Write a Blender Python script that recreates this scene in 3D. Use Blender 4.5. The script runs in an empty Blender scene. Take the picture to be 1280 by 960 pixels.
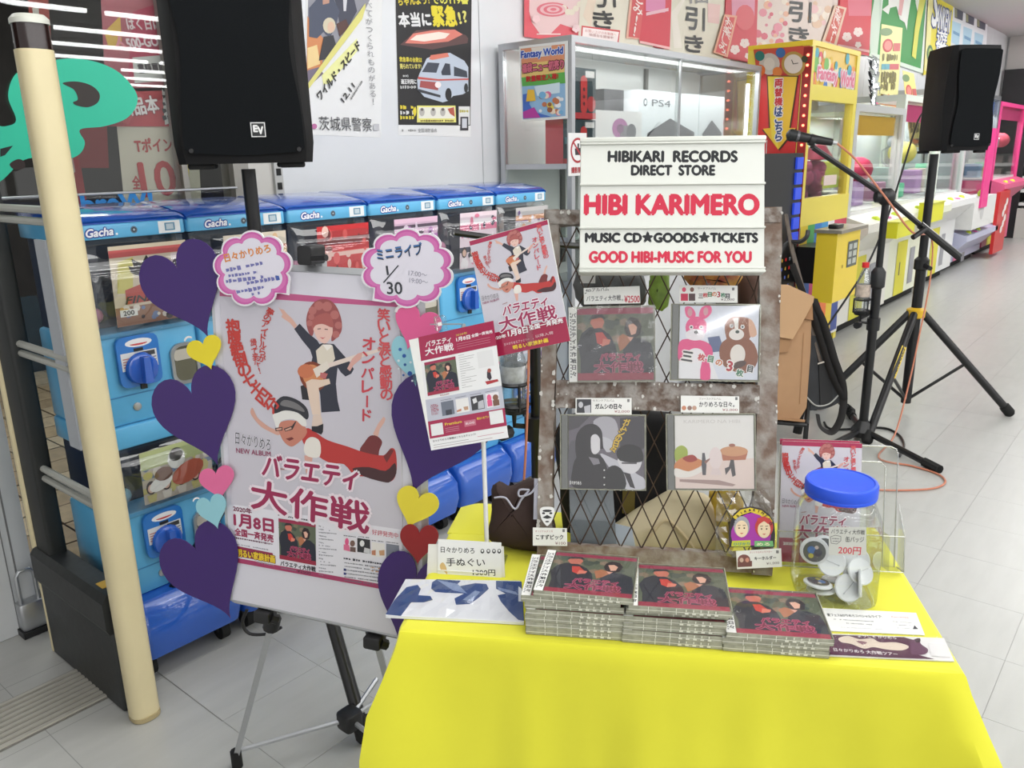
import bpy, math, random
import numpy as np
from mathutils import Vector, Matrix
random.seed(7)
SC = bpy.context.scene
COL = SC.collection
# ---------------------------------------------------------------- camera, world, light, exposure
FPX, YAW, PITCH, ROLL, EYE = 1014.5, math.radians(40.009), math.radians(15.657), math.radians(-1.204), 1.40
_f = np.array([math.cos(YAW)*math.cos(PITCH), math.sin(YAW)*math.cos(PITCH), -math.sin(PITCH)])
_r0 = np.array([math.sin(YAW), -math.cos(YAW), 0.0]); _u0 = np.cross(_r0, _f)
_r = math.cos(ROLL)*_r0 + math.sin(ROLL)*_u0; _u = -math.sin(ROLL)*_r0 + math.cos(ROLL)*_u0
CAM = np.array([0, 0, EYE])
cd = bpy.data.cameras.new('camera'); cam = bpy.data.objects.new('camera', cd); COL.objects.link(cam)
cd.sensor_width = 36; cd.lens = FPX*36/1280; cd.clip_start = .02
cam.matrix_world = Matrix(((_r[0], _u[0], -_f[0], 0), (_r[1], _u[1], -_f[1], 0), (_r[2], _u[2], -_f[2], EYE), (0, 0, 0, 1)))
SC.camera = cam
W = bpy.data.worlds.new('world'); SC.world = W; W.use_nodes = True
bg = W.node_tree.nodes['Background']; bg.inputs[0].default_value = (1, 1, 1, 1); bg.inputs[1].default_value = .86
SC.view_settings.view_transform = 'Standard'; SC.view_settings.look = 'None'
SC.view_settings.gamma = 1; SC.view_settings.use_curve_mapping = False
SC.view_settings.exposure = -0.07
TUBE_POWER = 30.0
def area(name, loc, sx, sy, power, col=(1, 1, .98)):
    l = bpy.data.lights.new(name, 'AREA'); l.shape = 'RECTANGLE'; l.size = sx; l.size_y = sy; l.energy = power; l.color = col
    o = bpy.data.objects.new(name, l); COL.objects.link(o); o.location = loc; return o
# fill lights added under the ceiling to brighten the shop (they shine straight down)
area('ceiling_fill_light', (5.0, -.9, 2.95), 6.0, 1.2, 60)
area('ceiling_fill_light', (.6, -1.6, 2.95), 3.6, 2.6, 76)
area('ceiling_fill_light', (11.5, .4, 2.95), 7.0, 1.2, 170)
area('ceiling_fill_light', (1.7, .95, 2.95), 3.0, .9, 44)
area('porch_fill_light', (1.2, 4.2, 2.9), 1.5, .6, 90)  # unseen light added outside to brighten the notices behind the window

# rays through the calibrated camera: used to measure where things stand in the room
def ray(x, y): return _r*(x-640)/FPX - _u*(y-480)/FPX + _f
def onz(x, y, z=0.0): d = ray(x, y); return Vector(CAM + d*((z-EYE)/d[2]))
def ony(x, y, Y): d = ray(x, y); return Vector(CAM + d*(Y/d[1]))
def onx(x, y, X): d = ray(x, y); return Vector(CAM + d*(X/d[0]))
def dp(x, y, D): return Vector(CAM + ray(x, y)*D)
def onp(x, y, P, n):
    d = ray(x, y); n = np.array(n); return Vector(CAM + d*(((np.array(P)-CAM) @ n)/(d @ n)))
def para(pts, width):
    r = [ray(*p) for p in pts]
    M = np.stack([r[0], -r[1], r[2], -r[3]], 1); d = np.linalg.svd(M)[2][-1]; d = d/np.mean(d)
    q = [d[i]*r[i] for i in range(4)]; k = width/np.linalg.norm(q[1]-q[0])
    return [Vector(CAM + k*v) for v in q]
def proj(p):
    d = np.array(p)-CAM; z = d @ _f
    return 640+FPX*(d @ _r)/z, 480-FPX*(d @ _u)/z, z

# ---------------------------------------------------------------- materials
KA = .90
def lin(c):
    o = []
    for v in c[:3]:
        v /= 255.; o.append((v/12.92 if v <= .04045 else ((v+.055)/1.055)**2.4)*KA)
    return o
MATS = {}
def mat(name, c, rough=.5, metal=0., emit=0., noise=0., nscale=20., bump=0., spec=.5, coat=0., c2=None, sheen=0.):
    if name in MATS: return MATS[name]
    m = bpy.data.materials.new(name); m.use_nodes = True; nt = m.node_tree; b = nt.nodes['Principled BSDF']
    L = lin(c); b.inputs['Base Color'].default_value = (*L, 1); b.inputs['Roughness'].default_value = rough
    b.inputs['Metallic'].default_value = metal; b.inputs['Specular IOR Level'].default_value = spec
    b.inputs['Coat Weight'].default_value = coat
    if emit: b.inputs['Emission Color'].default_value = (*L, 1); b.inputs['Emission Strength'].default_value = emit
    if noise or bump or c2:
        tc = nt.nodes.new('ShaderNodeTexCoord'); n = nt.nodes.new('ShaderNodeTexNoise'); n.inputs['Scale'].default_value = nscale
        n.inputs['Detail'].default_value = 5; nt.links.new(tc.outputs['Object'], n.inputs['Vector'])
        if noise or c2:
            cr = nt.nodes.new('ShaderNodeValToRGB'); cr.color_ramp.elements[0].position = .38; cr.color_ramp.elements[1].position = .62
            L2 = lin(c2) if c2 else [v*(1-noise) for v in L]
            cr.color_ramp.elements[0].color = (*L2, 1); cr.color_ramp.elements[1].color = (*L, 1)
            nt.links.new(n.outputs['Fac'], cr.inputs['Fac']); nt.links.new(cr.outputs['Color'], b.inputs['Base Color'])
        if bump:
            bp = nt.nodes.new('ShaderNodeBump'); bp.inputs['Strength'].default_value = bump; bp.inputs['Distance'].default_value = .01
            nt.links.new(n.outputs['Fac'], bp.inputs['Height']); nt.links.new(bp.outputs['Normal'], b.inputs['Normal'])
    MATS[name] = m; return m
def glass(name, tint=(255, 255, 255), gl=.02, rough=.03, haze=0.):
    """thin clear plastic or pane: mostly transparent with a fresnel reflection and a little haze"""
    if name in MATS: return MATS[name]
    m = bpy.data.materials.new(name); m.use_nodes = True; nt = m.node_tree; nt.nodes.clear()
    o = nt.nodes.new('ShaderNodeOutputMaterial'); t = nt.nodes.new('ShaderNodeBsdfTransparent'); g = nt.nodes.new('ShaderNodeBsdfGlossy')
    t.inputs[0].default_value = (*[v/KA for v in lin(tint)], 1); g.inputs['Roughness'].default_value = rough
    fr = nt.nodes.new('ShaderNodeLayerWeight'); fr.inputs['Blend'].default_value = .25
    mt = nt.nodes.new('ShaderNodeMath'); mt.operation = 'MULTIPLY_ADD'; mt.inputs[1].default_value = .4; mt.inputs[2].default_value = gl; mt.use_clamp = True
    nt.links.new(fr.outputs['Fresnel'], mt.inputs[0]); mx = nt.nodes.new('ShaderNodeMixShader')
    nt.links.new(mt.outputs[0], mx.inputs[0]); last = t
    if haze:
        d = nt.nodes.new('ShaderNodeBsdfDiffuse'); d.inputs[0].default_value = (.8, .8, .8, 1)
        h = nt.nodes.new('ShaderNodeMixShader'); h.inputs[0].default_value = haze; nt.links.new(t.outputs[0], h.inputs[1]); nt.links.new(d.outputs[0], h.inputs[2]); last = h
    nt.links.new(last.outputs[0], mx.inputs[1]); nt.links.new(g.outputs[0], mx.inputs[2]); nt.links.new(mx.outputs[0], o.inputs[0])
    MATS[name] = m; return m
def print_mat(name, rough=.45, coat=0., emit=0.):
    if name in MATS: return MATS[name]
    m = bpy.data.materials.new(name); m.use_nodes = True; nt = m.node_tree; b = nt.nodes['Principled BSDF']
    a = nt.nodes.new('ShaderNodeAttribute'); a.attribute_name = 'ink'; nt.links.new(a.outputs['Color'], b.inputs['Base Color'])
    b.inputs['Roughness'].default_value = rough; b.inputs['Coat Weight'].default_value = coat
    if emit: nt.links.new(a.outputs['Color'], b.inputs['Emission Color']); b.inputs['Emission Strength'].default_value = emit
    MATS[name] = m; return m

# ---------------------------------------------------------------- mesh builder
def V(*a): return Vector(a)
def frame(o, ex, ey, ez):
    return Matrix(((ex[0], ey[0], ez[0], o[0]), (ex[1], ey[1], ez[1], o[1]), (ex[2], ey[2], ez[2], o[2]), (0, 0, 0, 1)))
def rz(a, loc=(0, 0, 0)): return Matrix.Translation(Vector(loc)) @ Matrix.Rotation(a, 4, 'Z')
def rrect(w, h, r, n=4, cx=0, cy=0):
    r = max(min(r, w/2-1e-5, h/2-1e-5), 1e-5); P = []
    for sx, sy, a0 in ((1, 1, 0), (-1, 1, 90), (-1, -1, 180), (1, -1, 270)):
        for k in range(n+1):
            a = math.radians(a0+90*k/n); P.append((cx+sx*(w/2-r)+r*math.cos(a), cy+sy*(h/2-r)+r*math.sin(a)))
    return P
def arc(cx, cy, rx, ry=None, a0=0, a1=360, n=20, rot=0):
    ry = rx if ry is None else ry; full = abs(a1-a0) >= 359.9; c, s = math.cos(math.radians(rot)), math.sin(math.radians(rot)); P = []
    for k in range(n if full else n+1):
        a = math.radians(a0+(a1-a0)*k/n); x, y = rx*math.cos(a), ry*math.sin(a); P.append((cx+c*x-s*y, cy+s*x+c*y))
    return P
class MB:
    def __init__(s, M=None): s.v = []; s.f = []; s.M = M
    def add(s, vs, fs, M=None):
        b = len(s.v); M = M if M is not None else s.M
        s.v += [tuple(M @ Vector(p)) for p in vs] if M is not None else [tuple(p) for p in vs]
        s.f += [tuple(i+b for i in f) for f in fs]; return s
    def box(s, x0, x1, y0, y1, z0, z1, M=None):
        v = [(x, y, z) for z in (z0, z1) for y in (y0, y1) for x in (x0, x1)]
        return s.add(v, [(0, 2, 3, 1), (4, 5, 7, 6), (0, 1, 5, 4), (2, 6, 7, 3), (0, 4, 6, 2), (1, 3, 7, 5)], M)
    def loft(s, secs, M=None, cap=True, close=False):
        n = len(secs[0]); v = [p for q in secs for p in q]; f = []
        for i in range(len(secs)-1+(1 if close else 0)):
            a, b = i*n, ((i+1) % len(secs))*n
            for k in range(n): k2 = (k+1) % n; f.append((a+k, a+k2, b+k2, b+k))
        if cap and not close: f.append(tuple(range(n-1, -1, -1))); f.append(tuple((len(secs)-1)*n+k for k in range(n)))
        return s.add(v, f, M)
    def rbox(s, x0, x1, y0, y1, z0, z1, r=.01, b=None, M=None, n=3):
        """box with rounded uprights and softened top and bottom edges"""
        b = r*.5 if b is None else b; w, d = x1-x0, y1-y0; cx, cy = (x0+x1)/2, (y0+y1)/2; secs = []
        for z, i in ((z0, b), (z0+b*.3, b*.3), (z0+b, 0), (z1-b, 0), (z1-b*.3, b*.3), (z1, b)):
            secs.append([(x, y, z) for x, y in rrect(w-2*i, d-2*i, r-i*.5, n, cx, cy)])
        return s.loft(secs, M)
    def prism(s, P, d0, d1, M=None):
        """2-D outline in the frame's x,y plane pushed along its z"""
        n = len(P); A = sum(P[i][0]*P[(i+1) % n][1]-P[(i+1) % n][0]*P[i][1] for i in range(n))
        if A < 0: P = P[::-1]
        return s.loft([[(x, y, d0) for x, y in P], [(x, y, d1) for x, y in P]], M)
    def tube(s, pts, r, n=8, cap=True, M=None, flat=None):
        pts = [Vector(p) for p in pts]; secs = []; up = None
        for i, p in enumerate(pts):
            a = pts[max(i-1, 0)]; b = pts[min(i+1, len(pts)-1)]; t = (b-a)
            if t.length < 1e-9: t = Vector((0, 0, 1))
            t.normalize()
            if up is None: up = Vector((0, 0, 1)) if abs(t.z) < .9 else Vector((1, 0, 0))
            u = (up-t*up.dot(t))
            if u.length < 1e-6: u = t.orthogonal()
            u.normalize(); w = t.cross(u); up = u; R = r[i] if isinstance(r, (list, tuple)) else r
            fl = flat or 1.0
            secs.append([tuple(p+u*R*math.cos(2*math.pi*k/n)+w*R*fl*math.sin(2*math.pi*k/n)) for k in range(n)])
        return s.loft(secs, M, cap)
    def lathe(s, prof, M=None, n=24, sy=1.0, cap=True):
        return s.loft([[(r*math.cos(2*math.pi*k/n), r*sy*math.sin(2*math.pi*k/n), z) for k in range(n)] for r, z in prof], M, cap)
    def ball(s, c, r, n=12, m=7, sc=(1, 1, 1), M=None):
        secs = []
        for j in range(1, m):
            a = -math.pi/2+math.pi*j/m
            secs.append([(c[0]+sc[0]*r*math.cos(a)*math.cos(2*math.pi*k/n), c[1]+sc[1]*r*math.cos(a)*math.sin(2*math.pi*k/n), c[2]+sc[2]*r*math.sin(a)) for k in range(n)])
        return s.loft(secs, M)
    def quad(s, a, b, c, d): return s.add([a, b, c, d], [(0, 1, 2, 3)])
def smoothpath(P, k=6):
    P = [Vector(p) for p in P]; out = []
    for i in range(len(P)-1):
        p0 = P[max(i-1, 0)]; p1 = P[i]; p2 = P[i+1]; p3 = P[min(i+2, len(P)-1)]
        for j in range(k):
            t = j/k; out.append(.5*((2*p1)+(p2-p0)*t+(2*p0-5*p1+4*p2-p3)*t*t+(3*p1-p0-3*p2+p3)*t**3))
    out.append(P[-1]); return out

# ---------------------------------------------------------------- objects
def props(o, label=None, cat=None, group=None, kind=None):
    for k, v in (('label', label), ('category', cat), ('group', group), ('kind', kind)):
        if v: o[k] = v
RM = {}
def thing(name, label, cat, loc=(0, 0, 0), rot=0, group=None, mtx=None):
    o = bpy.data.objects.new(name, None); COL.objects.link(o); o.empty_display_size = .05
    M = mtx if mtx is not None else rz(rot, loc); o.matrix_world = M; RM[o.name] = M; props(o, label, cat, group); return o
def emit_mesh(name, mb, m, inv=None, smooth=True):
    me = bpy.data.meshes.new(name); vs = mb.v
    if inv is not None: vs = [tuple(inv @ Vector(p)) for p in vs]
    me.from_pydata(vs, [], mb.f); me.materials.append(m)
    if smooth: me.polygons.foreach_set('use_smooth', [True]*len(me.polygons)); me.set_sharp_from_angle(angle=math.radians(38))
    ink = getattr(mb, 'ink', None)
    if ink:
        a = me.color_attributes.new('ink', 'FLOAT_COLOR', 'CORNER'); dat = []
        for f, c in zip(mb.f, ink): dat += [c[0], c[1], c[2], 1.0]*len(f)
        a.data.foreach_set('color', dat)
    me.update(); return me
def part(name, mb, m, parent, smooth=True, label=None, local=False, kind=None):
    """mesh given in world space (or in the thing's own space with local=True), hung under its thing or part"""
    r = parent
    while r.parent: r = r.parent
    inv = None if local else RM[r.name].inverted()
    o = bpy.data.objects.new(name, emit_mesh(name, mb, m, inv, smooth)); COL.objects.link(o); o.parent = parent
    props(o, label, kind=kind); return o
def solo(name, mb, m, label=None, cat=None, group=None, kind=None, smooth=True):
    a = np.array(mb.v); c = (a.min(0)+a.max(0))/2; c[2] = a[:, 2].min(); M = Matrix.Translation(Vector(c))
    o = bpy.data.objects.new(name, emit_mesh(name, mb, m, M.inverted(), smooth)); COL.objects.link(o)
    o.matrix_world = M; RM[o.name] = M; props(o, label, cat, group, kind); return o
def struct(name, mb, m, smooth=False): return solo(name, mb, m, kind='structure', smooth=smooth)
def dup(root, mtx, label=None, group=None):
    r = root.copy(); COL.objects.link(r); r.matrix_world = mtx; RM[r.name] = mtx
    if label: r['label'] = label
    if group: r['group'] = group
    for ch in list(root.children):
        c = ch.copy(); COL.objects.link(c); c.parent = r
        for g in ch.children: d = g.copy(); COL.objects.link(d); d.parent = c
    return r

# ---------------------------------------------------------------- flat print: lettering and pictures on a real surface
GL = {}
def glyphs(t, res=3):
    if (t, res) in GL: return GL[(t, res)]
    c = bpy.data.curves.new('t', 'FONT'); c.body = t; c.resolution_u = res; c.fill_mode = 'FRONT'
    o = bpy.data.objects.new('t', c); COL.objects.link(o); bpy.context.view_layer.update()
    me = bpy.data.meshes.new_from_object(o.evaluated_get(bpy.context.evaluated_depsgraph_get()))
    n = len(me.vertices); a = np.zeros(n*3); me.vertices.foreach_get('co', a); a = a.reshape(-1, 3)[:, :2]
    f = [tuple(p.vertices) for p in me.polygons if p.area > 0]
    bpy.data.objects.remove(o); bpy.data.curves.remove(c); bpy.data.meshes.remove(me)
    GL[(t, res)] = (a, f); return GL[(t, res)]
class PR(MB):
    """polygons and letters laid on the plane (o, eu, ev); points may be given in metres or as measured through the camera"""
    def __init__(s, o, eu, ev, eps=.0002, base=0.0, mp=None):
        super().__init__(); s.o = Vector(o); s.eu = Vector(eu).normalized(); ev = Vector(ev); s.ev = (ev-s.eu*ev.dot(s.eu)).normalized()
        s.n = s.eu.cross(s.ev).normalized(); s.eps = eps; s.base = base; s.ink = []; s.xf = mp; s.cnt = 0
    def uv(s, x, y):
        if s.xf: return s.xf(x, y)
        q = onp(x, y, s.o, s.n)-s.o; return q.dot(s.eu), q.dot(s.ev)
    def poly(s, P, col, lay=1):
        s.cnt += 1; h = s.base+s.eps*(lay+(s.cnt % 40)*.02); c = lin(col)
        s.add([s.o+s.eu*u+s.ev*v+s.n*h for u, v in P], [tuple(range(len(P)))]); s.ink.append(c); return s
    def px(s, P, col, lay=1): return s.poly([s.uv(*p) for p in P], col, lay)
    def rect(s, u0, v0, u1, v1, col, lay=1): return s.poly([(u0, v0), (u1, v0), (u1, v1), (u0, v1)], col, lay)
    def line(s, P, w, col, lay=1):
        for (a, b), (c, d) in zip(P, P[1:]):
            L = math.hypot(c-a, d-b) or 1; nx, ny = -(d-b)/L*w/2, (c-a)/L*w/2; ex, ey = (c-a)/L*w*.3, (d-b)/L*w*.3
            s.poly([(a-ex+nx, b-ey+ny), (a-ex-nx, b-ey-ny), (c+ex-nx, d+ey-ny), (c+ex+nx, d+ey+ny)], col, lay)
        return s
    def pline(s, P, wpx, col, lay=1):
        q = [s.uv(*p) for p in P]; d = math.hypot(q[1][0]-q[0][0], q[1][1]-q[0][1])/max(1e-6, math.hypot(P[1][0]-P[0][0], P[1][1]-P[0][1]))
        return s.line(q, wpx*d, col, lay)
    def _put(s, a, f, col, lay, shifts):
        c = lin(col)
        for dx, dy in shifts:
            s.cnt += 1; h = s.base+s.eps*(lay+(s.cnt % 40)*.02)
            s.add([s.o+s.eu*(p[0]+dx)+s.ev*(p[1]+dy)+s.n*h for p in a], f); s.ink += [c]*len(f)
    def text(s, t, p0, p1, h, col, lay=2, bold=0, out=None, ow=.06, slant=0, res=3):
        """letters fitted between two points (left-middle, right-middle) with height h (metres)"""
        a, f = glyphs(t, res)
        if len(a) == 0: return s
        mn, mx = a.min(0), a.max(0); L = math.hypot(p1[0]-p0[0], p1[1]-p0[1]); cs, sn = (p1[0]-p0[0])/L, (p1[1]-p0[1])/L
        b = (a-mn)/np.maximum(mx-mn, 1e-6); x = b[:, 0]*L; y = (b[:, 1]-.5)*h
        if slant: x = x+y*slant
        q = np.stack([p0[0]+x*cs-y*sn, p0[1]+x*sn+y*cs], 1); w = bold*h
        sh = [(0, 0)] if not bold else [(w, 0), (-w, 0), (0, w), (0, -w)]
        if out: 
            o = ow*h+w; s._put(q, f, out, lay-1, [(o*math.cos(k*math.pi/4), o*math.sin(k*math.pi/4)) for k in range(8)])
        s._put(q, f, col, lay, sh); return s
    def ptext(s, t, a, b, hpx, col, lay=2, **k):
        p0, p1 = s.uv(*a), s.uv(*b); L = math.hypot(b[0]-a[0], b[1]-a[1]); nx, ny = -(b[1]-a[1])/L*hpx/2, (b[0]-a[0])/L*hpx/2; mx, my = (a[0]+b[0])/2, (a[1]+b[1])/2
        g, h = s.uv(mx+nx, my+ny), s.uv(mx-nx, my-ny); return s.text(t, p0, p1, math.hypot(g[0]-h[0], g[1]-h[1]), col, lay, **k)
    def char(s, ch, c, size, ang, col, lay=2, bold=0, out=None, ow=.06, sx=1.0):
        a, f = glyphs(ch, 2)
        if len(a) == 0: return
        m = (a.min(0)+a.max(0))/2; e = max(.72, (a.max(0)-a.min(0)).max()) if ch not in 'ーー一・、。' else .9
        q = (a-m)*size/e; q[:, 0] *= sx
        if ch == 'ー': ang += math.pi/2
        cs, sn = math.cos(ang), math.sin(ang); q = np.stack([c[0]+q[:, 0]*cs-q[:, 1]*sn, c[1]+q[:, 0]*sn+q[:, 1]*cs], 1); w = bold*size
        if out: o = ow*size+w; s._put(q, f, out, lay-1, [(o*math.cos(k*math.pi/4), o*math.sin(k*math.pi/4)) for k in range(8)])
        s._put(q, f, col, lay, [(0, 0)] if not bold else [(w, 0), (-w, 0), (0, w), (0, -w)])
    def pvert(s, t, path, spx, col, lay=2, **k):
        """characters one below another along a measured path"""
        q = [s.uv(*p) for p in path]; L = [0]
        for i in range(len(q)-1): L.append(L[-1]+math.hypot(q[i+1][0]-q[i][0], q[i+1][1]-q[i][1]))
        pl = sum(math.hypot(path[i+1][0]-path[i][0], path[i+1][1]-path[i][1]) for i in range(len(path)-1)); sc = L[-1]/pl
        m = path[len(path)//2]; g, h = s.uv(m[0]-3, m[1]), s.uv(m[0]+3, m[1]); k.setdefault('sx', math.hypot(g[0]-h[0], g[1]-h[1])/6/sc)
        for i, ch in enumerate(t):
            d = L[-1]*(i+.5)/len(t); j = max(n for n in range(len(q)-1) if L[n] <= d+1e-9); r = (d-L[j])/(L[j+1]-L[j])
            c = (q[j][0]+(q[j+1][0]-q[j][0])*r, q[j][1]+(q[j+1][1]-q[j][1])*r)
            s.char(ch, c, spx*sc, math.atan2(q[j+1][1]-q[j][1], q[j+1][0]-q[j][0])+math.pi/2, col, lay, **k)
        return s
    def squiggle(s, a, b, hpx, col, lay=2, seed=0, dens=1.0):
        """a line of print too small to read: short broken strokes"""
        R = random.Random(seed+int(a[0]*7+a[1]*13)); p0, p1 = s.uv(*a), s.uv(*b); L = math.hypot(p1[0]-p0[0], p1[1]-p0[1])
        sc = L/max(1e-6, math.hypot(b[0]-a[0], b[1]-a[1])); h = hpx*sc; ux, uy = (p1[0]-p0[0])/L, (p1[1]-p0[1])/L; x = 0
        while x < L:
            w = h*R.uniform(.5, 1.0); hh = h*R.uniform(.55, 1.0)/2
            if R.random() < .88*dens:
                x1 = min(L, x+w); g = [(x, -hh), (x1, -hh*R.uniform(.3, 1)), (x1, hh*R.uniform(.4, 1)), (x, hh)]
                s.poly([(p0[0]+u*ux-v*uy, p0[1]+u*uy+v*ux) for u, v in g], col, lay)
            x += w+h*R.uniform(.15, .35)
        return s
PRINT = print_mat('printed_paper', .5); PRINTG = print_mat('printed_gloss', .18, .3)
BLACKP = mat('black_plastic', (26, 26, 28), .42); BLACKM = mat('black_metal', (22, 22, 24), .35); RUBBER = mat('black_rubber', (20, 20, 20), .75)
STEEL = mat('brushed_steel', (190, 192, 195), .3, .85); ALU = mat('aluminium', (196, 198, 202), .34, .7); WHITEP = mat('white_plastic', (232, 232, 230), .35)
CLEAR = glass('clear_plastic', (250, 252, 252), .05, .04, .02); CLEAR2 = glass('clear_acrylic', (252, 253, 252), .05, .03, .015)
PAPER = mat('white_card', (238, 238, 234), .6)
# ================================================================ THE ROOM
G = .305
def floor_mat(name, base):
    m = bpy.data.materials.new(name); m.use_nodes = True; nt = m.node_tree; b = nt.nodes['Principled BSDF']
    tc = nt.nodes.new('ShaderNodeTexCoord'); mp = nt.nodes.new('ShaderNodeMapping'); n = nt.nodes.new('ShaderNodeTexNoise')
    mp.inputs['Scale'].default_value = (3, 14, 3); n.inputs['Scale'].default_value = 1.6; n.inputs['Detail'].default_value = 6
    geo = nt.nodes.new('ShaderNodeNewGeometry'); nt.links.new(geo.outputs['Position'], mp.inputs['Vector']); nt.links.new(mp.outputs[0], n.inputs['Vector'])
    cr = nt.nodes.new('ShaderNodeValToRGB'); L = lin(base)
    cr.color_ramp.elements[0].position = .3; cr.color_ramp.elements[1].position = .7
    cr.color_ramp.elements[0].color = (*[v*.95 for v in L], 1); cr.color_ramp.elements[1].color = (*[min(1, v*1.03) for v in L], 1)
    nt.links.new(n.outputs['Fac'], cr.inputs['Fac']); last = cr.outputs['Color']
    if name == 'floor_slab':
        br = nt.nodes.new('ShaderNodeTexBrick'); mp2 = nt.nodes.new('ShaderNodeMapping'); mp2.inputs['Location'].default_value = (-.58, -.53, 0)
        nt.links.new(geo.outputs['Position'], mp2.inputs['Vector']); nt.links.new(mp2.outputs[0], br.inputs['Vector'])
        br.offset = 0; br.inputs['Scale'].default_value = 1; br.inputs['Brick Width'].default_value = G; br.inputs['Row Height'].default_value = G
        br.inputs['Mortar Size'].default_value = .0012; br.inputs['Mortar'].default_value = (.26, .26, .25, 1)
        nt.links.new(last, br.inputs['Color1']); nt.links.new(last, br.inputs['Color2']); last = br.outputs['Color']
    nt.links.new(last, b.inputs['Base Color']); b.inputs['Roughness'].default_value = .3; b.inputs['Specular IOR Level'].default_value = .45
    MATS[name] = m; return m
TILE = floor_mat('floor_tile', (186, 186, 183)); SLAB = floor_mat('floor_slab', (184, 184, 181))
fl = struct('floor', MB().box(-2, 22, -4, 2.72, -.06, -.002), SLAB)
tm = emit_mesh('tile', MB().box(.0005, G-.0005, .0005, G-.0005, .001, .0022), TILE, smooth=False); RMf = RM['floor']
for i in range(-9, 22):
    for j in range(-9, 7):
        x, y = .58+i*G, .53+j*G
        if y+G > 2.66: continue
        X, Y, Z = proj((x+G/2, y+G/2, 0))
        if .8 < Z < 7.2 and -90 < X < 1370 and Y < 1120:
            if x < .77 and y > 2.05-G: continue
            o = bpy.data.objects.new('tile', tm); COL.objects.link(o); o.parent = fl; o.location = RMf.inverted() @ V(x, y, -.0022)
# ceiling with rows of fluorescent tubes
CEIL = mat('ceiling_board', (205, 205, 202), .8)
struct('ceiling', MB().box(-3, 22, -16, 2.9, 3.0, 3.08), CEIL)
TUBE = mat('fluorescent_tube', (255, 255, 255), .5, emit=15.0)
fix = None
FIXM = mat('lamp_housing', (225, 225, 225), .5)
k = 0
for y in (-1.27, -2.55, -3.83, -5.11, -6.39, -7.67, -8.95, -10.23, -11.5, .2, 1.4):
    for x in ((-2.2, .4, 3.0, 5.6, 8.2) if y < -1 else (8.0, 10.6, 13.2, 15.8)):
        if fix is None:
            fix = thing('fluorescent_lamp', 'long fluorescent tube lamp on the ceiling', 'lamp', (x, y, 2.93), group='fluorescent lamps in rows on the ceiling')
            part('housing', MB().box(-1.22, 1.22, -.05, .05, .02, .07), FIXM, fix, local=True)
            part('tube', MB().tube([(-1.2, 0, 0), (1.2, 0, 0)], .025, 8), TUBE, fix, local=True)
        else: dup(fix, Matrix.Translation(V(x, y, 2.93)))
# back wall of glossy white panels
PANEL = mat('white_wall_panel', (226, 228, 232), .22, noise=.03, nscale=3)
YW = 2.65
struct_wall = struct('wall_back', MB().box(1.70, 22, YW+.02, YW+.12, 0, 3.0), mat('wall_core', (190, 190, 190), .7))
RW = RM['wall_back']
for i in range(14):
    x0 = 1.84 if i == 0 else 2.98+(i-1)*.91
    part('panel', MB().box(x0, 2.975 if i == 0 else x0+.905, YW, YW+.02, 0, 3.0), PANEL, struct_wall, smooth=False)
b = MB().box(1.70, 1.80, YW-.015, YW+.02, 0, 3.0)
part('panel', b, mat('beige_frame', (205, 202, 196), .4), struct_wall, smooth=False)
b = MB().box(1.80, 1.835, YW-.03, YW, .2, 3.0)
up = part('slotted_upright', b, mat('upright_grey', (188, 188, 186), .4, .3), struct_wall, smooth=False)
b = MB()
for k in range(26): b.box(1.808, 1.827, YW-.032, YW-.03, .9+k*.05, .925+k*.05)
part('slot', b, mat('slot_dark', (30, 30, 30), .8), up, smooth=False)
struct('wall_right', MB().box(20.6, 20.7, -4, 2.7, 0, 3.0), mat('far_wall', (196, 192, 188), .7))
# shop-front window
WF = mat('window_frame_metal', (150, 147, 140), .4, .4)
b = MB().box(.80, 1.70, YW-.02, YW+.06, 0, .10).box(.80, 1.70, YW-.02, YW+.06, 2.93, 3.0).box(1.455, 1.475, YW-.01, YW+.04, .1, 2.93).box(1.64, 1.70, YW-.02, YW+.06, .1, 2.93)
wf = struct('window_1', b, WF)
SHOPGLASS = glass('shop_glass', (248, 250, 249), .04, .0)
part('pane', MB().box(.80, 1.455, YW, YW+.008, .1, 2.93), SHOPGLASS, wf, smooth=False)
part('pane', MB().box(1.475, 1.64, YW+.01, YW+.018, .1, 2.93), glass('shop_glass_b', (235, 238, 236), .02, .02), wf, smooth=False)
part('push_bar', MB().tube([(.81, YW-.03, 1.315), (1.64, YW-.03, 1.315)], .004, 6), ALU, wf)
# door frame beside it
JAMB = mat('door_jamb_white', (205, 207, 208), .4, noise=.06, nscale=8)
jb = struct('door_1', MB().box(.50, .785, YW-.03, YW+.08, 0, 3.0).box(.50, .70, YW-.055, YW-.03, .35, 3.0), JAMB)
part('panel_groove', MB().box(.735, .74, YW-.032, YW-.029, 0, 3.0).box(.715, .718, YW-.032, YW-.029, 0, 3.0), mat('groove', (120, 120, 120), .6), jb, smooth=False)
x0, z0 = .735, .055
h = part('floor_latch', MB().rbox(.715, .785, YW-.075, YW-.03, .02, .11, .008), STEEL, jb)
part('latch_loop', MB().tube([(.725, YW-.06, .10), (.725, YW-.06, .20), (.735, YW-.06, .215), (.765, YW-.06, .215), (.775, YW-.06, .20), (.775, YW-.06, .10)], .006, 8), STEEL, h)
part('latch_foot', MB().box(.71, .79, YW-.08, YW-.03, 0, .02), BLACKP, h)
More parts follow.
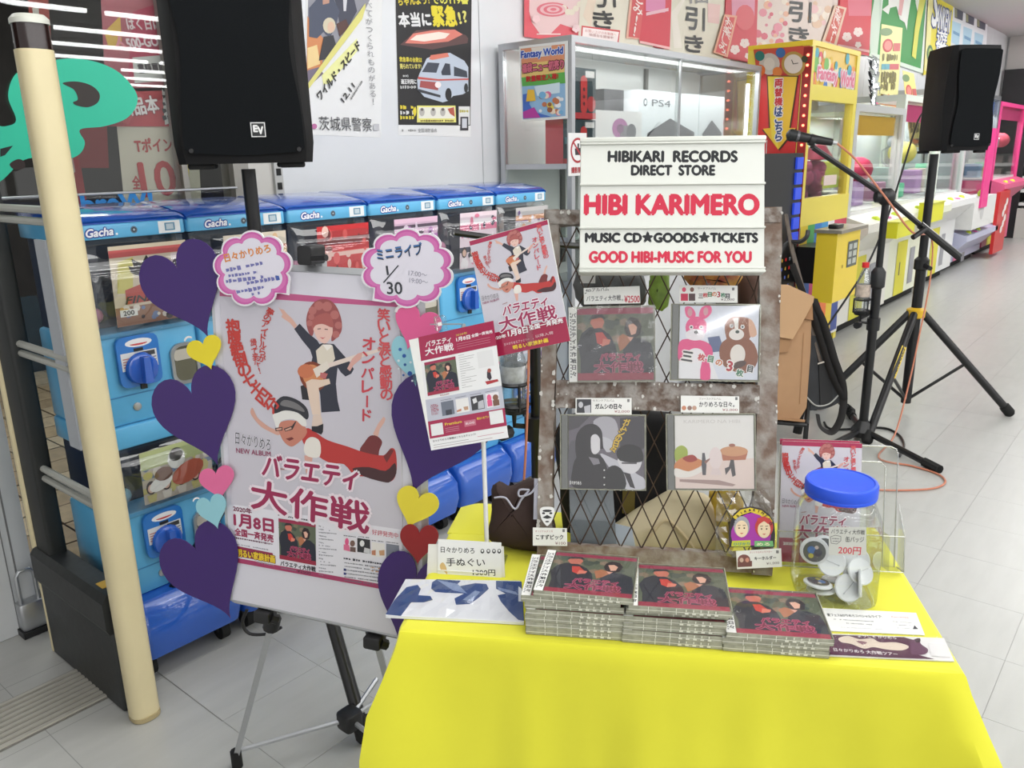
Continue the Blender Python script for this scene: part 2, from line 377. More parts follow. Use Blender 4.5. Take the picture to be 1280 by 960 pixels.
# threshold rail
THR = mat('threshold_metal', (150, 147, 140), .45, .5, noise=.15, nscale=60)
th = struct('trim_1', MB().box(-.6, .76, 2.085, 2.29, -.001, .003), THR)
for k in range(9): part('rib', MB().box(-.6, .76, 2.088+k*.0225, 2.100+k*.0225, .003, .008), mat('threshold_rib', (196, 192, 182), .4, .3), th, smooth=False)
# outside: pavement and the dark porch wall
og = struct('pavement', MB().box(-1, 6, 2.72, 7.5, -.09, -.03), mat('paving_joint', (70, 62, 50), .9))
pm = [mat('paver_%d' % i, c, .85, noise=.2, nscale=25) for i, c in enumerate(((150, 134, 108), (138, 122, 98), (160, 146, 122)))]
pmesh = [emit_mesh('paver', MB().box(0, .19, 0, .19, 0, .03), m, smooth=False) for m in pm]
for i in range(9):
    for j in range(17):
        o = bpy.data.objects.new('paver', random.choice(pmesh)); COL.objects.link(o); o.parent = og
        o.location = RM['pavement'].inverted() @ V(.55+i*.2, 2.76+j*.2, -.03+random.uniform(-.002, .002))
struct('exterior_wall', MB().box(-2, 7, 6.3, 6.4, -.1, 4), mat('porch_wall', (52, 48, 46), .8, noise=.3, nscale=6))
struct('exterior_roof', MB().box(-2, 7, 2.95, 6.4, 3.05, 3.15), mat('porch_roof', (60, 58, 56), .8))
struct('exterior_side', MB().box(3.4, 3.5, 2.9, 6.4, -.1, 3.1).box(-1.4, -1.3, 2.9, 6.4, -.1, 3.1), MATS['porch_wall'])
# ================================================================ SECURITY GATE
XG = .77
BEIGE = mat('beige_plastic', (226, 212, 170), .38, noise=.06, nscale=6)
DARKP = mat('charcoal_panel', (48, 50, 50), .5, noise=.12, nscale=30, bump=.1)
gt = thing('security_gate', 'tall beige and black anti-theft gate standing beside the shop window', 'security gate', (XG, 2.17, 0))
def half(y0, y1, w=.036):   # half-round upright section between two y values
    m = (y0+y1)/2; d = (y1-y0)/2
    return [(x, y) for x, y in rrect(w*2, y1-y0, min(d, w)*.8, 4, XG, m)]
def upright(y0, y1, z0, z1, w=.036): return MB().loft([[(x, y, z) for x, y in half(y0, y1, w)] for z in (z0, z1)])
part('front_post', upright(1.905, 1.968, .012, 1.635), BEIGE, gt)
part('post_foot', upright(1.90, 1.972, 0, .012), mat('beige_dirty', (176, 160, 120), .6), gt)
part('post_band', upright(1.907, 1.966, 1.635, 1.685, .034), mat('smoked_plastic', (40, 26, 24), .15), gt)
part('post_cap', MB().loft([[(XG+(x-XG)*s, 1.9365+(y-1.9365)*s, z) for x, y in half(1.903, 1.970)] for s, z in ((1, 1.685), (1, 1.695), (.8, 1.703))]), mat('cap_grey', (215, 216, 205), .3), gt)
part('post_core', MB().box(XG-.02, XG+.02, 1.966, 1.985, 0, 1.69), BLACKP, gt, smooth=False)
part('rear_post', upright(2.43, 2.455, .0, 1.635, .03), BEIGE, gt)
part('rear_core', MB().rbox(XG-.024, XG+.024, 2.33, 2.432, .3, 1.69, .01), mat('gate_core', (38, 40, 39), .55), gt)
part('side_sign', MB().box(XG-.006, XG+.002, 2.04, 2.10, .72, 1.235), mat('sign_plate', (176, 180, 186), .3), gt, smooth=False)
for z in (1.304, 1.277, .953, .928, .602, .574):
    part('rail', MB().tube([(XG, 1.98, z), (XG, 2.345, z)], .0095, 8), mat('rail_grey', (178, 178, 170), .35), gt)
b = MB().rbox(XG-.03, XG+.03, 1.985, 2.44, .0, .30, .012, .004)
part('base_panel', b, DARKP, gt)
part('base_lid', MB().loft([[(XG-w, 1.985, z), (XG+w, 1.985, z), (XG+w, 2.44, z), (XG-w, 2.44, z)] for w, z in ((.034, .235), (.04, .25), (.04, .325), (.026, .345))]), DARKP, gt, smooth=False)
part('warning_label', MB().box(XG-.015, XG+.01, 2.03, 2.07, .345, .3465), mat('yellow_label', (200, 160, 60), .5), gt, smooth=False)

# ================================================================ CAPSULE MACHINES
LB = mat('light_blue_plastic', (96, 180, 226), .32, coat=.2); MBL = mat('mid_blue_plastic', (38, 118, 200), .28, coat=.3)
DBL = mat('deep_blue_plastic', (36, 92, 192), .14, coat=.6); INN = mat('machine_interior', (22, 42, 70), .4)
DOME = glass('capsule_dome', (248, 250, 251), .08, .02, .01); CAP = [mat('capsule_%d' % i, c, .3) for i, c in enumerate(((190, 120, 150), (120, 170, 190), (150, 190, 90), (214, 214, 214)))]
WM = .31
def domeprof(z1, z0, d): 
    h = z1-z0; return [(0, z1), (-.5*d, z1-.08*h), (-.88*d, z1-.25*h), (-d, z1-.5*h), (-.92*d, z1-.74*h), (-.66*d, z1-.93*h), (-.3*d, z0), (0, z0)]
def dome(z1, z0, d, x0=.006, x1=WM-.006):
    P = domeprof(z1, z0, d); b = MB(); n = len(P)
    secs = []
    for x, s in ((x0, .55), (x0+.012, .9), (x0+.03, 1), (x1-.03, 1), (x1-.012, .9), (x1, .55)):
        zc = (z1+z0)/2; secs.append([(x, y*s, zc+(z-zc)*(.94+.06*s)) for y, z in P])
    return b.loft(secs, cap=False)
def unit(t, zt, zb, zh, dome_d, top):
    """one capsule machine: body between zb and zh, window zh..zt"""
    part('interior', MB().box(.012, WM-.012, .08, .25, zh-.01, zt), INN, t, local=True, smooth=False)
    part('dome', dome(zt-.004, zh-.012, dome_d), DOME, t, local=True)
    c = MB()
    for k in range(7): c.ball((.035+.02*(k % 2), .02+.03*(k % 3), zh+.018+.028*(k//2)), .02, 10, 6)
    part('capsules', c, CAP[0 if top else 1], t, local=True, kind='stuff')
    body = part('body', MB().rbox(0, WM, -.004, .26, zb, zh, .014, .01), LB, t, local=True)
    b = MB().prism(rrect(.112, zh-zb-.115, .02, 3, .132, (zh+zb)/2+.045), 0, .01, frame((0, -.012, 0), (1, 0, 0), (0, 0, 1), (0, -1, 0)))
    dp_ = part('dial_panel', b, MBL, t, local=True)
    zc = zh-.10
    b = MB().lathe([(.0, 0), (.040, 0), (.043, .006), (.040, .016), (.034, .020), (0, .021)], frame((.132, -.022, zc), (1, 0, 0), (0, 0, 1), (0, -1, 0)), 20)
    b.prism([(-.011, -.034), (.011, -.034), (.008, .034), (-.008, .034)], .018, .042, frame((.132, -.022, zc), (1, 0, 0), (0, 0, 1), (0, -1, 0)))
    part('knob', b, DBL, dp_, local=True)
    q = PR((.08, -.0222, zc-.03), (1, 0, 0), (0, 0, 1)); q.rect(.004, .028, .1, .075, (222, 222, 220), 1); q.rect(.06, .06, .095, .072, (60, 60, 60), 2)
    for i in range(4): q.rect(.008, .058-i*.007, .026, .061-i*.007, (190, 120, 110), 2); q.rect(.082, .052-i*.007, .097, .055-i*.007, (120, 120, 130), 2)
    q.poly(arc(.055, .098, .036, .011, 0, 360, 16), (236, 236, 236), 1); q.poly(arc(.055, .096, .024, .005, 180, 360, 8), (200, 60, 60), 2)
    part('instruction_label', q, PRINT, dp_, smooth=False, local=True)
    part('coin_slot', MB().box(.12, .144, -.0245, -.02, zc+.046, zc+.054), BLACKP, dp_, local=True)
    part('knob_tip', MB().box(.124, .14, -.028, -.02, zc-.056, zc-.043), BLACKP, dp_, local=True)
    fr = frame((.262, -.006, zh-.115), (1, 0, 0), (0, 0, 1), (0, -1, 0))
    outer, inner = rrect(.082, .115, .03, 5), rrect(.064, .097, .024, 5)
    b = MB(); v = [(x, y, z) for z in (0, .008) for P in (outer, inner) for x, y in P]; n = len(outer); f = []
    for k in range(n):
        k2 = (k+1) % n; f += [(2*n+k, 2*n+k2, 3*n+k2, 3*n+k), (k, k2, 2*n+k2, 2*n+k), (n+k, 3*n+k, 3*n+k2, n+k2)]
    b.add(v, f, fr); ch = part('chute_frame', b, STEEL, t, local=True)
    part('chute_door', MB().prism(inner, 0, .003, fr), mat('chute_shade', (110, 108, 92), .15), ch, local=True)
    part('chute_flap', MB().prism(rrect(.06, .03, .006, 2, 0, .025), .003, .005, fr), mat('chute_flap', (196, 190, 178), .3), ch, local=True)
    b = MB().lathe([(0, 0), (.011, 0), (.011, .004), (.006, .005), (0, .005)], frame((.115, -.004, zb+.045), (1, 0, 0), (0, 0, 1), (0, -1, 0)), 14)
    part('lock', b, STEEL, body, local=True)
    part('seam', MB().box(.0, WM, -.0055, -.002, zb+.078, zb+.081), mat('seam_blue', (60, 130, 180), .5), body, local=True, smooth=False)
def column():
    t = thing('capsule_machine', 'x', 'capsule machine', (0, 0, 0))
    # lid: deep blue, dipping front edge
    secs = []
    for y, z, i in ((.0, 1.262, .004), (-.012, 1.268, .0), (.0, 1.276, .0), (.10, 1.292, .002), (.26, 1.297, .004), (.29, 1.29, .01)):
        secs.append([(i, y, 1.255), (WM-i, y, 1.255), (WM-i, y, z-.006), (WM-i-.015, y, z), (i+.015, y, z), (i, y, z-.006)])
    part('lid', MB().loft(secs), DBL, t, local=True)
    part('header', MB().rbox(0, WM, -.014, .27, 1.222, 1.2585, .01, .003), LB, t, local=True)
    q = PR((0, -.0142, 1.222), (1, 0, 0), (0, 0, 1))
    q.text('Gacha', (.05, .017), (.118, .019), .019, (245, 245, 250), 3, bold=.05, out=(30, 60, 150), ow=.14, slant=.25); q.poly(arc(.125, .011, .003), (245, 245, 250), 3)
    part('logo', q, PRINT, t, smooth=False, local=True); q = PR((0, -.0142, 1.222), (1, 0, 0), (0, 0, 1))
    q.poly(arc(.17, .018, .009), (90, 110, 130), 1); q.poly(arc(.17, .018, .006), (40, 50, 60), 2); q.poly(arc(.17, .018, .003), (170, 180, 190), 3)
    part('lock', q, PRINT, t, smooth=False, local=True); q = PR((0, -.0142, 1.222), (1, 0, 0), (0, 0, 1))
    q.rect(.235, .003, .295, .034, (236, 238, 240), 1); q.rect(.252, .009, .28, .029, (90, 140, 170), 2); q.rect(.256, .012, .276, .026, (190, 205, 215), 3)
    part('window_sticker', q, PRINT, t, smooth=False, local=True)
    unit(t, 1.225, .735, .985, .055, True)
    part('divider', MB().rbox(-.002, WM+.002, -.014, .26, .675, .735, .012, .006), LB, t, local=True)
    unit(t, .68, .245, .492, .05, False)
    secs = [[(x, y, z) for x, y in rrect(WM+.004+2*a, .32+b, .03, 3, WM/2, .12-b/2)] for z, a, b in ((.075, -.02, .0), (.08, -.006, .03), (.14, 0, .045), (.20, -.002, .04), (.245, -.008, .0))]
    part('base', MB().loft(secs), DBL, t, local=True)
    for x in (.04, WM-.04):
        for y in (.0, .23):
            c = part('caster', MB().tube([(x-.013, y, .03), (x+.013, y, .03)], .03, 14), RUBBER, t, local=True)
            part('caster_fork', MB().box(x-.02, x-.015, y-.012, y+.02, .03, .08).box(x+.015, x+.02, y-.012, y+.02, .03, .08).box(x-.02, x+.02, y-.015, y+.02, .068, .08), BLACKP, c, local=True, smooth=False)
    return t
cm = column()
CL = ['capsule machine with a spiky-haired figure card, nearest the gate and leftmost of its row', 'capsule machine with a cream card, second from the gate, behind the black speaker pole',
      'capsule machine with a bright red card, third from the gate', 'capsule machine with a pink and lilac card, behind the larger round sign',
      'capsule machine with a white and pink card, fifth from the gate', 'capsule machine with a grey multicoloured card, nearest the glass showcase']
XS = [.828, 1.145, 1.462, 1.779, 2.10, 2.42]
def card(t, i, x0, z0, z1, lower):
    R = random.Random(i*5+lower); y = 2.1-.022; q = PR((x0+.088, y, z0), (1, 0, 0), (0, -.06, 1), .0006); w, h = .205, z1-z0
    bgc = [(214, 200, 176), (226, 214, 196), (206, 44, 50), (228, 190, 214), (236, 216, 226), (200, 196, 196)][i]
    if lower: bgc = [(196, 184, 172), (214, 200, 180), (190, 180, 200), (200, 190, 190), (210, 210, 190), (190, 200, 210)][i]
    q.rect(0, 0, w, h, bgc, 0)
    if i == 0 and not lower:
        q.rect(0, h*.86, w, h*.95, (196, 90, 90), 1); q.poly([(.02, h*.8), (.06, h*.85), (.05, h*.4), (.01, h*.42)], (210, 200, 110), 1)
        q.poly([(.045, h*.75), (.06, h*.72), (.055, h*.83), (.08, h*.76), (.095, h*.86), (.105, h*.77), (.135, h*.82), (.12, h*.7), (.14, h*.66), (.118, h*.62), (.07, h*.6), (.05, h*.66)], (36, 34, 38), 2)
        q.poly([(.072, h*.66), (.11, h*.66), (.112, h*.52), (.092, h*.44), (.072, h*.5)], (214, 170, 140), 3)
        q.poly([(.03, h*.45), (.07, h*.5), (.11, h*.48), (.14, h*.38), (.15, h*.28), (.03, h*.27)], (186, 66, 56), 2)
        q.rect(.16, h*.4, w, h*.85, (226, 210, 210), 1); q.poly(arc(.175, h*.72, .012, n=12), (50, 40, 44), 2)
        q.rect(.0, 0, w, h*.24, (150, 110, 90), 2)
        for k in range(22): q.poly(arc(R.uniform(.01, w-.01), R.uniform(.01, h*.22), R.uniform(.004, .011), n=7), R.choice(((206, 160, 80), (60, 50, 56), (190, 60, 50), (224, 216, 206), (110, 130, 170))), 3)
        q.rect(.01, h*.12, .055, h*.21, (238, 238, 232), 4); q.text('200', (.018, h*.165), (.046, h*.165), .012, (50, 50, 50), 5, bold=.04)
        q.text('FINAL', (.03, h*.32), (.13, h*.335), .018, (36, 30, 34), 4, bold=.04, slant=.4)
    else:
        pal = [((200, 190, 120), (224, 216, 206), (110, 130, 170)), ((240, 232, 214), (196, 120, 100), (226, 190, 150)), ((232, 90, 90), (240, 200, 190), (120, 40, 46)),
               ((240, 220, 236), (190, 120, 190), (90, 70, 90)), ((244, 236, 240), (230, 130, 160), (70, 70, 90)), ((230, 220, 230), (120, 90, 150), (220, 160, 120))][i]
        for k in range(3): a = h*R.uniform(.1, .85); q.rect(0, a, w, a+h*R.uniform(.05, .12), pal[k % 3] if k else pal[0], 1)
        for k in range(26):
            q.poly(arc(R.uniform(.012, w-.012), R.uniform(.012, h-.012), R.uniform(.005, .015), R.uniform(.006, .02), n=8), R.choice(pal), 2)
        for k in range(4 if i != 2 else 5):
            cx = .022+k*.043; cy = h*(.2 if i == 2 else .3)
            q.poly(arc(cx, cy, .014, .02, n=14), (60, 46, 50), 3); q.poly(arc(cx, cy-.002, .010, .013, n=12), (230, 190, 170), 4); q.poly([(cx-.014, cy-.02), (cx+.014, cy-.02), (cx+.010, cy-.042), (cx-.010, cy-.042)], R.choice(pal), 3)
        if lower and i == 0:
            q.rect(0, h*.66, w, h, (186, 196, 140), 4); q.poly(arc(.1, h*.72, .026, .03, n=14), (226, 226, 222), 5); q.poly(arc(.1, h*.8, .02, n=12), (60, 56, 54), 6)
            q.poly(arc(.13, h*.4, .05, .03, 0, 360, 14, 20), (190, 92, 70), 5); q.poly(arc(.05, h*.34, .035, .02, 0, 360, 14, 20), (240, 238, 234), 5); q.poly(arc(.06, h*.5, .026, .02, n=12), (120, 84, 70), 6)
    part('display_card', q, PRINT, t, smooth=False)
cms = []
for i, x in enumerate(XS):
    M = Matrix.Translation(V(x, 2.1, 0))
    if i == 0: cm.matrix_world = M; RM[cm.name] = M; cm['label'] = CL[0]; t = cm; cms.append(t)
    else: t = dup(cm, M, CL[i], 'capsule machines in a row along the wall'); cms.append(t)
cm['group'] = 'capsule machines in a row along the wall'
for i, t in enumerate(cms):
    card(t, i, XS[i], 1.0, 1.205, 0); card(t, i, XS[i], .508, .66, 1)

# ================================================================ POSTERS ON THE WALL
def poster(name, label, cat, pts, Y, thick=.0012, build=None, edge=(236, 236, 236), m=PRINT, **kw):
    """paper on the wall plane y = Y; the four corners are given as measured"""
    c = [ony(*p, Y) for p in pts]; o = c[3].copy(); q = PR((o.x, Y-thick-.0004, o.z), (1, 0, 0), (0, 0, 1), kw.get('eps', .0005))
    t = thing(name, label, cat, (sum(p.x for p in c)/4, Y, min(p.z for p in c)))
    part('sheet', MB().prism([(p.x-o.x, p.z-o.z) for p in c], 0, thick, frame((o.x, Y-.0002, o.z), (1, 0, 0), (0, 0, 1), (0, -1, 0))), mat('sheet_%d_%d_%d' % edge, edge, .5), t, smooth=False)
    build(q); part('print', q, m, t, smooth=False); return t
YP = YW
def pA(q):   # film tie-in poster of the police
    q.px([(386, -60), (462, -60), (462, 0), (452, 22), (383, 112)], (150, 150, 160), 1)
    q.px([(384, 20), (405, 50), (402, 88), (383, 100)], (214, 140, 90), 2); q.px([(384, 60), (396, 56), (400, 80), (384, 86)], (240, 210, 150), 3)
    q.px([(384, 88), (398, 84), (404, 92), (384, 110)], (120, 110, 130), 3)
    q.px([(386, 10), (400, -6), (414, -6), (424, 14), (420, 30), (412, 48), (404, 40), (396, 48), (386, 46)], (78, 84, 104), 4)
    q.px([(402, -20), (412, -20), (411, 4), (403, 6)], (196, 150, 130), 5)
    q.px([(414, -10), (440, -12), (446, 14), (436, 32), (424, 30), (420, 6)], (70, 72, 88), 3); q.px([(428, -8), (434, -8), (432, 14), (429, 14)], (216, 216, 222), 5)
    q.px(arc(411, 32, 8, 10, n=14), (216, 206, 180), 6); q.px(arc(413, 34, 4.5, 7, n=12), (226, 190, 165), 7)
    q.px([(404, 46), (416, 44), (420, 58), (414, 72), (398, 76)], (54, 54, 60), 6); q.px([(420, 30), (432, 24), (436, 34), (424, 46)], (90, 60, 56), 5)
    q.px([(383, 114), (452, 24), (456, 10), (456, 4), (383, 106)], (226, 220, 130), 8)
    q.px([(402, 94), (446, 48), (448, 62), (412, 104), (404, 106)], (240, 240, 168), 2)
    q.ptext('ワイルド・スピード', (397, 122), (448, 55), 9, (40, 38, 40), 9, bold=.05, slant=.15)
    q.ptext('12.11', (427, 126), (441, 106), 6, (50, 48, 50), 9, bold=.05); q.squiggle((438, 124), (452, 101), 2.5, (130, 130, 130), 9)
    q.pvert('にはすべてがつくられものがある！', [(459, -30), (461, 40), (466, 132)], 8, (150, 150, 154), 9)
    q.px(arc(392, 158, 3.5, 3.5, n=12), (190, 110, 160), 9); q.px(arc(386.5, 157, 3, 3.5, n=12), (90, 70, 100), 9)
    q.ptext('茨城県警察', (398, 154), (464, 156), 17, (70, 70, 74), 9)
    q.px([(466, 155), (473, 155), (473, 163), (466, 163)], (200, 200, 204), 9)
poster('police_poster', 'white film poster with diagonal black lettering beside the black speaker', 'poster', [(383, -70), (478, -70), (476, 172), (381, 168)], YP, build=pA)
def pB(q):   # ambulance poster
    q.px([(493, -60), (590, -60), (588, 157), (498, 156)], (34, 33, 36), 1)
    q.ptext('ちゃんよう！', (497, 2), (536, 0), 10, (226, 206, 60), 3, bold=.05); q.ptext('での119番', (539, 0), (585, 0), 10, (232, 226, 90), 3, bold=.05)
    q.ptext('本当に', (498, 25), (538, 24), 17, (236, 236, 236), 3, bold=.05); q.ptext('緊急', (540, 20), (570, 20), 25, (236, 218, 52), 3, bold=.05, out=(30, 30, 30)); q.ptext('!?', (573, 23), (583, 20), 14, (232, 226, 120), 3, bold=.04)
    q.px([(500, 56), (520, 38), (560, 36), (582, 44), (585, 48), (584, 54), (560, 58), (540, 62)], (96, 66, 66), 2)
    q.px([(506, 54), (516, 42), (540, 38), (568, 37), (578, 43), (560, 52), (530, 55)], (226, 130, 116), 3); q.px([(512, 50), (520, 44), (548, 40), (562, 42), (556, 48), (530, 52)], (250, 234, 222), 4)
    # the ambulance
    q.px([(524, 92), (533, 73), (545, 68), (562, 66), (580, 76), (585, 84), (585, 114), (578, 118), (566, 120), (560, 126), (553, 128), (530, 121), (522, 112), (521, 100)], (196, 206, 222), 3)
    q.px([(536, 74), (538, 69), (559, 66), (561, 71), (540, 75)], (226, 130, 110), 4); q.px([(527, 90), (534, 78), (549, 79), (545, 91)], (70, 76, 90), 4); q.px([(551, 90), (556, 79), (562, 80), (563, 94), (552, 94)], (60, 66, 80), 4)
    q.px([(567, 83), (583, 89), (584, 97), (567, 95)], (60, 66, 78), 4); q.px([(522, 96), (548, 99), (585, 98), (585, 100), (548, 101), (522, 99)], (206, 90, 84), 5)
    q.px([(525, 101), (548, 103), (547, 113), (524, 109)], (170, 84, 84), 5); q.px(arc(547, 106, 4, 4, n=12), (252, 240, 240), 6); q.px(arc(560, 118, 4, 8, n=14), (36, 36, 40), 6); q.px(arc(582, 110, 2.5, 6, n=12), (40, 40, 44), 6)
    q.px([(522, 111), (550, 119), (550, 122), (523, 115)], (60, 62, 70), 6)
    q.ptext('救急車の台数は', (499, 74), (527, 75), 6, (226, 210, 70), 3, bold=.04); q.ptext('限られています!', (500, 83), (526, 83), 6, (230, 220, 120), 3, bold=.04)
    q.ptext('適正利用に', (501, 102), (520, 102), 6, (230, 230, 230), 3, bold=.04); q.squiggle((500, 95), (510, 95), 3, (200, 200, 200), 3); q.squiggle((500, 109), (520, 109), 3, (190, 190, 190), 3)
    q.px([(521, 132), (569, 132), (570, 153), (521, 153)], (238, 232, 130), 2); q.px([(523, 134), (568, 134), (568, 148), (523, 148)], (240, 238, 226), 3)
    for x in (527, 541, 553): q.px(arc(x, 140, 3.4, 5.5, n=10), (190, 186, 180), 4); q.px(arc(x, 137, 1.8, 1.8, n=8), (110, 100, 96), 5)
    q.px([(559, 136), (567, 134), (568, 146), (562, 142)], (190, 90, 70), 4); q.squiggle((523, 151), (567, 151), 2, (110, 90, 50), 4)
    for y, c in ((134, (230, 210, 60)), (141, (226, 226, 226)), (147, (230, 214, 70))): q.squiggle((500, y), (517, y), 4, c, 3)
    q.px(arc(517, 139, 3, 7, -60, 80, 8)+[(515, 139)], (236, 216, 60), 4)
    q.px([(573, 133), (587, 133), (587, 156), (573, 156)], (232, 232, 230), 3); q.px([(575, 146), (585, 146), (585, 163), (575, 163)], (60, 60, 66), 4); q.px([(577, 148), (583, 148), (583, 160), (577, 160)], (210, 212, 220), 5); q.squiggle((574, 139), (586, 139), 2.5, (190, 180, 80), 4)
    q.ptext('全国消防協会', (522, 163), (546, 163), 5, (110, 110, 114), 2); q.squiggle((502, 163), (520, 163), 2.5, (160, 160, 160), 2)
poster('ambulance_poster', 'black poster showing a white ambulance, hanging between the film poster and the glass showcase', 'poster', [(492, -70), (590, -70), (588, 171), (498, 169)], YP, build=pB)

# ================================================================ OUTSIDE THE SHOP WINDOW
YO = YW+.05
def notice(name, label, cat, pts, Y, col, build, face_z=None):
    def bb(q): q.px(pts, col, 1); build(q)
    return poster(name, label, cat, pts, Y, build=bb, edge=col, eps=.0008)
def n1(q):
    q.px([(165, 15), (210, 0), (214, 80), (160, 100)], (176, 34, 74), 2); q.px([(130, 40), (150, 20), (152, 55), (136, 62)], (214, 170, 70), 2)
    q.ptext('はく日は', (158, 30), (200, 30), 14, (232, 210, 214), 3, bold=.03); q.ptext('500-GO!G', (158, 55), (208, 50), 12, (236, 214, 218), 3, bold=.05); q.ptext('ス', (140, 52), (154, 50), 20, (222, 140, 150), 3, bold=.05)
    q.px([(165, 72), (214, 68), (216, 100), (168, 104)], (206, 204, 200), 2); q.ptext('書籍買取', (172, 86), (206, 84), 12, (60, 50, 56), 3, bold=.03)
notice('red_window_notice', 'crimson notice with white lettering taped high behind the shop window', 'notice', [(124, -40), (216, -40), (226, 112), (132, 116)], YO, (170, 84, 96), n1)
def n2(q):
    q.ptext('新品本', (150, 135), (197, 130), 22, (236, 226, 226), 3, bold=.03, out=(150, 30, 46))
    q.px([(202, 112), (222, 105), (226, 150), (206, 156)], (226, 224, 220), 2)
    for k in range(5): q.squiggle((203, 112+k*9), (222, 108+k*9), 6, (40, 40, 40), 3, seed=k)
    q.px([(140, 148), (168, 112), (180, 120), (160, 156)], (200, 70, 80), 2)
notice('new_books_notice', 'red notice with white characters behind the window, above the cream price sheet', 'notice', [(122, 112), (232, 108), (232, 158), (122, 158)], YO, (184, 48, 58), n2)
def n3(q):
    q.ptext('Tポイント', (168, 182), (226, 180), 17, (178, 54, 52), 3, bold=.03); q.ptext('全', (165, 228), (175, 228), 16, (176, 48, 48), 3, bold=.03)
    q.ptext('10', (175, 225), (218, 222), 42, (184, 46, 50), 3, bold=.03); q.px([(221, 200), (236, 198), (236, 228), (222, 228)], (226, 196, 40), 2); q.ptext('T', (224, 212), (232, 212), 20, (24, 40, 90), 3, bold=.05); q.ptext('倍', (224, 242), (236, 242), 12, (180, 50, 50), 3, bold=.03)
notice('points_notice', 'cream sheet with a huge red 10 behind the window, above the first capsule machines', 'notice', [(146, 158), (246, 158), (252, 262), (156, 262)], YO+.004, (206, 196, 178), n3)
def nob(q):
    for k in range(4): q.px([(38+k*2, -20+k*30), (46+k*2, -22+k*30), (47+k*2, -4+k*30), (40+k*2, -4+k*30)], (220, 214, 206), 2)
notice('banner_flag', 'narrow red and white banner flag outside the window, top left', 'flag', [(32, -30), (58, -30), (66, 82), (42, 82)], YO+.5, (178, 74, 64), nob)
def nob2(q):
    q.px([(78, 195), (90, 192), (94, 215), (89, 218), (94, 250), (86, 250), (84, 222), (78, 216)], (214, 206, 202), 2)
notice('banner_flag', 'short red banner flag with a white stroke, low outside the window', 'flag', [(66, 196), (98, 190), (110, 262), (78, 262)], YO+.5, (176, 40, 46), nob2)
def nob3(q): q.px([(90, 116), (120, 108), (112, 150), (98, 158)], (60, 50, 48), 2); q.ptext('品', (100, 105), (124, 100), 16, (200, 180, 180), 3)
notice('banner_flag', 'red banner flag partly hidden by the green window emblem', 'flag', [(84, 96), (130, 92), (136, 210), (100, 210)], YO+.45, (150, 44, 48), nob3)
# the big green emblem stuck on the glass
def cr(P, n=6, closed=True):
    out = []; m = len(P)
    for i in range(m):
        p0, p1, p2, p3 = [np.array(P[(i+k-1) % m], float) for k in range(4)]
        for j in range(n):
            t = j/n; out.append(tuple(.5*((2*p1)+(p2-p0)*t+(2*p0-5*p1+4*p2-p3)*t*t+(3*p1-p0-3*p2+p3)*t**3)))
    return out
tq = PR((1.0, YW-.0015, 1.5), (1, 0, 0), (0, 0, 1), .0008)
TEAL = (48, 206, 168)
tq.px(cr([(48, 82), (75, 74), (110, 75), (145, 88), (168, 112), (171, 130), (158, 148), (130, 158), (100, 162), (106, 178), (100, 192), (84, 199), (60, 198), (30, 200), (0, 227), (-20, 225), (-20, 160), (6, 158), (20, 150), (10, 120), (20, 92)]), TEAL, 1)
tq.px(cr([(78, 104), (96, 102), (114, 107), (124, 117), (122, 128), (110, 134), (96, 132), (91, 128), (97, 124), (92, 112)]), (52, 44, 40), 2)
tq.px(cr([(12, 205), (22, 199), (30, 202), (30, 210), (18, 212)]), (50, 34, 30), 2); tq.px(arc(64, 171, 5, 6, n=12), (150, 40, 40), 2); tq.px([(0, 186), (16, 182), (6, 194), (0, 196)], (30, 36, 36), 2)
solo('window_emblem', tq, PRINT, 'large rounded green emblem stuck on the shop window', 'window decal', smooth=False)
bq = PR((1.0, YW-.0015, 1.5), (1, 0, 0), (0, 0, 1), .0008)
bq.ptext('ebreW!', (84, 257), (190, 249), 22, (50, 150, 232), 1, bold=.06)
solo('window_lettering', bq, PRINT, 'blue letters on the shop window just above the first capsule machine', 'window lettering', smooth=False)
# ================================================================ GLASS SHOWCASE
CX0, CX1, CY0, CY1 = 3.07, 5.06, 2.2, 2.62
PANE = glass('showcase_glass', (250, 252, 251), .015, .01, 0)
gc = thing('glass_showcase', 'tall aluminium-framed glass showcase with boxed games consoles inside', 'showcase', (4.06, 2.41, 0))
def post(x, y, z0=.001, z1=1.899, w=.026): return MB().box(x-w/2, x+w/2, y-w/2, y+w/2, z0, z1)
for x, y in ((CX0+.014, CY0+.014), (CX1-.014, CY0+.014), (CX0+.014, CY1-.014), (CX1-.014, CY1-.014)): part('corner_post', post(x, y), ALU, gc, smooth=False)
for z0, z1 in ((1.872, 1.9), (.78, .83), (0, .1)):
    part('frame_rail', MB().box(CX0, CX1, CY0, CY0+.028, z0, z1), ALU, gc, smooth=False)
    part('frame_rail', MB().box(CX0, CX0+.028, CY0+.028, CY1-.028, z0, z1), ALU, gc, smooth=False)
    part('frame_rail', MB().box(CX1-.028, CX1, CY0+.028, CY1-.028, z0, z1), ALU, gc, smooth=False)
part('back_panel', MB().box(CX0+.01, CX1-.01, CY1-.02, CY1-.01, .1, 1.88), mat('showcase_back', (206, 208, 206), .25), gc, smooth=False)
part('cabinet', MB().box(CX0+.006, CX1-.006, CY0+.006, CY1-.02, .1, .79), mat('showcase_cabinet', (222, 224, 226), .4), gc, smooth=False)
part('top_panel', MB().box(CX0+.02, CX1-.02, CY0+.02, CY1-.01, 1.885, 1.895), PANE, gc, smooth=False)
part('pane', MB().box(CX0+.028, (CX0+CX1)/2, CY0+.010, CY0+.013, .83, 1.872), PANE, gc, smooth=False)
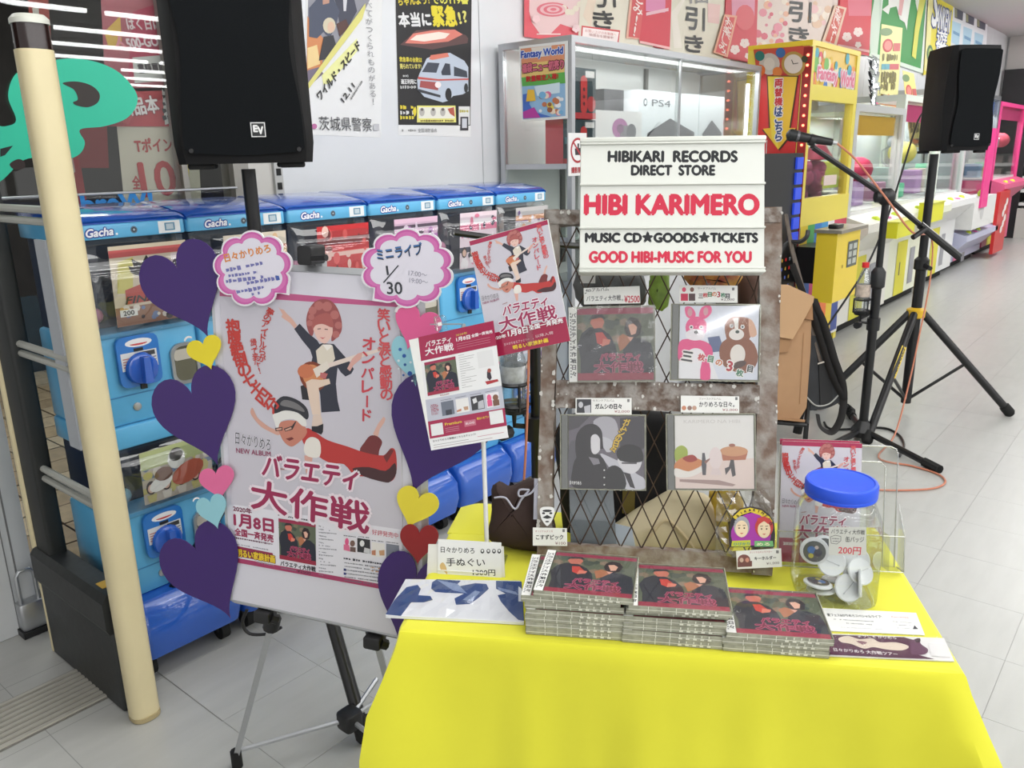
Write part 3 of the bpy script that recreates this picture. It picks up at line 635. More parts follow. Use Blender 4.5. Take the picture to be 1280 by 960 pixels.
part('pane', MB().box((CX0+CX1)/2-.03, CX1-.028, CY0+.018, CY0+.023, .83, 1.872), PANE, gc, smooth=False)
part('pane_edge', MB().box((CX0+CX1)/2-.008, (CX0+CX1)/2+.004, CY0+.008, CY0+.017, .83, 1.872), STEEL, gc, smooth=False)
part('side_pane', MB().box(CX0+.010, CX0+.015, CY0+.028, CY1-.028, .83, 1.872), PANE, gc, smooth=False)
part('side_pane', MB().box(CX1-.015, CX1-.010, CY0+.028, CY1-.028, .83, 1.872), PANE, gc, smooth=False)
for z in (1.35, 1.02):
    part('shelf', MB().box(CX0+.03, CX1-.03, CY0+.03, CY1-.02, z, z+.012), mat('shelf_glass', (176, 190, 184), .1), gc, smooth=False)
    part('shelf_edge', MB().box(CX0+.002, CX0+.006, CY0+.03, CY1-.03, z-.01, z+.014), ALU, gc, smooth=False)
part('slotted_rail', MB().box(3.52, 3.55, CY1-.035, CY1-.02, .85, 1.87), mat('rail_dark', (96, 96, 92), .4, .4), gc, smooth=False)
part('slotted_rail', MB().box(4.34, 4.37, CY1-.035, CY1-.02, .85, 1.87), MATS['rail_dark'], gc, smooth=False)
part('interior_light', MB().tube([(CX1-.05, CY0+.06, .9), (CX1-.05, CY0+.06, 1.8)], .012, 8), mat('led_strip', (255, 255, 255), .5, emit=3), gc)
ZS = 1.362
def carton(name, label, x0, x1, y, d, z0, z1, col, art, cat='boxed goods'):
    t = thing(name, label, cat, ((x0+x1)/2, y+d/2, z0))
    part('box', MB().box(x0, x1, y, y+d, z0, z1), mat('carton_%d_%d_%d' % col, col, .4), t, smooth=False)
    q = PR((x0, y-.0004, z0), (1, 0, 0), (0, 0, 1), .0008); art(q, x1-x0, z1-z0); part('print', q, PRINT, t, smooth=False); return t
def sw(q, w, h):
    q.rect(0, 0, w, h, (44, 66, 74), 0); q.rect(0, 0, w, h*.12, (206, 52, 60), 1); q.rect(w*.04, h*.45, w*.24, h*.6, (90, 140, 150), 1)
    q.poly(rrect(w*.2, h*.55, w*.09, 4, w*.22, h*.44), (40, 150, 206), 2); q.poly(rrect(w*.2, h*.75, w*.09, 4, w*.62, h*.48), (214, 56, 56), 2)
    q.poly(arc(w*.85, h*.3, w*.14, h*.16, n=12), (196, 50, 56), 2); q.rect(w*.66, h*.82, w*.94, h*.95, (236, 232, 232), 3)
    for v in (.3, .44, .58): q.poly(arc(w*.22, h*v, w*.035, n=8), (24, 60, 80), 3); q.poly(arc(w*.62, h*v, w*.035, n=8), (90, 20, 24), 3)
carton('console_box', 'dark console box with a blue and a red controller, upper of two in the showcase', 3.10, 3.36, 2.27, .1, ZS+.20, ZS+.42, (226, 96, 104), sw)
carton('console_box', 'dark console box with a blue and a red controller, lower of two in the showcase', 3.10, 3.36, 2.27, .1, ZS, ZS+.195, (226, 96, 104), sw)
def dryer(q, w, h):
    q.rect(0, 0, w, h, (232, 230, 230), 0); q.poly(arc(w*.55, h*.66, w*.16, h*.2, n=18), (176, 90, 160), 1); q.poly(arc(w*.55, h*.66, w*.07, h*.09, n=14), (120, 50, 110), 2)
    q.poly(arc(w*.78, h*.6, w*.1, h*.16, n=14), (84, 84, 92), 2); q.rect(w*.55, h*.5, w*.8, h*.72, (120, 116, 124), 1); q.rect(w*.5, 0, w*.6, h*.5, (172, 96, 160), 1); q.rect(.02, h*.18, w*.4, h*.24, (80, 80, 86), 1); q.rect(.02, h*.36, w*.4, h*.42, (80, 80, 86), 1)
    q.rect(w*.86, .02, w*.96, h*.5, (90, 90, 96), 1)
carton('hair_dryer_box', 'white box picturing a purple and grey hair dryer', 3.37, 3.83, 2.30, .1, ZS, ZS+.245, (228, 226, 226), dryer)
def cons(big):
    def f(q, w, h):
        q.rect(0, 0, w, h, (226, 232, 236), 0); q.poly([(0, 0), (w*.3, 0), (0, h*.3)], (170, 200, 214), 1)
        if big:
            q.text('PS4', (w*.2, h*.83), (w*.5, h*.83), .035, (80, 84, 92), 2); q.poly(arc(w*.1, h*.83, .02, n=12), (80, 84, 92), 2); q.poly(arc(w*.1, h*.83, .012, n=12), (226, 232, 236), 3)
        q.poly([(w*.14, h*.4), (w*.5, h*.62), (w*.93, h*.42), (w*.93, h*.34), (w*.6, h*.14), (w*.14, h*.26)], (46, 48, 52), 2); q.poly([(w*.14, h*.4), (w*.5, h*.62), (w*.93, h*.42), (w*.55, h*.24)], (66, 68, 74), 3)
        q.poly(cr([(w*.62, h*.3), (w*.7, h*.4), (w*.86, h*.4), (w*.97, h*.3), (w*.99, h*.06), (w*.93, h*.03), (w*.87, h*.16), (w*.74, h*.16), (w*.68, h*.03), (w*.62, h*.06)], 3), (38, 40, 44), 4)
        q.poly(arc(w*.74, h*.28, .012, n=10), (90, 92, 98), 5); q.poly(arc(w*.86, h*.28, .012, n=10), (90, 92, 98), 5)
    return f
carton('games_console_box', 'white box picturing a black console and a controller, larger of two', 3.86, 4.53, 2.34, .09, ZS, ZS+.36, (222, 228, 232), cons(True))
carton('games_console_box', 'white box picturing only a controller and part of a console, smaller of two', 4.54, 4.86, 2.34, .09, ZS, ZS+.36, (224, 230, 234), cons(False))
def rb(q, w, h):
    q.rect(0, 0, w, h, (216, 206, 204), 0)
    for k in range(5): q.rect(.01, h*(.08+.18*k), w-.01, h*(.18+.18*k), (196, 90, 92) if k % 2 else (220, 180, 176), 1)
carton('striped_box', 'slim red and white striped box beside the console boxes', 4.88, 5.0, 2.40, .09, ZS, ZS+.33, (200, 120, 118), rb)
carton('dark_box', 'dark grey box standing behind the console boxes', 3.78, 3.98, 2.50, .07, ZS, ZS+.37, (66, 66, 70), lambda q, w, h: q.rect(.01, .01, w-.01, h-.01, (76, 76, 80), 0))
l = bpy.data.lights.new('showcase_fill_light', 'AREA'); l.shape = 'RECTANGLE'; l.size = 1.8; l.size_y = .1; l.energy = 12; o = bpy.data.objects.new('showcase_fill_light', l); COL.objects.link(o); o.location = (4.06, CY0+.09, 1.865)  # fill light added under the showcase top to brighten the boxes
# poster on the side pane
c = [onx(*p, 3.068) for p in ((649, 58), (710, 51), (710, 148), (653, 152))]
q = PR((3.066, c[3].y, c[3].z), (0, -1, 0), (0, 0, 1), .0006)
t = thing('colourful_flyer', 'brightly coloured sheet taped to the side pane of the showcase', 'poster', (3.066, 2.36, c[3].z))
part('sheet', MB().prism([((c[3].y-p.y), p.z-c[3].z) for p in c], 0, .001, frame((3.067, c[3].y, c[3].z), (0, -1, 0), (0, 0, 1), (-1, 0, 0))), PAPER, t, smooth=False)
q.px([(651, 61), (706, 55), (707, 145), (654, 149)], (150, 190, 224), 1); q.px([(651, 61), (706, 55), (706, 74), (652, 80)], (226, 150, 110), 2); q.px([(664, 60), (690, 57), (686, 70), (668, 72)], (236, 226, 214), 3)
q.px([(652, 80), (706, 74), (706, 92), (652, 97)], (232, 200, 120), 2); q.px([(652, 97), (706, 90), (707, 104), (653, 108)], (96, 176, 80), 2)
q.ptext('Fantasy World', (652, 70), (704, 64), 11, (40, 80, 180), 5, bold=.05, out=(230, 236, 244), ow=.08)
q.ptext('福袋ニュー初売り', (653, 86), (705, 80), 11, (214, 110, 130), 5, bold=.05, out=(90, 30, 50), ow=.08); q.ptext('数量限定入荷!', (658, 99), (698, 95), 7, (196, 30, 40), 5, bold=.05)
q.px([(654, 118), (664, 116), (662, 130), (668, 140), (690, 146), (654, 148)], (70, 110, 196), 3); q.px([(668, 108), (700, 103), (700, 116), (672, 120)], (214, 232, 240), 3)
R = random.Random(3)
for k in range(26): q.px(arc(R.uniform(674, 703), R.uniform(118, 141), R.uniform(2, 5), n=9), R.choice([(240, 220, 200), (230, 120, 160), (120, 180, 220), (240, 240, 240), (200, 120, 80), (150, 90, 60), (230, 210, 90)]), 4)
q.px([(654, 140), (668, 134), (676, 147), (655, 148)], (190, 60, 160), 4); q.px([(660, 112), (668, 112), (670, 126), (658, 127)], (238, 190, 60), 4)
part('print', q, PRINT, t, smooth=False)
# no-touching sign stickers
def nosign(label, x, y, z, r=.055):
    t = thing('notice_sticker', label, 'sign', (x, y, z-.1)); q = PR((x, y, z), (1, 0, 0), (0, 0, 1), .0006)
    q.rect(-.07, -.11, .07, .075, (232, 232, 232), 0); q.poly(arc(0, 0, r, n=24), (176, 50, 60), 1); q.poly(arc(0, 0, r*.82, n=24), (236, 236, 236), 2)
    q.poly([(-.02, -.02), (.02, -.02), (.024, .012), (.008, .01), (.01, .03), (-.004, .03), (-.004, .01), (-.024, .008)], (50, 46, 50), 3)
    q.line([(-r*.6, r*.6), (r*.6, -r*.6)], .009, (176, 50, 60), 4); q.text('撮影禁止', (-.05, -.085), (.05, -.085), .026, (170, 40, 50), 3, bold=.03)
    b = MB().box(x-.07, x+.07, y+.0004, y+.002, z-.11, z+.075); part('sticker', b, PAPER, t, smooth=False); part('print', q, PRINT, t, smooth=False)
p = ony(722, 188, 2.195); nosign('small prohibition sticker at the left end of the showcase front', p.x, 2.195, p.z)
p = ony(963, 190, 2.195); nosign('small prohibition sticker at the right end of the showcase front', p.x, 2.195, p.z)

# ================================================================ BANNERS HIGH ON THE WALL
def flower(q, x, y, r, col=(244, 226, 222), lay=4):
    for k in range(5): a = math.radians(90+72*k); q.px(arc(x+r*.55*math.cos(a), y+r*.55*math.sin(a), r*.5, n=9), col, lay)
def bn(q, xk, xs, dy=0):
    pass
PK = (222, 56, 74)
def b1(q):
    q.px([(655, -40), (760, -50), (760, 60), (655, 46)], (228, 96, 108), 1)
    q.px([(662, -40), (730, -40), (735, 24), (718, 36), (700, 30), (688, 42), (674, 42), (664, 28), (661, 14)], (238, 206, 206), 2)
    for k in range(5): q.px(arc(690, 12, 20-k*4, 9-k*1.8, n=20), (238, 190, 194) if k % 2 else (230, 120, 134), 3+k)
    q.px([(670, 42), (700, 42), (700, 43.5), (670, 43.5)], (250, 226, 224), 3); flower(q, 718, 36, 5, (250, 220, 222), 9); flower(q, 668, 24, 5, (248, 214, 216), 9)
    for k in range(6): q.px(arc(704+k*5, 10+6*math.sin(k), 4, n=8), (236, 226, 206), 3)
def b2(q):
    q.px([(728, -50), (816, -50), (816, 66), (722, 50)], (232, 224, 206), 2)
    q.px([(728, 20), (740, -20), (748, -20), (738, 34)], (236, 216, 196), 3)
    q.ptext('引', (740, -5), (768, -5), 28, (54, 52, 52), 5, bold=.03); q.ptext('き', (740, 24), (766, 26), 21, (44, 42, 42), 5, bold=.04)
    q.px([(790, -40), (812, -40), (800, 50), (781, 48)], (236, 180, 160), 6); q.px([(793, -40), (809, -40), (798, 48), (784, 46)], (220, 90, 92), 7); q.pvert('お楽しみ!!', [(803, -35), (790, 46)], 12, (250, 232, 226), 9, bold=.03)
def b3(q):
    q.px([(801, -50), (840, -50), (836, 62), (798, 54)], (216, 62, 78), 5); q.px([(806, -50), (832, -50), (830, 16), (806, 14)], (226, 140, 180), 6)
    flower(q, 812, 40, 7); flower(q, 824, 32, 6); flower(q, 822, 52, 4); q.px([(806, 16), (834, 10), (834, 14), (806, 20)], (240, 190, 200), 7)
    q.px([(798, 54), (836, 62), (836, 59), (798, 51)], (246, 190, 190), 7)
def b4(q):
    q.px([(832, -50), (915, -50), (912, 84), (829, 66)], (230, 224, 206), 2); q.px([(860, -10), (846, 20), (852, 60), (842, 60), (838, 16)], (240, 232, 220), 3)
    q.ptext('福', (856, -6), (884, -6), 20, (150, 150, 148), 5, bold=.03); q.ptext('引', (856, 22), (880, 25), 27, (70, 70, 70), 5, bold=.03); q.ptext('き', (855, 54), (878, 56), 20, (38, 38, 38), 5, bold=.04)
    q.px([(884, 4), (900, 6), (898, 30), (884, 28)], (238, 200, 196), 3)
def b5(q):
    q.px([(908, -50), (948, -50), (944, 80), (904, 70)], (216, 58, 74), 4); q.px([(912, -50), (944, -50), (942, 24), (914, 22)], (224, 150, 176), 5)
    q.px(arc(930, 22, 12, 16, 0, 360, 14), (222, 90, 100), 6); flower(q, 918, 62, 6); flower(q, 930, 54, 6); flower(q, 934, 70, 4)
    q.px([(904, 18), (920, 20), (908, 72), (890, 66)], (236, 170, 140), 7); q.px([(905, 21), (917, 22), (906, 69), (893, 65)], (222, 76, 78), 8); q.pvert('お楽しみ', [(911, 24), (900, 66)], 10, (250, 230, 224), 9, bold=.03)
def b6(q):
    q.px([(938, -50), (1042, -50), (1036, 60), (940, 64)], (228, 210, 200), 2)
    R = random.Random(5)
    for k in range(30): q.px(arc(R.uniform(942, 984), R.uniform(-5, 58), R.uniform(2, 6), n=8), R.choice(((226, 140, 156), (240, 226, 210), (214, 96, 116), (236, 180, 150))), 3)
    for k in range(18): q.px(arc(R.uniform(1010, 1036), R.uniform(-5, 30), R.uniform(2, 6), n=8), R.choice(((236, 190, 190), (240, 226, 210), (226, 190, 160))), 3)
    q.ptext('引', (985, 14), (1013, 16), 25, (38, 38, 38), 6, bold=.03); q.ptext('き', (985, 42), (1010, 45), 18, (34, 34, 34), 6, bold=.04)
def b7(q):
    q.px([(1052, -50), (1092, -50), (1086, 66), (1046, 58)], (214, 46, 62), 4); q.px([(1056, -50), (1090, -50), (1088, 20), (1060, 20)], (222, 110, 130), 5)
    flower(q, 1058, 46, 6); flower(q, 1072, 40, 6); flower(q, 1072, 56, 4); q.px([(1046, 58), (1086, 66), (1086, 63), (1046, 55)], (240, 180, 180), 6)
    q.px([(1042, 6), (1057, 10), (1044, 58), (1026, 52)], (226, 196, 170), 7); q.px([(1044, 9), (1054, 12), (1041, 55), (1030, 51)], (210, 84, 70), 8); q.pvert('お楽しみ!!', [(1048, 12), (1036, 54)], 8, (248, 230, 224), 9, bold=.03)
def far_poster(name, label, cat, pts, Y, f, edge): return poster(name, label, cat, pts, Y, build=f, edge=edge, eps=.0012, thick=.002)
far_poster('festive_banner', 'pink and white patterned banner above the left end of the showcase', 'banner', [(655, -60), (730, -60), (728, 50), (655, 46)], YW-.01, b1, (228, 96, 108))
far_poster('festive_banner', 'cream banner with black brush characters above the notice strip', 'banner', [(727, -60), (801, -60), (799, 56), (724, 50)], YW-.012, b2, (232, 224, 206))
far_poster('festive_banner', 'red banner with two white blossoms between the cream banners, leftmost of three', 'banner', [(801, -60), (840, -60), (836, 62), (798, 56)], YW-.014, b3, (216, 62, 78))
far_poster('festive_banner', 'cream banner with grey and black brush characters, middle of the showcase top', 'banner', [(833, -60), (912, -60), (908, 74), (829, 62)], YW-.010, b4, (230, 224, 206))
far_poster('festive_banner', 'red banner with white blossoms above the right end of the showcase', 'banner', [(908, -60), (948, -60), (944, 80), (904, 72)], YW-.016, b5, (216, 58, 74))
far_poster('festive_banner', 'flower-patterned banner with black brush characters above the yellow claw machine', 'banner', [(942, -60), (1056, -60), (1046, 62), (938, 68)], YW-.012, b6, (228, 210, 200))
far_poster('festive_banner', 'red banner with white blossoms beside the green banner', 'banner', [(1052, -60), (1092, -60), (1086, 70), (1044, 62)], YW-.018, b7, (214, 46, 62))
def strip(q):
    q.px([(727, 32), (775, 38), (773, 55), (726, 47)], (200, 60, 66), 1); q.px([(728.5, 34), (773.5, 40), (771.5, 53), (727.5, 45.5)], (240, 226, 224), 2)
    q.ptext('お買い上げのお客様へ', (731, 38), (770, 43.5), 3.5, (196, 110, 110), 3); q.ptext('抽選会を開催中', (736, 43), (766, 47.5), 3.5, (170, 110, 110), 3)
poster('notice_strip', 'small white notice with a red border standing on top of the showcase', 'notice', [(727, 32), (775, 38), (773, 55), (726, 47)], CY0+.02, build=strip, edge=(236, 226, 224))
def g1(q):
    q.px([(1092, -60), (1168, -60), (1154, 92), (1086, 70)], (44, 146, 62), 1); q.px([(1086, 40), (1102, -60), (1108, -60), (1096, 74), (1088, 71)], (206, 222, 206), 2)
    q.px([(1086, 70), (1154, 92), (1154, 87), (1088, 65)], (214, 226, 214), 2); q.px([(1150, 90), (1158, 92), (1170, -60), (1162, -60)], (226, 232, 226), 3)
    q.px([(1102, 12), (1110, 18), (1112, 10), (1120, 8), (1124, 24), (1130, 28), (1133, 38), (1134, 26), (1138, 0), (1138, -40), (1110, -40), (1110, 6)], (238, 238, 232), 4)
    q.px([(1124, -4), (1130, -4), (1126, 20), (1122, 18)], (226, 170, 170), 5); q.px([(1142, -30), (1152, -30), (1150, 2), (1146, 14), (1144, 4)], (236, 240, 230), 4)
    q.px([(1150, -10), (1158, -10), (1148, 40), (1144, 74), (1139, 70), (1143, 34)], (216, 214, 80), 5); q.px([(1104, -50), (1108, -50), (1100, 30), (1100, 10)], (226, 236, 226), 4)
far_poster('green_banner', 'tall green banner with white and yellow splashes', 'banner', [(1090, -60), (1170, -60), (1156, 92), (1086, 70)], YW-.008, g1, (44, 146, 62))
def g2(q):
    q.px([(1168, -60), (1196, -60), (1186, 70), (1155, 92)], (230, 214, 40), 1); q.px([(1160, 0), (1166, -50), (1170, -50), (1160, 90), (1155, 88)], (232, 224, 150), 2)
    q.ptext('S', (1166, 8), (1172, 10), 34, (240, 240, 240), 5, bold=.04, out=(30, 60, 130), ow=.06); q.ptext('ANKEN', (1170, 20), (1187, 28), 15, (240, 240, 240), 5, bold=.03, out=(30, 60, 130), ow=.1)
    q.ptext('遊', (1170, 46), (1183, 50), 15, (240, 240, 240), 5, bold=.03, out=(30, 60, 130), ow=.1); q.ptext('庵!', (1169, 60), (1184, 62), 13, (236, 240, 246), 5, bold=.03, out=(30, 60, 130), ow=.1)
    q.px(arc(1162, 68, 4, 12, n=12), (60, 110, 70), 4); q.px(arc(1162, 68, 2.4, 8, n=12), (170, 190, 90), 5)
far_poster('yellow_banner', 'yellow banner with white letters outlined in blue', 'banner', [(1168, -60), (1196, -60), (1186, 86), (1154, 94)], YW-.02, g2, (230, 214, 40))
def g3(q):
    q.px([(1194, -60), (1240, -60), (1232, 70), (1184, 70)], (232, 234, 238), 1); q.px([(1212, -20), (1236, -16), (1235, 11), (1213, 0)], (46, 46, 46), 2); q.px([(1218, -8), (1232, 4), (1232, 7), (1216, -2)], (200, 200, 200), 3)
    for k, x in enumerate((1193, 1207, 1221)):
        q.px([(x, 9+k*7), (x+11, 12+k*7), (x+10, 26+k*6), (x, 22+k*6)], (60, 64, 84), 2); q.px([(x, 10+k*7), (x+3, 12+k*7), (x+3, 22+k*6), (x, 21+k*6)], (150, 150, 110), 3)
        q.px([(x-3, 26+k*7), (x+8, 30+k*7), (x+5, 58+k*4), (x-4, 53+k*4)], (176, 212, 230), 2); q.px([(x-2, 38+k*6), (x+6, 42+k*6), (x+6, 46+k*6), (x-2, 42+k*6)], (110, 160, 200), 3)
    q.squiggle((1204, 5), (1222, 14), 3, (90, 90, 96), 3)
far_poster('price_board', 'white board with three dark and three pale blue squares, high on the wall', 'poster', [(1196, -60), (1240, -60), (1230, 90), (1184, 88)], YW-.012, g3, (232, 234, 238))
# ================================================================ CLAW MACHINES AND THE FAR AISLE
YEL = mat('yellow_panel', (244, 214, 52), .35); PYEL = mat('pale_yellow_frame', (240, 222, 90), .35); REDP = mat('red_panel', (206, 44, 44), .35)
BOOTH = glass('booth_glass', (250, 252, 251), .015, .01, 0)
def booth_lamp(x, y, z, w, p):
    l = bpy.data.lights.new('booth_lamp', 'AREA'); l.shape = 'RECTANGLE'; l.size = w; l.size_y = .15; l.energy = p
    o = bpy.data.objects.new('booth_lamp', l); COL.objects.link(o); o.location = (x, y, z)
booth_lamp(5.65, 2.2, 1.74, .6, 5); PALE = mat('pale_grey_panel', (214, 218, 216), .4)
def plush_heap(b, x0, x1, y0, y1, z0, z1, n, r, R):
    for k in range(n): b.ball((R.uniform(x0, x1), R.uniform(y0, y1), R.uniform(z0, z1)), r*R.uniform(.7, 1.2), 8, 5, (1, R.uniform(.7, 1.2), R.uniform(.7, 1.1)))
    return b
def claw(b, x, y, z):
    b.tube([(x, y, z+.30), (x, y, z)], .012, 6); b.ball((x, y, z), .05, 10, 6)
    for a in (0, 120, 240):
        c, s = math.cos(math.radians(a)), math.sin(math.radians(a)); b.tube([(x, y, z-.02), (x+.09*c, y+.09*s, z-.08), (x+.08*c, y+.08*s, z-.18), (x+.02*c, y+.02*s, z-.22)], .009, 5)
# --- the yellow machine
X0, X1, Y0, Y1, ZT = 5.20, 6.10, 1.95, 2.36, 2.04
m1 = thing('claw_machine', 'yellow claw machine with red side panel and a downward arrow sign', 'claw machine', (5.65, 2.2, 0))
b = MB().box(X0, X1, Y0, Y1, ZT-.03, ZT); part('roof', b, YEL, m1, smooth=False)
part('header', MB().box(X0+.012, X1, Y0+.01, Y1, ZT-.28, ZT-.03), mat('header_yellow', (236, 196, 80), .4), m1, smooth=False)
for x, y in ((X0+.03, Y0+.03), (X1-.03, Y0+.03), (X0+.03, Y1-.03), (X1-.03, Y1-.03)): part('corner_post', MB().box(x-.0285, x+.0285, y-.0285, y+.0285, .05, ZT-.03), PYEL, m1, smooth=False)
part('rail', MB().box(X0, X1, Y0, Y0+.05, 1.70, 1.79), PYEL, m1, smooth=False); part('rail', MB().box(X0, X1, Y0-.004, Y0+.05, .93, 1.10), PYEL, m1, smooth=False)
part('front_pane', MB().box(X0+.06, X1-.06, Y0+.02, Y0+.026, 1.10, 1.70), BOOTH, m1, smooth=False)
part('back_board', MB().box(X0+.06, X1-.02, Y1-.03, Y1-.02, .95, 1.76), mat('booth_back', (206, 214, 216), .3), m1, smooth=False)
part('side_pane', MB().box(X1-.02, X1-.014, Y0+.06, Y1-.06, 1.05, 1.76), BOOTH, m1, smooth=False)
part('prize_floor', MB().box(X0+.03, X1-.03, Y0+.06, Y1-.03, .98, 1.0), mat('booth_floor', (120, 60, 84), .6), m1, smooth=False)
part('plush_heap', plush_heap(MB(), X0+.12, X1-.12, Y0+.14, Y1-.1, 1.02, 1.22, 90, .055, random.Random(2)), mat('magenta_plush', (168, 62, 112), .7, noise=.35, nscale=30), m1, kind='stuff')
part('plush_heap', plush_heap(MB(), X0+.12, X1-.12, Y0+.14, Y1-.1, 1.20, 1.30, 34, .05, random.Random(4)), mat('pink_plush', (206, 90, 140), .7, noise=.3, nscale=30), m1, kind='stuff')
part('price_plate', MB().box(X0+.42, X0+.66, Y0+.012, Y0+.018, 1.17, 1.235), mat('ivory_plate', (226, 206, 200), .4), m1, smooth=False)
cb = MB(); claw(cb, 5.75, 2.2, 1.52); cb.box(5.66, 5.84, 2.12, 2.28, 1.66, 1.74); part('claw', cb, STEEL, m1)
part('hanging_prize', MB().lathe([(.0, .1), (.05, .09), (.11, .0), (.0, -.01)], rz(0, (5.85, 2.1, 1.34)), 12), mat('crimson_prize', (190, 46, 84), .5), m1)
part('led_channel', MB().box(X0-.006, X0+.002, Y0-.004, Y0+.05, .55, ZT-.04), mat('led_channel', (150, 24, 20), .4), m1, smooth=False)
LED = mat('led_red', (255, 120, 90), .4, emit=5)
for k in range(24): part('led', MB().ball((X0-.009, Y0+.02, .62+k*.058), .009, 8, 5), LED, m1)
part('side_panel', MB().box(X0-.002, X0+.012, Y0+.06, Y1-.06, 1.38, ZT-.03), REDP, m1, smooth=False)
q = PR((X0-.004, Y1, 1.0), (0, -1, 0), (0, 0, 1), .0012)
q.px([(942, 62), (1013, 57), (1010, 92), (946, 92)], (206, 80, 60), 1)
for (x, y, r, c) in ((962, 80, 13, (206, 196, 184)), (992, 80, 15, (176, 140, 60)), (992, 80, 11.5, (226, 210, 196)), (950, 88, 7, (220, 110, 40)), (972, 90, 6, (224, 130, 60)), (950, 70, 6, (40, 120, 110)), (976, 66, 6, (60, 110, 170)), (1006, 74, 4, (60, 70, 40))):
    q.px(arc(x, y, r, r*1.05, n=18), c, 2 if r > 10 else 3)
q.px(arc(962, 80, 7, 8, n=14), (224, 214, 200), 4); q.pline([(992, 80), (998, 79)], 1, (80, 70, 60), 5); q.pline([(992, 80), (990, 75)], 1, (80, 70, 60), 5); q.px(arc(992, 80, 15, 15.5, n=22), (186, 150, 70), 2)
q.px(arc(992, 80, 11.5, 12, n=22), (230, 216, 204), 4)
AR = [(960, 95.5), (997, 96), (987, 160), (995, 160), (973, 187), (954, 161), (963, 160)]
q.px([(x+(1.5 if x > 972 else -1.5), y+(1.2 if y > 100 else -1.2)) for x, y in AR], (70, 50, 30), 3); q.px(AR, (238, 190, 50), 4); q.px([(961, 96), (974, 96), (973, 186), (965, 172), (964, 150)], (240, 214, 70), 5)
for ch, y, c in zip('両替機はこちら', (104, 115.5, 127, 138.5, 149, 160, 171), [(206, 50, 56)]*3+[(40, 70, 130)]*4):
    u = q.uv(974, y); sc = abs(q.uv(974, y)[1]-q.uv(974, y+10)[1]); q.char(ch, u, sc*1.0, 0, c, 8, bold=.05, out=(236, 230, 232), ow=.13)
part('side_print', q, PRINT, m1, smooth=False)
q = PR((X0, Y0+.008, ZT-.28), (1, 0, 0), (0, 0, 1), .0012); R = random.Random(8)
for k in range(40): q.poly(arc(R.uniform(.05, .85), R.uniform(.03, .22), R.uniform(.02, .05), n=8), R.choice(((240, 200, 60), (70, 170, 190), (60, 120, 200), (240, 150, 60), (230, 90, 110), (240, 230, 190), (120, 190, 90))), 1)
q.text('Fantasy', (.13, .09), (.48, .09), .09, (232, 120, 150), 4, bold=.05, out=(244, 226, 232), ow=.14); q.text('World', (.55, .09), (.82, .09), .09, (232, 120, 150), 4, bold=.05, out=(244, 226, 232), ow=.14)
part('header_print', q, PRINT, m1, smooth=False)
q = PR((X0, Y0-.002, .1), (1, 0, 0), (0, 0, 1), .0012)
for fx in (X0+.08, X1-.08): part('caster', MB().tube([(fx, Y0+.08, .035), (fx+.04, Y0+.08, .035)], .035, 12), RUBBER, m1)
part('lower_cabinet', MB().box(X0, X1, Y0, Y1, .10, .93), mat('cabinet_white', (226, 224, 220), .4), m1, smooth=False)
for k, c in enumerate(((230, 206, 40), (70, 170, 90), (40, 120, 200), (60, 150, 210), (236, 230, 230), (206, 60, 100), (196, 60, 90))): q.rect(.02+k*.125, .70, .145+k*.125, .83, c, 1)
for k, c in enumerate(((226, 196, 40), (40, 100, 190), (200, 50, 110), (214, 70, 60), (232, 120, 60), (230, 200, 50), (60, 80, 150))): q.poly([(.02+k*.12, .02), (.16+k*.12, .02), (.12+k*.12, .66), (-.0+k*.12, .66)], c, 1)
part('cabinet_print', q, PRINT, m1, smooth=False)
# yellow coin changer box hung on its front
c0 = ony(1018, 300, 1.78)
KY = 1.66; KX0 = ony(1043, 340, KY).x; KX1 = ony(1071, 340, KY).x; KZ0 = ony(1043, 378, KY).z; KZ1 = ony(1043, 293, KY).z
t = thing('coin_box', 'yellow metal coin box with a grey lid, in front of the yellow claw machine', 'coin box', (KX0+.1, 1.8, KZ0))
KB = onx(1017, 340, KX0).y; part('bracket', MB().box(KX0+.08, KX1-.08, KB, Y0-.004, KZ0+.1, KZ1-.1), BLACKM, t, smooth=False); part('body', MB().box(KX0, KX1, KY, KB, KZ0, KZ1), YEL, t, smooth=False); part('lid', MB().box(KX0-.02, KX1+.05, KY-.03, KB+.01, KZ1, KZ1+.02), mat('lid_grey', (150, 144, 130), .35, .3), t, smooth=False)
q = PR((KX0, KY-.001, KZ0), (1, 0, 0), (0, 0, 1), .001); kw, kh = KX1-KX0, KZ1-KZ0; q.rect(kw*.48, kh*.46, kw*.92, kh*.84, (90, 96, 90), 1)
for k in range(3): q.rect(kw*.53, kh*(.5+k*.11), kw*.66, kh*(.58+k*.11), (190, 196, 190), 2); q.rect(kw*.72, kh*(.5+k*.11), kw*.87, kh*(.58+k*.11), (200, 204, 196), 2)
q.poly(arc(kw*.3, kh*.5, .012, n=10), (180, 150, 40), 1); part('label_plate', q, PRINT, t, smooth=False)
t = thing('remote_control', 'small black device lying on the grey lid of the yellow coin box', 'device', (KX0+.14, KY+.06, KZ1+.0205)); part('case', MB().rbox(KX0+.08, KX0+.2, KY+.03, KY+.09, KZ1+.0205, KZ1+.045, .01), BLACKP, t); part('button', MB().rbox(KX0+.12, KX0+.14, KY+.05, KY+.07, KZ1+.045, KZ1+.048, .004), mat('grey_button', (120, 120, 120), .5), t)
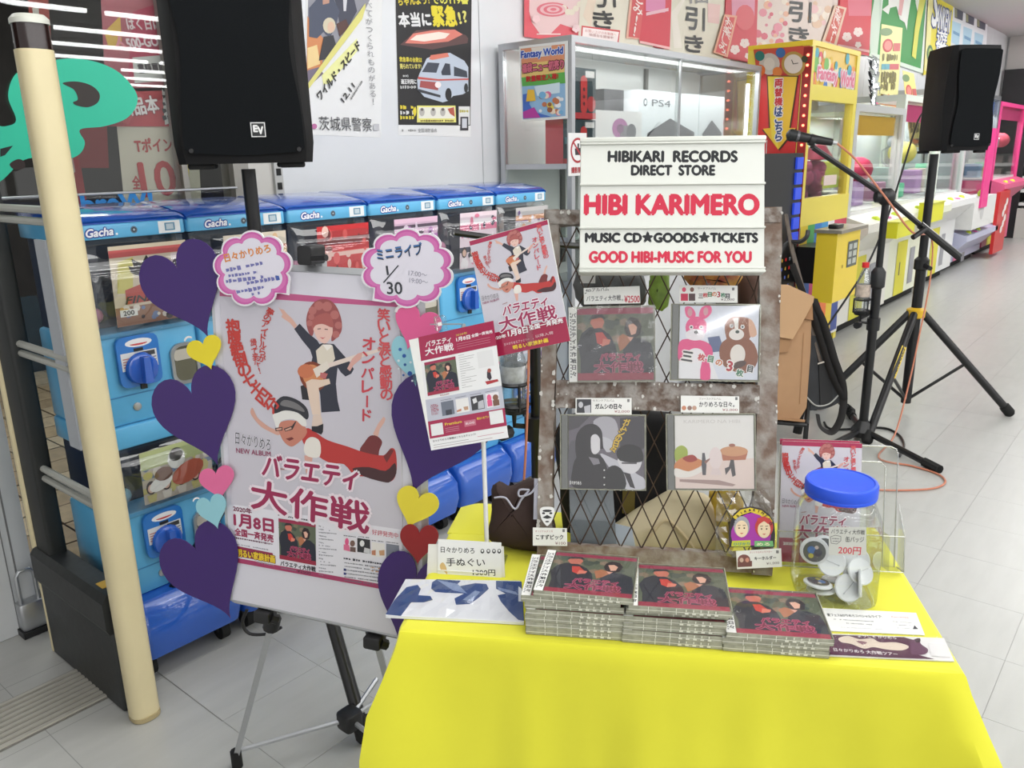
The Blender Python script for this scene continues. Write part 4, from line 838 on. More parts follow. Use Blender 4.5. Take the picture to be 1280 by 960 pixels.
# --- dark exchange machine with blue lit buttons left of it
QX0, QX1 = ony(952, 240, 1.93).x, ony(1001, 240, 1.93).x
t = thing('change_machine', 'black money-changing machine with glowing blue buttons beneath the arrow sign', 'machine', ((QX0+QX1)/2, 2.03, 0))
part('body', MB().box(QX0, QX1, 1.93, 2.17, 0, 1.385), mat('machine_black', (20, 20, 22), .4), t, smooth=False)
q = PR((QX0, 1.929, 0), (1, 0, 0), (0, 0, 1), .001); qw = QX1-QX0
BLU = mat('button_blue', (40, 70, 200), .4, emit=.6)
for k in range(6): part('button', MB().box(QX1-.12, QX1-.02, 1.918, 1.93, 1.29-k*.09, 1.36-k*.09), BLU, t, smooth=False)
for k in range(5):
    for j in range(5): q.rect(qw-.36+j*.06, .52+k*.055, qw-.34+j*.06, .54+k*.055, ((90, 110, 200), (200, 160, 60), (220, 40, 40), (130, 140, 150), (90, 100, 110))[(j+k) % 5], 1)
q.rect(qw-.40, .45, qw-.02, .47, (60, 60, 66), 1)
part('panel_print', q, PRINT, t, smooth=False)
# --- generic booth for the machines further along
def booth(label, x0, x1, y0, y1, zt, zw, frame_m, panel_m, plush_col, seed, shelf=0, base_m=None):
    R = random.Random(seed); t = thing('claw_machine', label, 'claw machine', ((x0+x1)/2, (y0+y1)/2, 0)); w = .035
    for x, y in ((x0+w, y0+w), (x1-w, y0+w), (x0+w, y1-w), (x1-w, y1-w)): part('corner_post', MB().box(x-w, x+w, y-w, y+w, .8, zt), frame_m, t, smooth=False)
    part('roof', MB().box(x0, x1, y0, y1, zt, zt+.05), frame_m, t, smooth=False)
    part('front_pane', MB().box(x0+.07, x1-.07, y0+.02, y0+.026, zw, zt), BOOTH, t, smooth=False)
    part('side_pane', MB().box(x0+.01, x0+.016, y0+.07, y1-.07, zw, zt), BOOTH, t, smooth=False)
    part('back_board', MB().box(x0+.05, x1-.05, y1-.03, y1-.02, zw-.05, zt), MATS['booth_back'], t, smooth=False)
    part('prize_floor', MB().box(x0+.02, x1-.02, y0+.03, y1-.03, zw-.03, zw), mat('booth_white', (222, 222, 222), .4), t, smooth=False)
    secs = [[(x0, y, z), (x1, y, z), (x1, y1, z), (x0, y1, z)] for y, z in ((y0+.02, .10), (y0+.02, zw-.32), (y0-.16, zw-.14), (y0-.16, zw-.08), (y0, zw-.03))]
    part('lower_cabinet', MB().loft(secs), base_m or panel_m, t, smooth=False); part('plinth', MB().box(x0+.06, x1-.06, y0+.1, y1-.05, 0, .10), RUBBER, t, smooth=False)
    part('header_sign', MB().box(x0+.1, x1-.1, y0+.05, y0+.07, zt-.16, zt-.02), mat('header_%d' % seed, ((206, 60, 90), (230, 180, 60), (90, 120, 200), (220, 70, 130))[seed % 4], .4, emit=.25), t, smooth=False)
    for k in range(3): part('prize', MB().rbox(x0+.2+k*.3, x0+.42+k*.3, y0+.2, y0+.38, zw, zw+R.uniform(.12, .3), .02), mat('prize_%d' % (seed*3+k), [R.randint(120, 235) for _ in range(3)], .5), t)
    booth_lamp((x0+x1)/2, (y0+y1)/2, zt-.03, .8, 12)
    cb = MB(); claw(cb, (x0+x1)/2+.1, (y0+y1)/2, zt-.32); part('claw', cb, STEEL, t)
    part('plush_prize', MB().ball(((x0+x1)/2+.25, (y0+y1)/2-.05, zt-.42), .13, 12, 8, (1, 1, .8)), mat('plush_%d' % seed, plush_col, .7), t)
    if shelf: part('yellow_shelf', MB().box(x0+.15, x1-.15, y0+.3, y0+.4, zt-.55, zt-.35), mat('lime_board', (206, 214, 50), .4), t, smooth=False)
    q = PR((x0, y0+.018, 0), (1, 0, 0), (0, 0, 1), .0015); q.rect(.3, .1, .62, zw-.36, (214, 206, 50) if seed % 2 else (226, 120, 160), 1); q.rect(.74, .16, .9, zw-.45, (150, 150, 156), 1); q.rect(.40, .28, .43, .40, (60, 60, 60), 2)
    part('cabinet_print', q, PRINT, t, smooth=False)
    for k in range(2): part('start_button', MB().ball((x0+.35+k*.5, y0-.10, zw-.07), .035, 10, 6), mat('lime_button', (206, 226, 60), .4), t)
    part('control_pad', MB().lathe([(0, 0), (.07, 0), (.06, .012), (0, .012)], rz(0, (x0+.6, y0-.08, zw-.07)), 14), mat('magenta_pad', (206, 70, 150), .4), t)
    return t
GREYF = mat('grey_frame', (206, 208, 208), .35, .2)
booth('glass claw machine in a pale grey frame, next to the yellow one', 6.20, 7.45, 1.98, 2.55, 1.66, .95, GREYF, mat('offwhite_panel', (224, 222, 214), .4), (196, 50, 90), 1, 1)
booth('tall pale glass claw machine behind the microphone stand pole', 7.55, 8.9, 2.02, 2.58, 1.78, .95, mat('mint_frame', (222, 230, 220), .4), mat('white_lime', (226, 228, 206), .4), (226, 214, 110), 3, 0)
booth('white claw machine with a hanging yellow coin box, behind the speaker stand pole', 9.0, 10.3, 2.08, 2.58, 1.9, .95, GREYF, mat('white_panel2', (226, 226, 226), .4), (120, 140, 200), 5, 0)
booth('glass cabinet with violet shelves lit inside, behind the far speaker', 10.4, 12.2, 2.14, 2.6, 1.95, .5, STEEL, mat('lilac_panel', (186, 188, 214), .3), (140, 150, 210), 6, 0)
booth('pink and white claw machine near the far end of the aisle', 12.4, 14.2, 2.16, 2.6, 1.9, 1.0, mat('pink_frame', (232, 70, 140), .4), mat('pink_panel', (226, 96, 140), .4), (220, 90, 110), 7, 0)
def ybox(x0, y0, x1, y1, Y): a, b = ony(x0, (y0+y1)/2, Y), ony(x1, (y0+y1)/2, Y); return a.x, b.x, ony((x0+x1)/2, y1, Y).z, ony((x0+x1)/2, y0, Y).z
for (lab, bx, Y) in (('lime yellow box hung on the front of the second machine row', (1122, 277, 1143, 295), 1.74), ('lime yellow box hung beside the violet cabinet', (1164, 254, 1179, 276), 1.76)):
    x0, x1, z0, z1 = ybox(*bx, Y); t = thing('coin_box', lab, 'coin box', ((x0+x1)/2, Y+.1, z0)); part('body', MB().box(x0, x1, Y, Y+.1, z0, z1), mat('lime_box', (224, 222, 40), .4), t, smooth=False); part('lid', MB().box(x0-.01, x1+.01, Y-.01, Y+.1, z1+.001, z1+.011), mat('lid_lime', (206, 206, 70), .4), t, smooth=False)
    part('bracket', MB().box((x0+x1)/2-.06, (x0+x1)/2+.06, Y+.1, Y+.2, z0+.02, z0+.1), STEEL, t, smooth=False)
x0, x1, z0, z1 = ybox(1217, 246, 1243, 282, 1.95)
t = thing('control_unit', 'white control unit with a round speaker disc at the pink machine', 'machine', ((x0+x1)/2, 2.05, z0)); part('body', MB().box(x0, x1, 1.95, 2.15, z0, z1), mat('unit_white', (222, 222, 220), .4), t, smooth=False)
q = PR((x0, 1.949, z0), (1, 0, 0), (0, 0, 1), .0015); q.poly(arc((x1-x0)*.38, (z1-z0)*.5, (z1-z0)*.25, n=20), (196, 196, 196), 1); part('speaker_disc', q, PRINT, t, smooth=False); part('button', MB().ball(((x0+x1)/2, 2.0, z1+.03), .05, 10, 6), MATS['lime_button'], t)
x0, x1, z0, z1 = ybox(1246, 240, 1258, 312, 1.98)
t = thing('red_sign', 'tall red board with white marks at the end of the machine row', 'sign', ((x0+x1)/2, 2.0, 0)); part('board', MB().box(x0, x1, 1.98, 2.02, max(0, z0), z1), REDP, t, smooth=False)
q = PR((x0, 1.978, 0), (1, 0, 0), (0, 0, 1), .002)
for k in range(6): q.poly(arc((x1-x0)*(.5+.12*(k % 3)), .35+k*.07, .08, .05, n=8), (236, 226, 222), 1)
part('print', q, PRINT, t, smooth=False)
x0, x1, z0, z1 = ybox(1233, 160, 1245, 246, 1.93)
tt = thing('pole_banner', 'vertical pink strip on the far machines, right of the far speaker', 'banner', (x0, 1.95, z0)); part('strip', MB().box(x0, x1-.2, 1.93, 1.95, z0-.1, z1), mat('hot_pink', (232, 62, 140), .4), tt, smooth=False)
# hanging tinsel strip and speech-price strips on the machines
def strip_poster(label, pts, Y, col, seed):
    def f(q):
        q.px(pts, col, 1); x0, y0 = pts[0]; x1 = pts[1][0]; x3, y3 = pts[3]; x2 = pts[2][0]
        def P(u, v): xa = x0+(x3-x0)*v; xb = x1+(x2-x1)*v; return (xa+(xb-xa)*u, y0+(y3-y0)*v)
        q.px([P(.1+.32*math.cos(math.radians(a))+.12, .1+.05*math.sin(math.radians(a))) for a in range(0, 360, 30)], (110, 140, 90), 2)
        q.px([P(.35+.25*math.cos(math.radians(a)), .27+.085*math.sin(math.radians(a))) for a in range(0, 360, 24)], (196, 60, 66), 2); q.px([P(.35+.18*math.cos(math.radians(a)), .27+.06*math.sin(math.radians(a))) for a in range(0, 360, 24)], (226, 130, 120), 3)
        q.px([P(.62, .24), P(.95, .24), P(.95, .34), P(.62, .34)], (196, 90, 90), 3); q.px([P(.1, .5), P(.5, .5), P(.5, .57), P(.1, .57)], (90, 160, 176), 3); q.px([P(.5, .5), P(.95, .5), P(.95, .57), P(.5, .57)], (196, 90, 96), 3)
        for v in (.42, .64, .70, .78): q.squiggle(P(.12, v), P(.85, v), 3.2, (120, 110, 60), 4, seed=seed)
        R = random.Random(seed)
        for k in range(14): q.px([P(R.uniform(.1, .9)+.06*math.cos(a), R.uniform(.88, .97)+.012*math.sin(a)) for a in (0, 1, 2, 3, 4, 5)], R.choice(((214, 120, 60), (200, 70, 60), (170, 160, 140))), 4)
    poster('menu_strip', label, 'poster', pts, Y, build=f, edge=col, eps=.0012, thick=.002)
strip_poster('long pale yellow strip hanging below the green banner', [(1102, 30), (1128, 35), (1121, 134), (1096, 130)], 2.30, (226, 220, 150), 1)
strip_poster('long pale yellow strip hanging left of the far speaker', [(1128, 88), (1142, 92), (1155, 184), (1138, 184)], 2.28, (230, 216, 130), 2)
b = MB(); R = random.Random(12)
for k in range(26):
    p = ony(1084+R.uniform(0, 12), 68+k*2.6, 2.28); q0 = ony(1084+R.uniform(0, 12)+5, 72+k*2.6, 2.25); b.quad(p, q0, q0+V(.05, .02, -.06), p+V(.02, -.03, -.08))
solo('tinsel_streamer', b, mat('tinsel', (216, 220, 224), .15, .9), 'crumpled silver foil streamer hanging beside the yellow claw machine', 'streamer', kind='stuff', smooth=False)
# far shelving
XF = 15.0; RY = onx(1260, 240, XF).y; RY0 = RY-.16; RZ0, RZ1 = onx(1274, 192, XF).z, onx(1274, 86, XF).z
t = thing('display_rack', 'tall black rack at the far end of the aisle with white shelves', 'rack', (15.6, RY-1, 0))
part('side_panel', MB().box(XF, XF+.1, RY0, RY, 0, RZ0), mat('rack_black', (30, 31, 33), .45), t, smooth=False)
part('top_panel', MB().box(XF, XF+.1, -1.2, 2.64, RZ0, RZ1), MATS['rack_black'], t, smooth=False); part('back_panel', MB().box(XF+.5, XF+.55, -1.2, RY, 0, RZ0), mat('rack_back', (64, 62, 62), .6), t, smooth=False)
for k in range(7): part('shelf', MB().box(XF+.05, XF+.5, -1.2, RY0, .50+k*.20, .545+k*.20), mat('shelf_white', (226, 226, 224), .4), t, smooth=False)
part('base', MB().box(XF-.02, XF+.5, -1.2, RY0, 0, .46), mat('base_grey', (196, 194, 188), .4), t, smooth=False)
for k in range(6):
    for j in range(3):
        R = random.Random(k*9+j); tt = thing('pack', 'small pack on the far white shelves', 'goods', (XF+.2, RY0-.15-j*.3, .545+k*.2), group='small packs on the far shelves'); ci = R.randint(0, 4)
        part('box', MB().box(XF+.12, XF+.3, RY0-.28-j*.3, RY0-.06-j*.3, .546+k*.2, .546+k*.2+R.uniform(.06, .13)), mat('pack_%d' % ci, ((150, 130, 120), (196, 190, 186), (110, 104, 100), (180, 150, 150), (206, 206, 200))[ci], .5), tt, smooth=False)
struct('wall_end', MB().box(XF+.12, XF+.2, -4, 2.64, RZ1, 3.0), mat('end_wall', (196, 192, 188), .7))
# ================================================================ EASEL WITH THE WHITE BOARD
PC = para([(275, 360), (499, 379), (503, 741), (297, 703)], .364)   # corners of the album poster
BU = (PC[2]-PC[3]).normalized(); BV = PC[0]-PC[3]; BV = (BV-BU*BV.dot(BU)).normalized(); BN = BU.cross(BV).normalized()
def bp(x, y, off=0.0): return onp(x, y, PC[3]+BN*off, BN)
def buv(x, y): q = bp(x, y)-PC[3]; return q.dot(BU), q.dot(BV)
BF = frame(PC[3], BU, BV, BN)
bc = [buv(*p) for p in ((290, 751), (532, 804), (524, 347), (264, 332))]
easel = thing('easel', 'silver and black telescopic easel carrying the white poster board', 'easel', (bp(400, 560)-BN*.2)*1.0*V(1, 1, 0) if False else tuple((bp(400, 560)-BN*.2)[:2])+(0,))
board = thing('poster_board', 'large white board with a thin metal rim standing on the easel', 'board', tuple(bp(400, 770)))
part('board_panel', MB(BF).prism(bc, -.016, -.0012), mat('board_white', (222, 220, 230), .4), board, smooth=False)
for i, (a, b_) in enumerate(zip(bc, bc[1:]+bc[:1])):
    P0, P1 = PC[3]+BU*a[0]+BV*a[1]-BN*.008, PC[3]+BU*b_[0]+BV*b_[1]-BN*.008
    part('rim', MB().tube([P0, P1], .0095, 4), ALU, board, smooth=False)
# easel frame
apex = bp(387, 535)-BN*.03; fl_, fr_ = onz(297, 958), onz(516, 978); mast = bp(388, 322)-BN*.03
def lerp(a, b, t): return a+(b-a)*t
hub = onz(440, 932)
for (foot, lab) in ((fl_, 'l'), (fr_, 'r')):
    top = apex-BN*.01; mid = lerp(top, foot, .52)
    part('leg', MB().tube([top, mid], .0125, 4).tube([mid, foot+V(0, 0, .03)], .0095, 4), ALU, easel, smooth=False)
    part('leg_foot', MB().tube([foot+V(0, 0, .045), foot], .013, 10), RUBBER, easel)
    part('joint', MB().tube([lerp(top, foot, .515), lerp(top, foot, .545)], .018, 10), BLACKP, easel)
rear = apex-BN*.50; rear.z = 0
part('mast', MB().tube([apex-BN*.01, mast-BN*.01], .011, 6), ALU, easel)
part('leg', MB().tube([apex-BN*.02, rear], .011, 6), ALU, easel)
part('hub', MB().rbox(hub.x-.025, hub.x+.025, hub.y-.025, hub.y+.025, .055, .10, .01), BLACKP, easel)
for P in (fl_+(apex-fl_)*.06, onz(474, 890)+V(0, 0, .1), fr_+(apex-fr_)*.06, rear+(apex-rear)*.06):
    part('strut', MB().tube([hub+V(0, 0, .078), P], .006, 6), ALU, easel)
part('top_clamp', MB().rbox(-.013, .016, -.012, .022, -.03, .022, .005, M=Matrix.Translation(bp(387, 322)) @ BF.to_3x3().to_4x4()), BLACKP, easel)
part('clamp_lever', MB().tube([bp(390, 323, .03), bp(408, 322, .035)], .006, 8), BLACKP, easel)
for (x, y) in ((330, 768), (467, 800)):
    part('board_rest', MB(Matrix.Translation(bp(x, y)-BN*.01) @ BF.to_3x3().to_4x4()).rbox(-.018, .018, -.016, .010, -.012, .022, .005), BLACKP, easel)
    part('rest_knob', MB().tube([bp(x+8, y+4, .0), bp(x+16, y+6, -.01)], .011, 8), BLACKP, easel)

# ---- the album poster
HAIR, SKIN, JKT, RED, CRIM = (158, 84, 84), (236, 196, 184), (52, 54, 68), (198, 62, 56), (158, 40, 84)
def ZP(P): return [(300+x/3.84, 370+y/3.84) for x, y in P]
def art_people(q, L=3):
    z = lambda P, c, l=0: q.px(ZP(P), c, L+l)
    # standing singer with guitar
    z([(185, 50), (196, 62), (212, 66), (226, 84), (252, 108), (276, 140), (264, 156), (240, 128), (216, 112), (200, 100), (206, 88)], (222, 176, 160), 1)
    z([(262, 158), (288, 132), (330, 178), (372, 212), (392, 244), (352, 300), (338, 258), (300, 212)], JKT, 1)
    z([(350, 290), (372, 236), (396, 226), (452, 230), (496, 280), (530, 318), (548, 350), (536, 372), (508, 386), (486, 366), (470, 342), (462, 420), (470, 500), (482, 552), (392, 558), (386, 470), (344, 318)], JKT, 1)
    z([(292, 432), (332, 416), (344, 470), (344, 500), (300, 496)], (46, 44, 50), 1)
    z([(366, 262), (398, 232), (446, 238), (458, 300), (430, 344), (374, 322)], (226, 216, 200), 2); z([(398, 232), (420, 262), (446, 238), (436, 232)], (244, 238, 230), 3)
    z([(414, 326), (560, 280), (692, 246), (696, 258), (566, 300), (420, 346)], (232, 214, 204), 4); z([(660, 248), (700, 240), (704, 262), (664, 262)], (206, 150, 140), 5)
    z(arc(352, 385, 74, 62, 0, 360, 22, 62), (132, 62, 40), 3); z(arc(352, 385, 60, 48, 0, 360, 20, 62), (214, 140, 92), 4); z(arc(318, 360, 40, 34, 0, 360, 14, 0), (206, 120, 84), 5); z([(352, 350), (420, 312), (432, 344), (370, 392)], (232, 222, 210), 6)
    z([(318, 412), (346, 398), (392, 402), (430, 396), (436, 420), (380, 440), (384, 500), (390, 568), (350, 570), (334, 500)], (232, 208, 190), 7); z([(388, 366), (424, 372), (412, 398), (386, 390)], (196, 110, 110), 8)
    z([(540, 300), (566, 276), (590, 268), (584, 300), (548, 330), (530, 360), (516, 348)], (222, 170, 160), 6)
    z([(352, 572), (390, 568), (396, 594), (402, 640), (394, 664), (346, 640), (346, 622)], (226, 204, 190), 5); z([(346, 624), (372, 624), (402, 612), (400, 652), (392, 664), (346, 646)], (40, 38, 44), 6)
    z(cr([(360, 28), (400, 14), (440, 24), (470, 60), (490, 120), (488, 170), (462, 204), (440, 214), (440, 150), (370, 140), (350, 190), (330, 170), (320, 120), (330, 70)], 4), HAIR, 5)
    z(cr([(352, 136), (400, 128), (442, 140), (444, 186), (418, 224), (392, 222), (366, 192)], 4), SKIN, 6)
    z(cr([(346, 120), (380, 90), (430, 84), (452, 140), (440, 150), (400, 134), (366, 140), (350, 160)], 4), (176, 96, 92), 7)
    for (x, y, r) in ((350, 70, 20), (380, 46, 22), (420, 50, 24), (456, 90, 22), (474, 140, 18), (462, 184, 18), (336, 130, 15), (344, 100, 15)): z(arc(x, y, r, n=10), (186, 112, 108), 6 if x > 440 or y < 80 else 7)
    z([(374, 156), (390, 154), (390, 158), (374, 160)], (90, 60, 60), 8); z([(408, 156), (424, 158), (424, 162), (408, 160)], (90, 60, 60), 8); z([(384, 196), (402, 200), (414, 194), (400, 206)], (206, 80, 90), 8)
    # flying partner
    z([(640, 660), (664, 612), (690, 578), (700, 588), (694, 606), (672, 640), (660, 690)], (226, 180, 166), 1)
    z(cr([(576, 744), (600, 700), (626, 670), (660, 672), (684, 700), (670, 740), (660, 792), (620, 790)], 3), (120, 52, 54), 1)
    z(cr([(300, 690), (320, 634), (360, 650), (420, 690), (520, 722), (600, 750), (690, 764), (724, 730), (748, 744), (754, 830), (738, 880), (700, 892), (620, 868), (550, 858), (500, 806), (430, 800), (340, 740)], 3), (190, 58, 56), 2)
    z(cr([(540, 828), (620, 820), (700, 838), (744, 800), (752, 850), (724, 890), (690, 892), (600, 866)], 3), (74, 44, 48), 3); z([(690, 770), (722, 732), (740, 740), (706, 800)], (120, 50, 52), 3)
    z(cr([(320, 690), (352, 676), (386, 700), (384, 770), (330, 770), (308, 740)], 3), (236, 230, 222), 4); z([(310, 764), (352, 766), (338, 854), (318, 850)], (222, 170, 156), 3)
    z(cr([(56, 540), (64, 538), (84, 580), (112, 606), (150, 632), (192, 648), (186, 668), (140, 648), (102, 626), (70, 590), (52, 560)], 3), (216, 166, 150), 3); z([(176, 826), (230, 824), (228, 834), (176, 834)], (170, 130, 130), 3)
    z(cr([(182, 616), (230, 596), (290, 604), (322, 640), (316, 670), (286, 700), (250, 722), (218, 704), (196, 668)], 3), (204, 132, 112), 5)
    z(cr([(160, 566), (200, 546), (262, 548), (308, 574), (322, 620), (300, 622), (260, 590), (200, 600), (182, 640), (166, 600)], 3), (234, 232, 228), 6)
    z(cr([(162, 556), (172, 510), (210, 480), (270, 494), (318, 530), (332, 572), (320, 592), (280, 560), (220, 548), (176, 562)], 3), (50, 50, 58), 7); z(cr([(196, 522), (214, 498), (262, 508), (300, 534), (310, 556), (250, 536)], 3), (120, 118, 120), 8)
    z([(170, 632), (206, 628), (206, 644), (174, 648)], (60, 50, 54), 8); z([(212, 636), (252, 622), (268, 600), (272, 604), (254, 640), (220, 650)], (60, 50, 54), 8); z([(176, 636), (202, 632), (202, 640), (178, 644)], (220, 170, 150), 9); z([(218, 640), (248, 628), (250, 636), (222, 646)], (220, 170, 150), 9)
    z([(222, 684), (250, 676), (262, 684), (240, 694)], (120, 50, 50), 9)
def art_texts(q, L=4, big=True):
    q.pvert('抱腹絶倒の七十四分', [(291, 400), (294, 424), (301, 452), (314, 478), (330, 496), (346, 510)], 17, RED, L, bold=.045)
    q.pvert('夢のアイドルらが', [(340, 386), (333, 402), (330, 420), (328, 452)], 9, RED, L, bold=.03); q.pvert('帰って来た!!', [(317, 424), (320, 446), (326, 466)], 8, RED, L, bold=.02)
    q.pvert('笑いと涙と感動の', [(480, 386), (481, 430), (484, 500)], 15, (214, 84, 90), L, bold=.035); q.pvert('オンパレード', [(462, 420), (460, 470), (459, 528)], 15, (206, 70, 82), L, bold=.035)
    q.ptext('日々かりめろ', (295, 547), (339, 556), 14, (40, 40, 52), L, out=(226, 222, 230), ow=.05); q.ptext('NEW ALBUM', (296, 562.5), (339, 567.5), 6, (150, 60, 96), L, bold=.02)
def title(q, a, b, c, d, h1, h2, col=CRIM, out=(240, 228, 236), L=22, ow=.09):
    q.ptext('バラエティ', a, b, h1, col, L, bold=.035, out=out, ow=ow, slant=.18, res=4); q.ptext('大作戦', c, d, h2, col, L+2, bold=.03, out=out, ow=ow, res=4)
def mini_cover(q, pts, L=2):
    """the square album cover picture, corners TL TR BR BL in measured px"""
    def P(u, v):
        (x0, y0), (x1, y1), (x2, y2), (x3, y3) = pts; a = (x0+(x1-x0)*u, y0+(y1-y0)*u); b = (x3+(x2-x3)*u, y3+(y2-y3)*u); return (a[0]+(b[0]-a[0])*v, a[1]+(b[1]-a[1])*v)
    z = lambda l, c, k=0: q.px([P(*p) for p in l], c, L+k)
    z([(0, 0), (1, 0), (1, 1), (0, 1)], (96, 104, 84), 0); R = random.Random(4)
    for k in range(26): x, y = R.random()*.9+.05, .1+R.random()*.5; z([(x+.07*math.cos(a), y+.06*math.sin(a)) for a in (0, 1.2, 2.4, 3.6, 4.9)], R.choice(((120, 116, 90), (80, 96, 84), (140, 120, 100), (70, 80, 70))), .5)
    z([(0, 0), (1, 0), (1, .085), (0, .085)], (158, 44, 78), 1); z([(0, .9), (1, .9), (1, 1), (0, 1)], (158, 38, 66), 7)
    z([(.0, .5), (.06, .34), (.16, .26), (.3, .27), (.42, .36), (.5, .5), (.52, .62), (.46, .9), (.04, .9), (.04, .7)], (36, 38, 52), 2)
    z([(.17, .2), (.2, .12), (.32, .11), (.36, .19), (.33, .27), (.22, .28)], (206, 120, 100), 3); z([(.15, .16), (.2, .09), (.33, .08), (.38, .15), (.3, .13)], (44, 40, 46), 4)
    z([(.24, .34), (.33, .33), (.42, .46), (.34, .53), (.26, .48)], (206, 66, 56), 4); z([(.34, .42), (.44, .44), (.42, .5), (.32, .53)], (226, 130, 110), 5)
    z([(.56, .9), (.6, .62), (.62, .5), (.7, .42), (.84, .42), (.97, .5), (1, .7), (1, .9)], (34, 38, 52), 3); z([(.64, .2), (.7, .13), (.8, .15), (.85, .26), (.82, .38), (.76, .42), (.66, .4), (.62, .3)], (44, 30, 36), 4)
    z([(.67, .24), (.74, .22), (.79, .27), (.77, .36), (.71, .38)], (232, 180, 158), 5); z([(.52, .42), (.6, .36), (.68, .4), (.7, .46), (.62, .56), (.56, .6)], (182, 116, 80), 4); z([(.66, .4), (.74, .41), (.7, .47)], (226, 170, 150), 6)
    a, b, c, d = P(.3, .68), P(.82, .68), P(.22, .82), P(.86, .82); h = math.hypot(pts[3][0]-pts[0][0], pts[3][1]-pts[0][1])
    q.ptext('バラエティ', a, b, h*.1, (120, 28, 60), L+10, bold=.03, out=(206, 90, 130), ow=.08); q.ptext('大作戦', c, d, h*.14, (120, 28, 60), L+10, bold=.03, out=(206, 90, 130), ow=.06)
GREY = (206, 202, 212)
q = PR(PC[3], BU, BV, .00006, .0010)
po = thing('album_poster', 'large album release poster with two leaping performers, mounted on the white board', 'poster', tuple(bp(395, 735)))
pcs = [buv(*p) for p in ((297, 703), (504, 741), (500, 379), (275, 360))]
part('sheet', MB(BF).prism(pcs, -.0010, .0010), PAPER, po, smooth=False)
q.px([(275, 360), (500, 379), (504, 741), (297, 703)], (232, 230, 238), 0); q.px([(275, 360), (500, 379), (500, 384), (275, 370)], (196, 92, 140), 1); q.px([(300, 362), (350, 366), (478, 377), (500, 379), (500, 385), (350, 375), (300, 371)], (196, 92, 140), 1)
q.px([(275, 370), (500, 384), (503, 662), (290, 630)], GREY, 1); q.px([(296, 697), (504, 735), (504, 741), (297, 703)], (172, 60, 104), 2)
art_people(q); art_texts(q, 18)
title(q, (330, 581), (447, 598), (315, 616), (462, 648), 28, 36)
q.ptext('2020年', (292, 635), (315, 639), 6.5, (120, 40, 72), 6, bold=.04); q.ptext('1月8日', (293, 649), (342, 657.5), 15.5, CRIM, 6, bold=.05); q.ptext('全国一斉発売', (294, 664), (342, 673), 9, CRIM, 6, bold=.04)
q.squiggle((293, 671.5), (341, 680), 2.6, (110, 70, 90), 5); q.squiggle((297, 680), (336, 687), 1.8, (160, 160, 170), 5)
q.px([(296, 682), (341, 691), (345, 704), (297, 695)], (150, 40, 80), 5); q.ptext('明るい家族計画', (297, 690), (344, 699), 9, (236, 200, 50), 8, bold=.05, out=(90, 30, 30)); q.squiggle((322, 702), (346, 707), 2, (150, 150, 160), 5)
mini_cover(q, [(348.5, 647.5), (395, 654.5), (395.5, 706.5), (350, 698)], 5); q.squiggle((348, 643.5), (386, 650), 2.5, (70, 70, 80), 5); q.ptext('バラエティ大作戦', (351, 703.5), (395, 711.5), 6, (50, 44, 52), 6, bold=.04); q.ptext('¥2500', (372, 713), (389, 716.5), 3.5, (60, 50, 60), 6); q.squiggle((352, 709.5), (371, 713), 1.8, (130, 130, 140), 6)
for k in range(16): q.squiggle((399, 657+k*4.0+k*.02), (405+((k*7) % 5)*4, 658+k*4.0+.9), 1.9, (140, 140, 150), 5, seed=k)
q.ptext('珠玉の名盤 好評発売中', (431, 659), (498, 669.5), 6.5, (206, 96, 110), 6, bold=.01)
for k, (x, y, c1, c2) in enumerate(((430, 671, (226, 140, 170), (150, 120, 130)), (447, 672, (48, 48, 52), (210, 210, 214)), (465, 677, (236, 232, 228), (190, 150, 130)), (483, 679, (130, 134, 146), (80, 84, 96)))):
    q.px([(x, y), (x+16, y+2.4), (x+16.5, y+20), (x, y+17.5)], c1 if k != 0 else (232, 226, 232), 5); q.squiggle((x, y-2), (x+15, y), 1.6, (90, 90, 100), 5)
    if k == 0: q.px(arc(x+4, y+6, 2.5, 5, n=10), (226, 90, 140), 6); q.px(arc(x+11, y+8, 3.2, 4, n=10), (120, 90, 80), 6); q.px([(x, y+9), (x+7, y+10), (x+8, y+18), (x, y+16)], (226, 110, 150), 6); q.px([(x+8, y+12), (x+15, y+13), (x+15, y+19), (x+8, y+18)], (110, 86, 80), 6)
    elif k == 1: q.px(arc(x+6, y+7, 3, 4, n=10), (230, 230, 230), 6); q.px([(x+9, y+12), (x+16, y+14), (x+16, y+20), (x+8, y+18)], c2, 6)
    elif k == 2: q.px([(x, y+11), (x+5, y+10), (x+5, y+17), (x, y+16)], (196, 130, 100), 6); q.px([(x+9, y+11), (x+16, y+10), (x+16, y+17), (x+10, y+17)], (206, 160, 120), 6)
    else: q.px([(x+4, y+14), (x+9, y+10), (x+14, y+15), (x+14, y+19.6), (x+4, y+18)], c2, 6)
q.squiggle((430, 697.5), (494, 707), 3.2, (60, 60, 72), 6)
for k in range(6): q.squiggle((431, 703+k*4.4), (500, 712+k*4.4), 2.0, (110, 110, 122), 5, seed=k); 
q.squiggle((462, 708.5), (492, 713), 2.0, (196, 140, 80), 6); q.squiggle((464, 713), (494, 717.5), 2.0, (196, 140, 80), 6)
q.px([(430, 710), (433, 710.5), (433, 713.5), (430, 713)], (40, 50, 110), 6); q.px([(430, 715), (433, 715.5), (433, 718.5), (430, 718)], (50, 60, 130), 6)
part('print', q, PRINT, po, smooth=False)

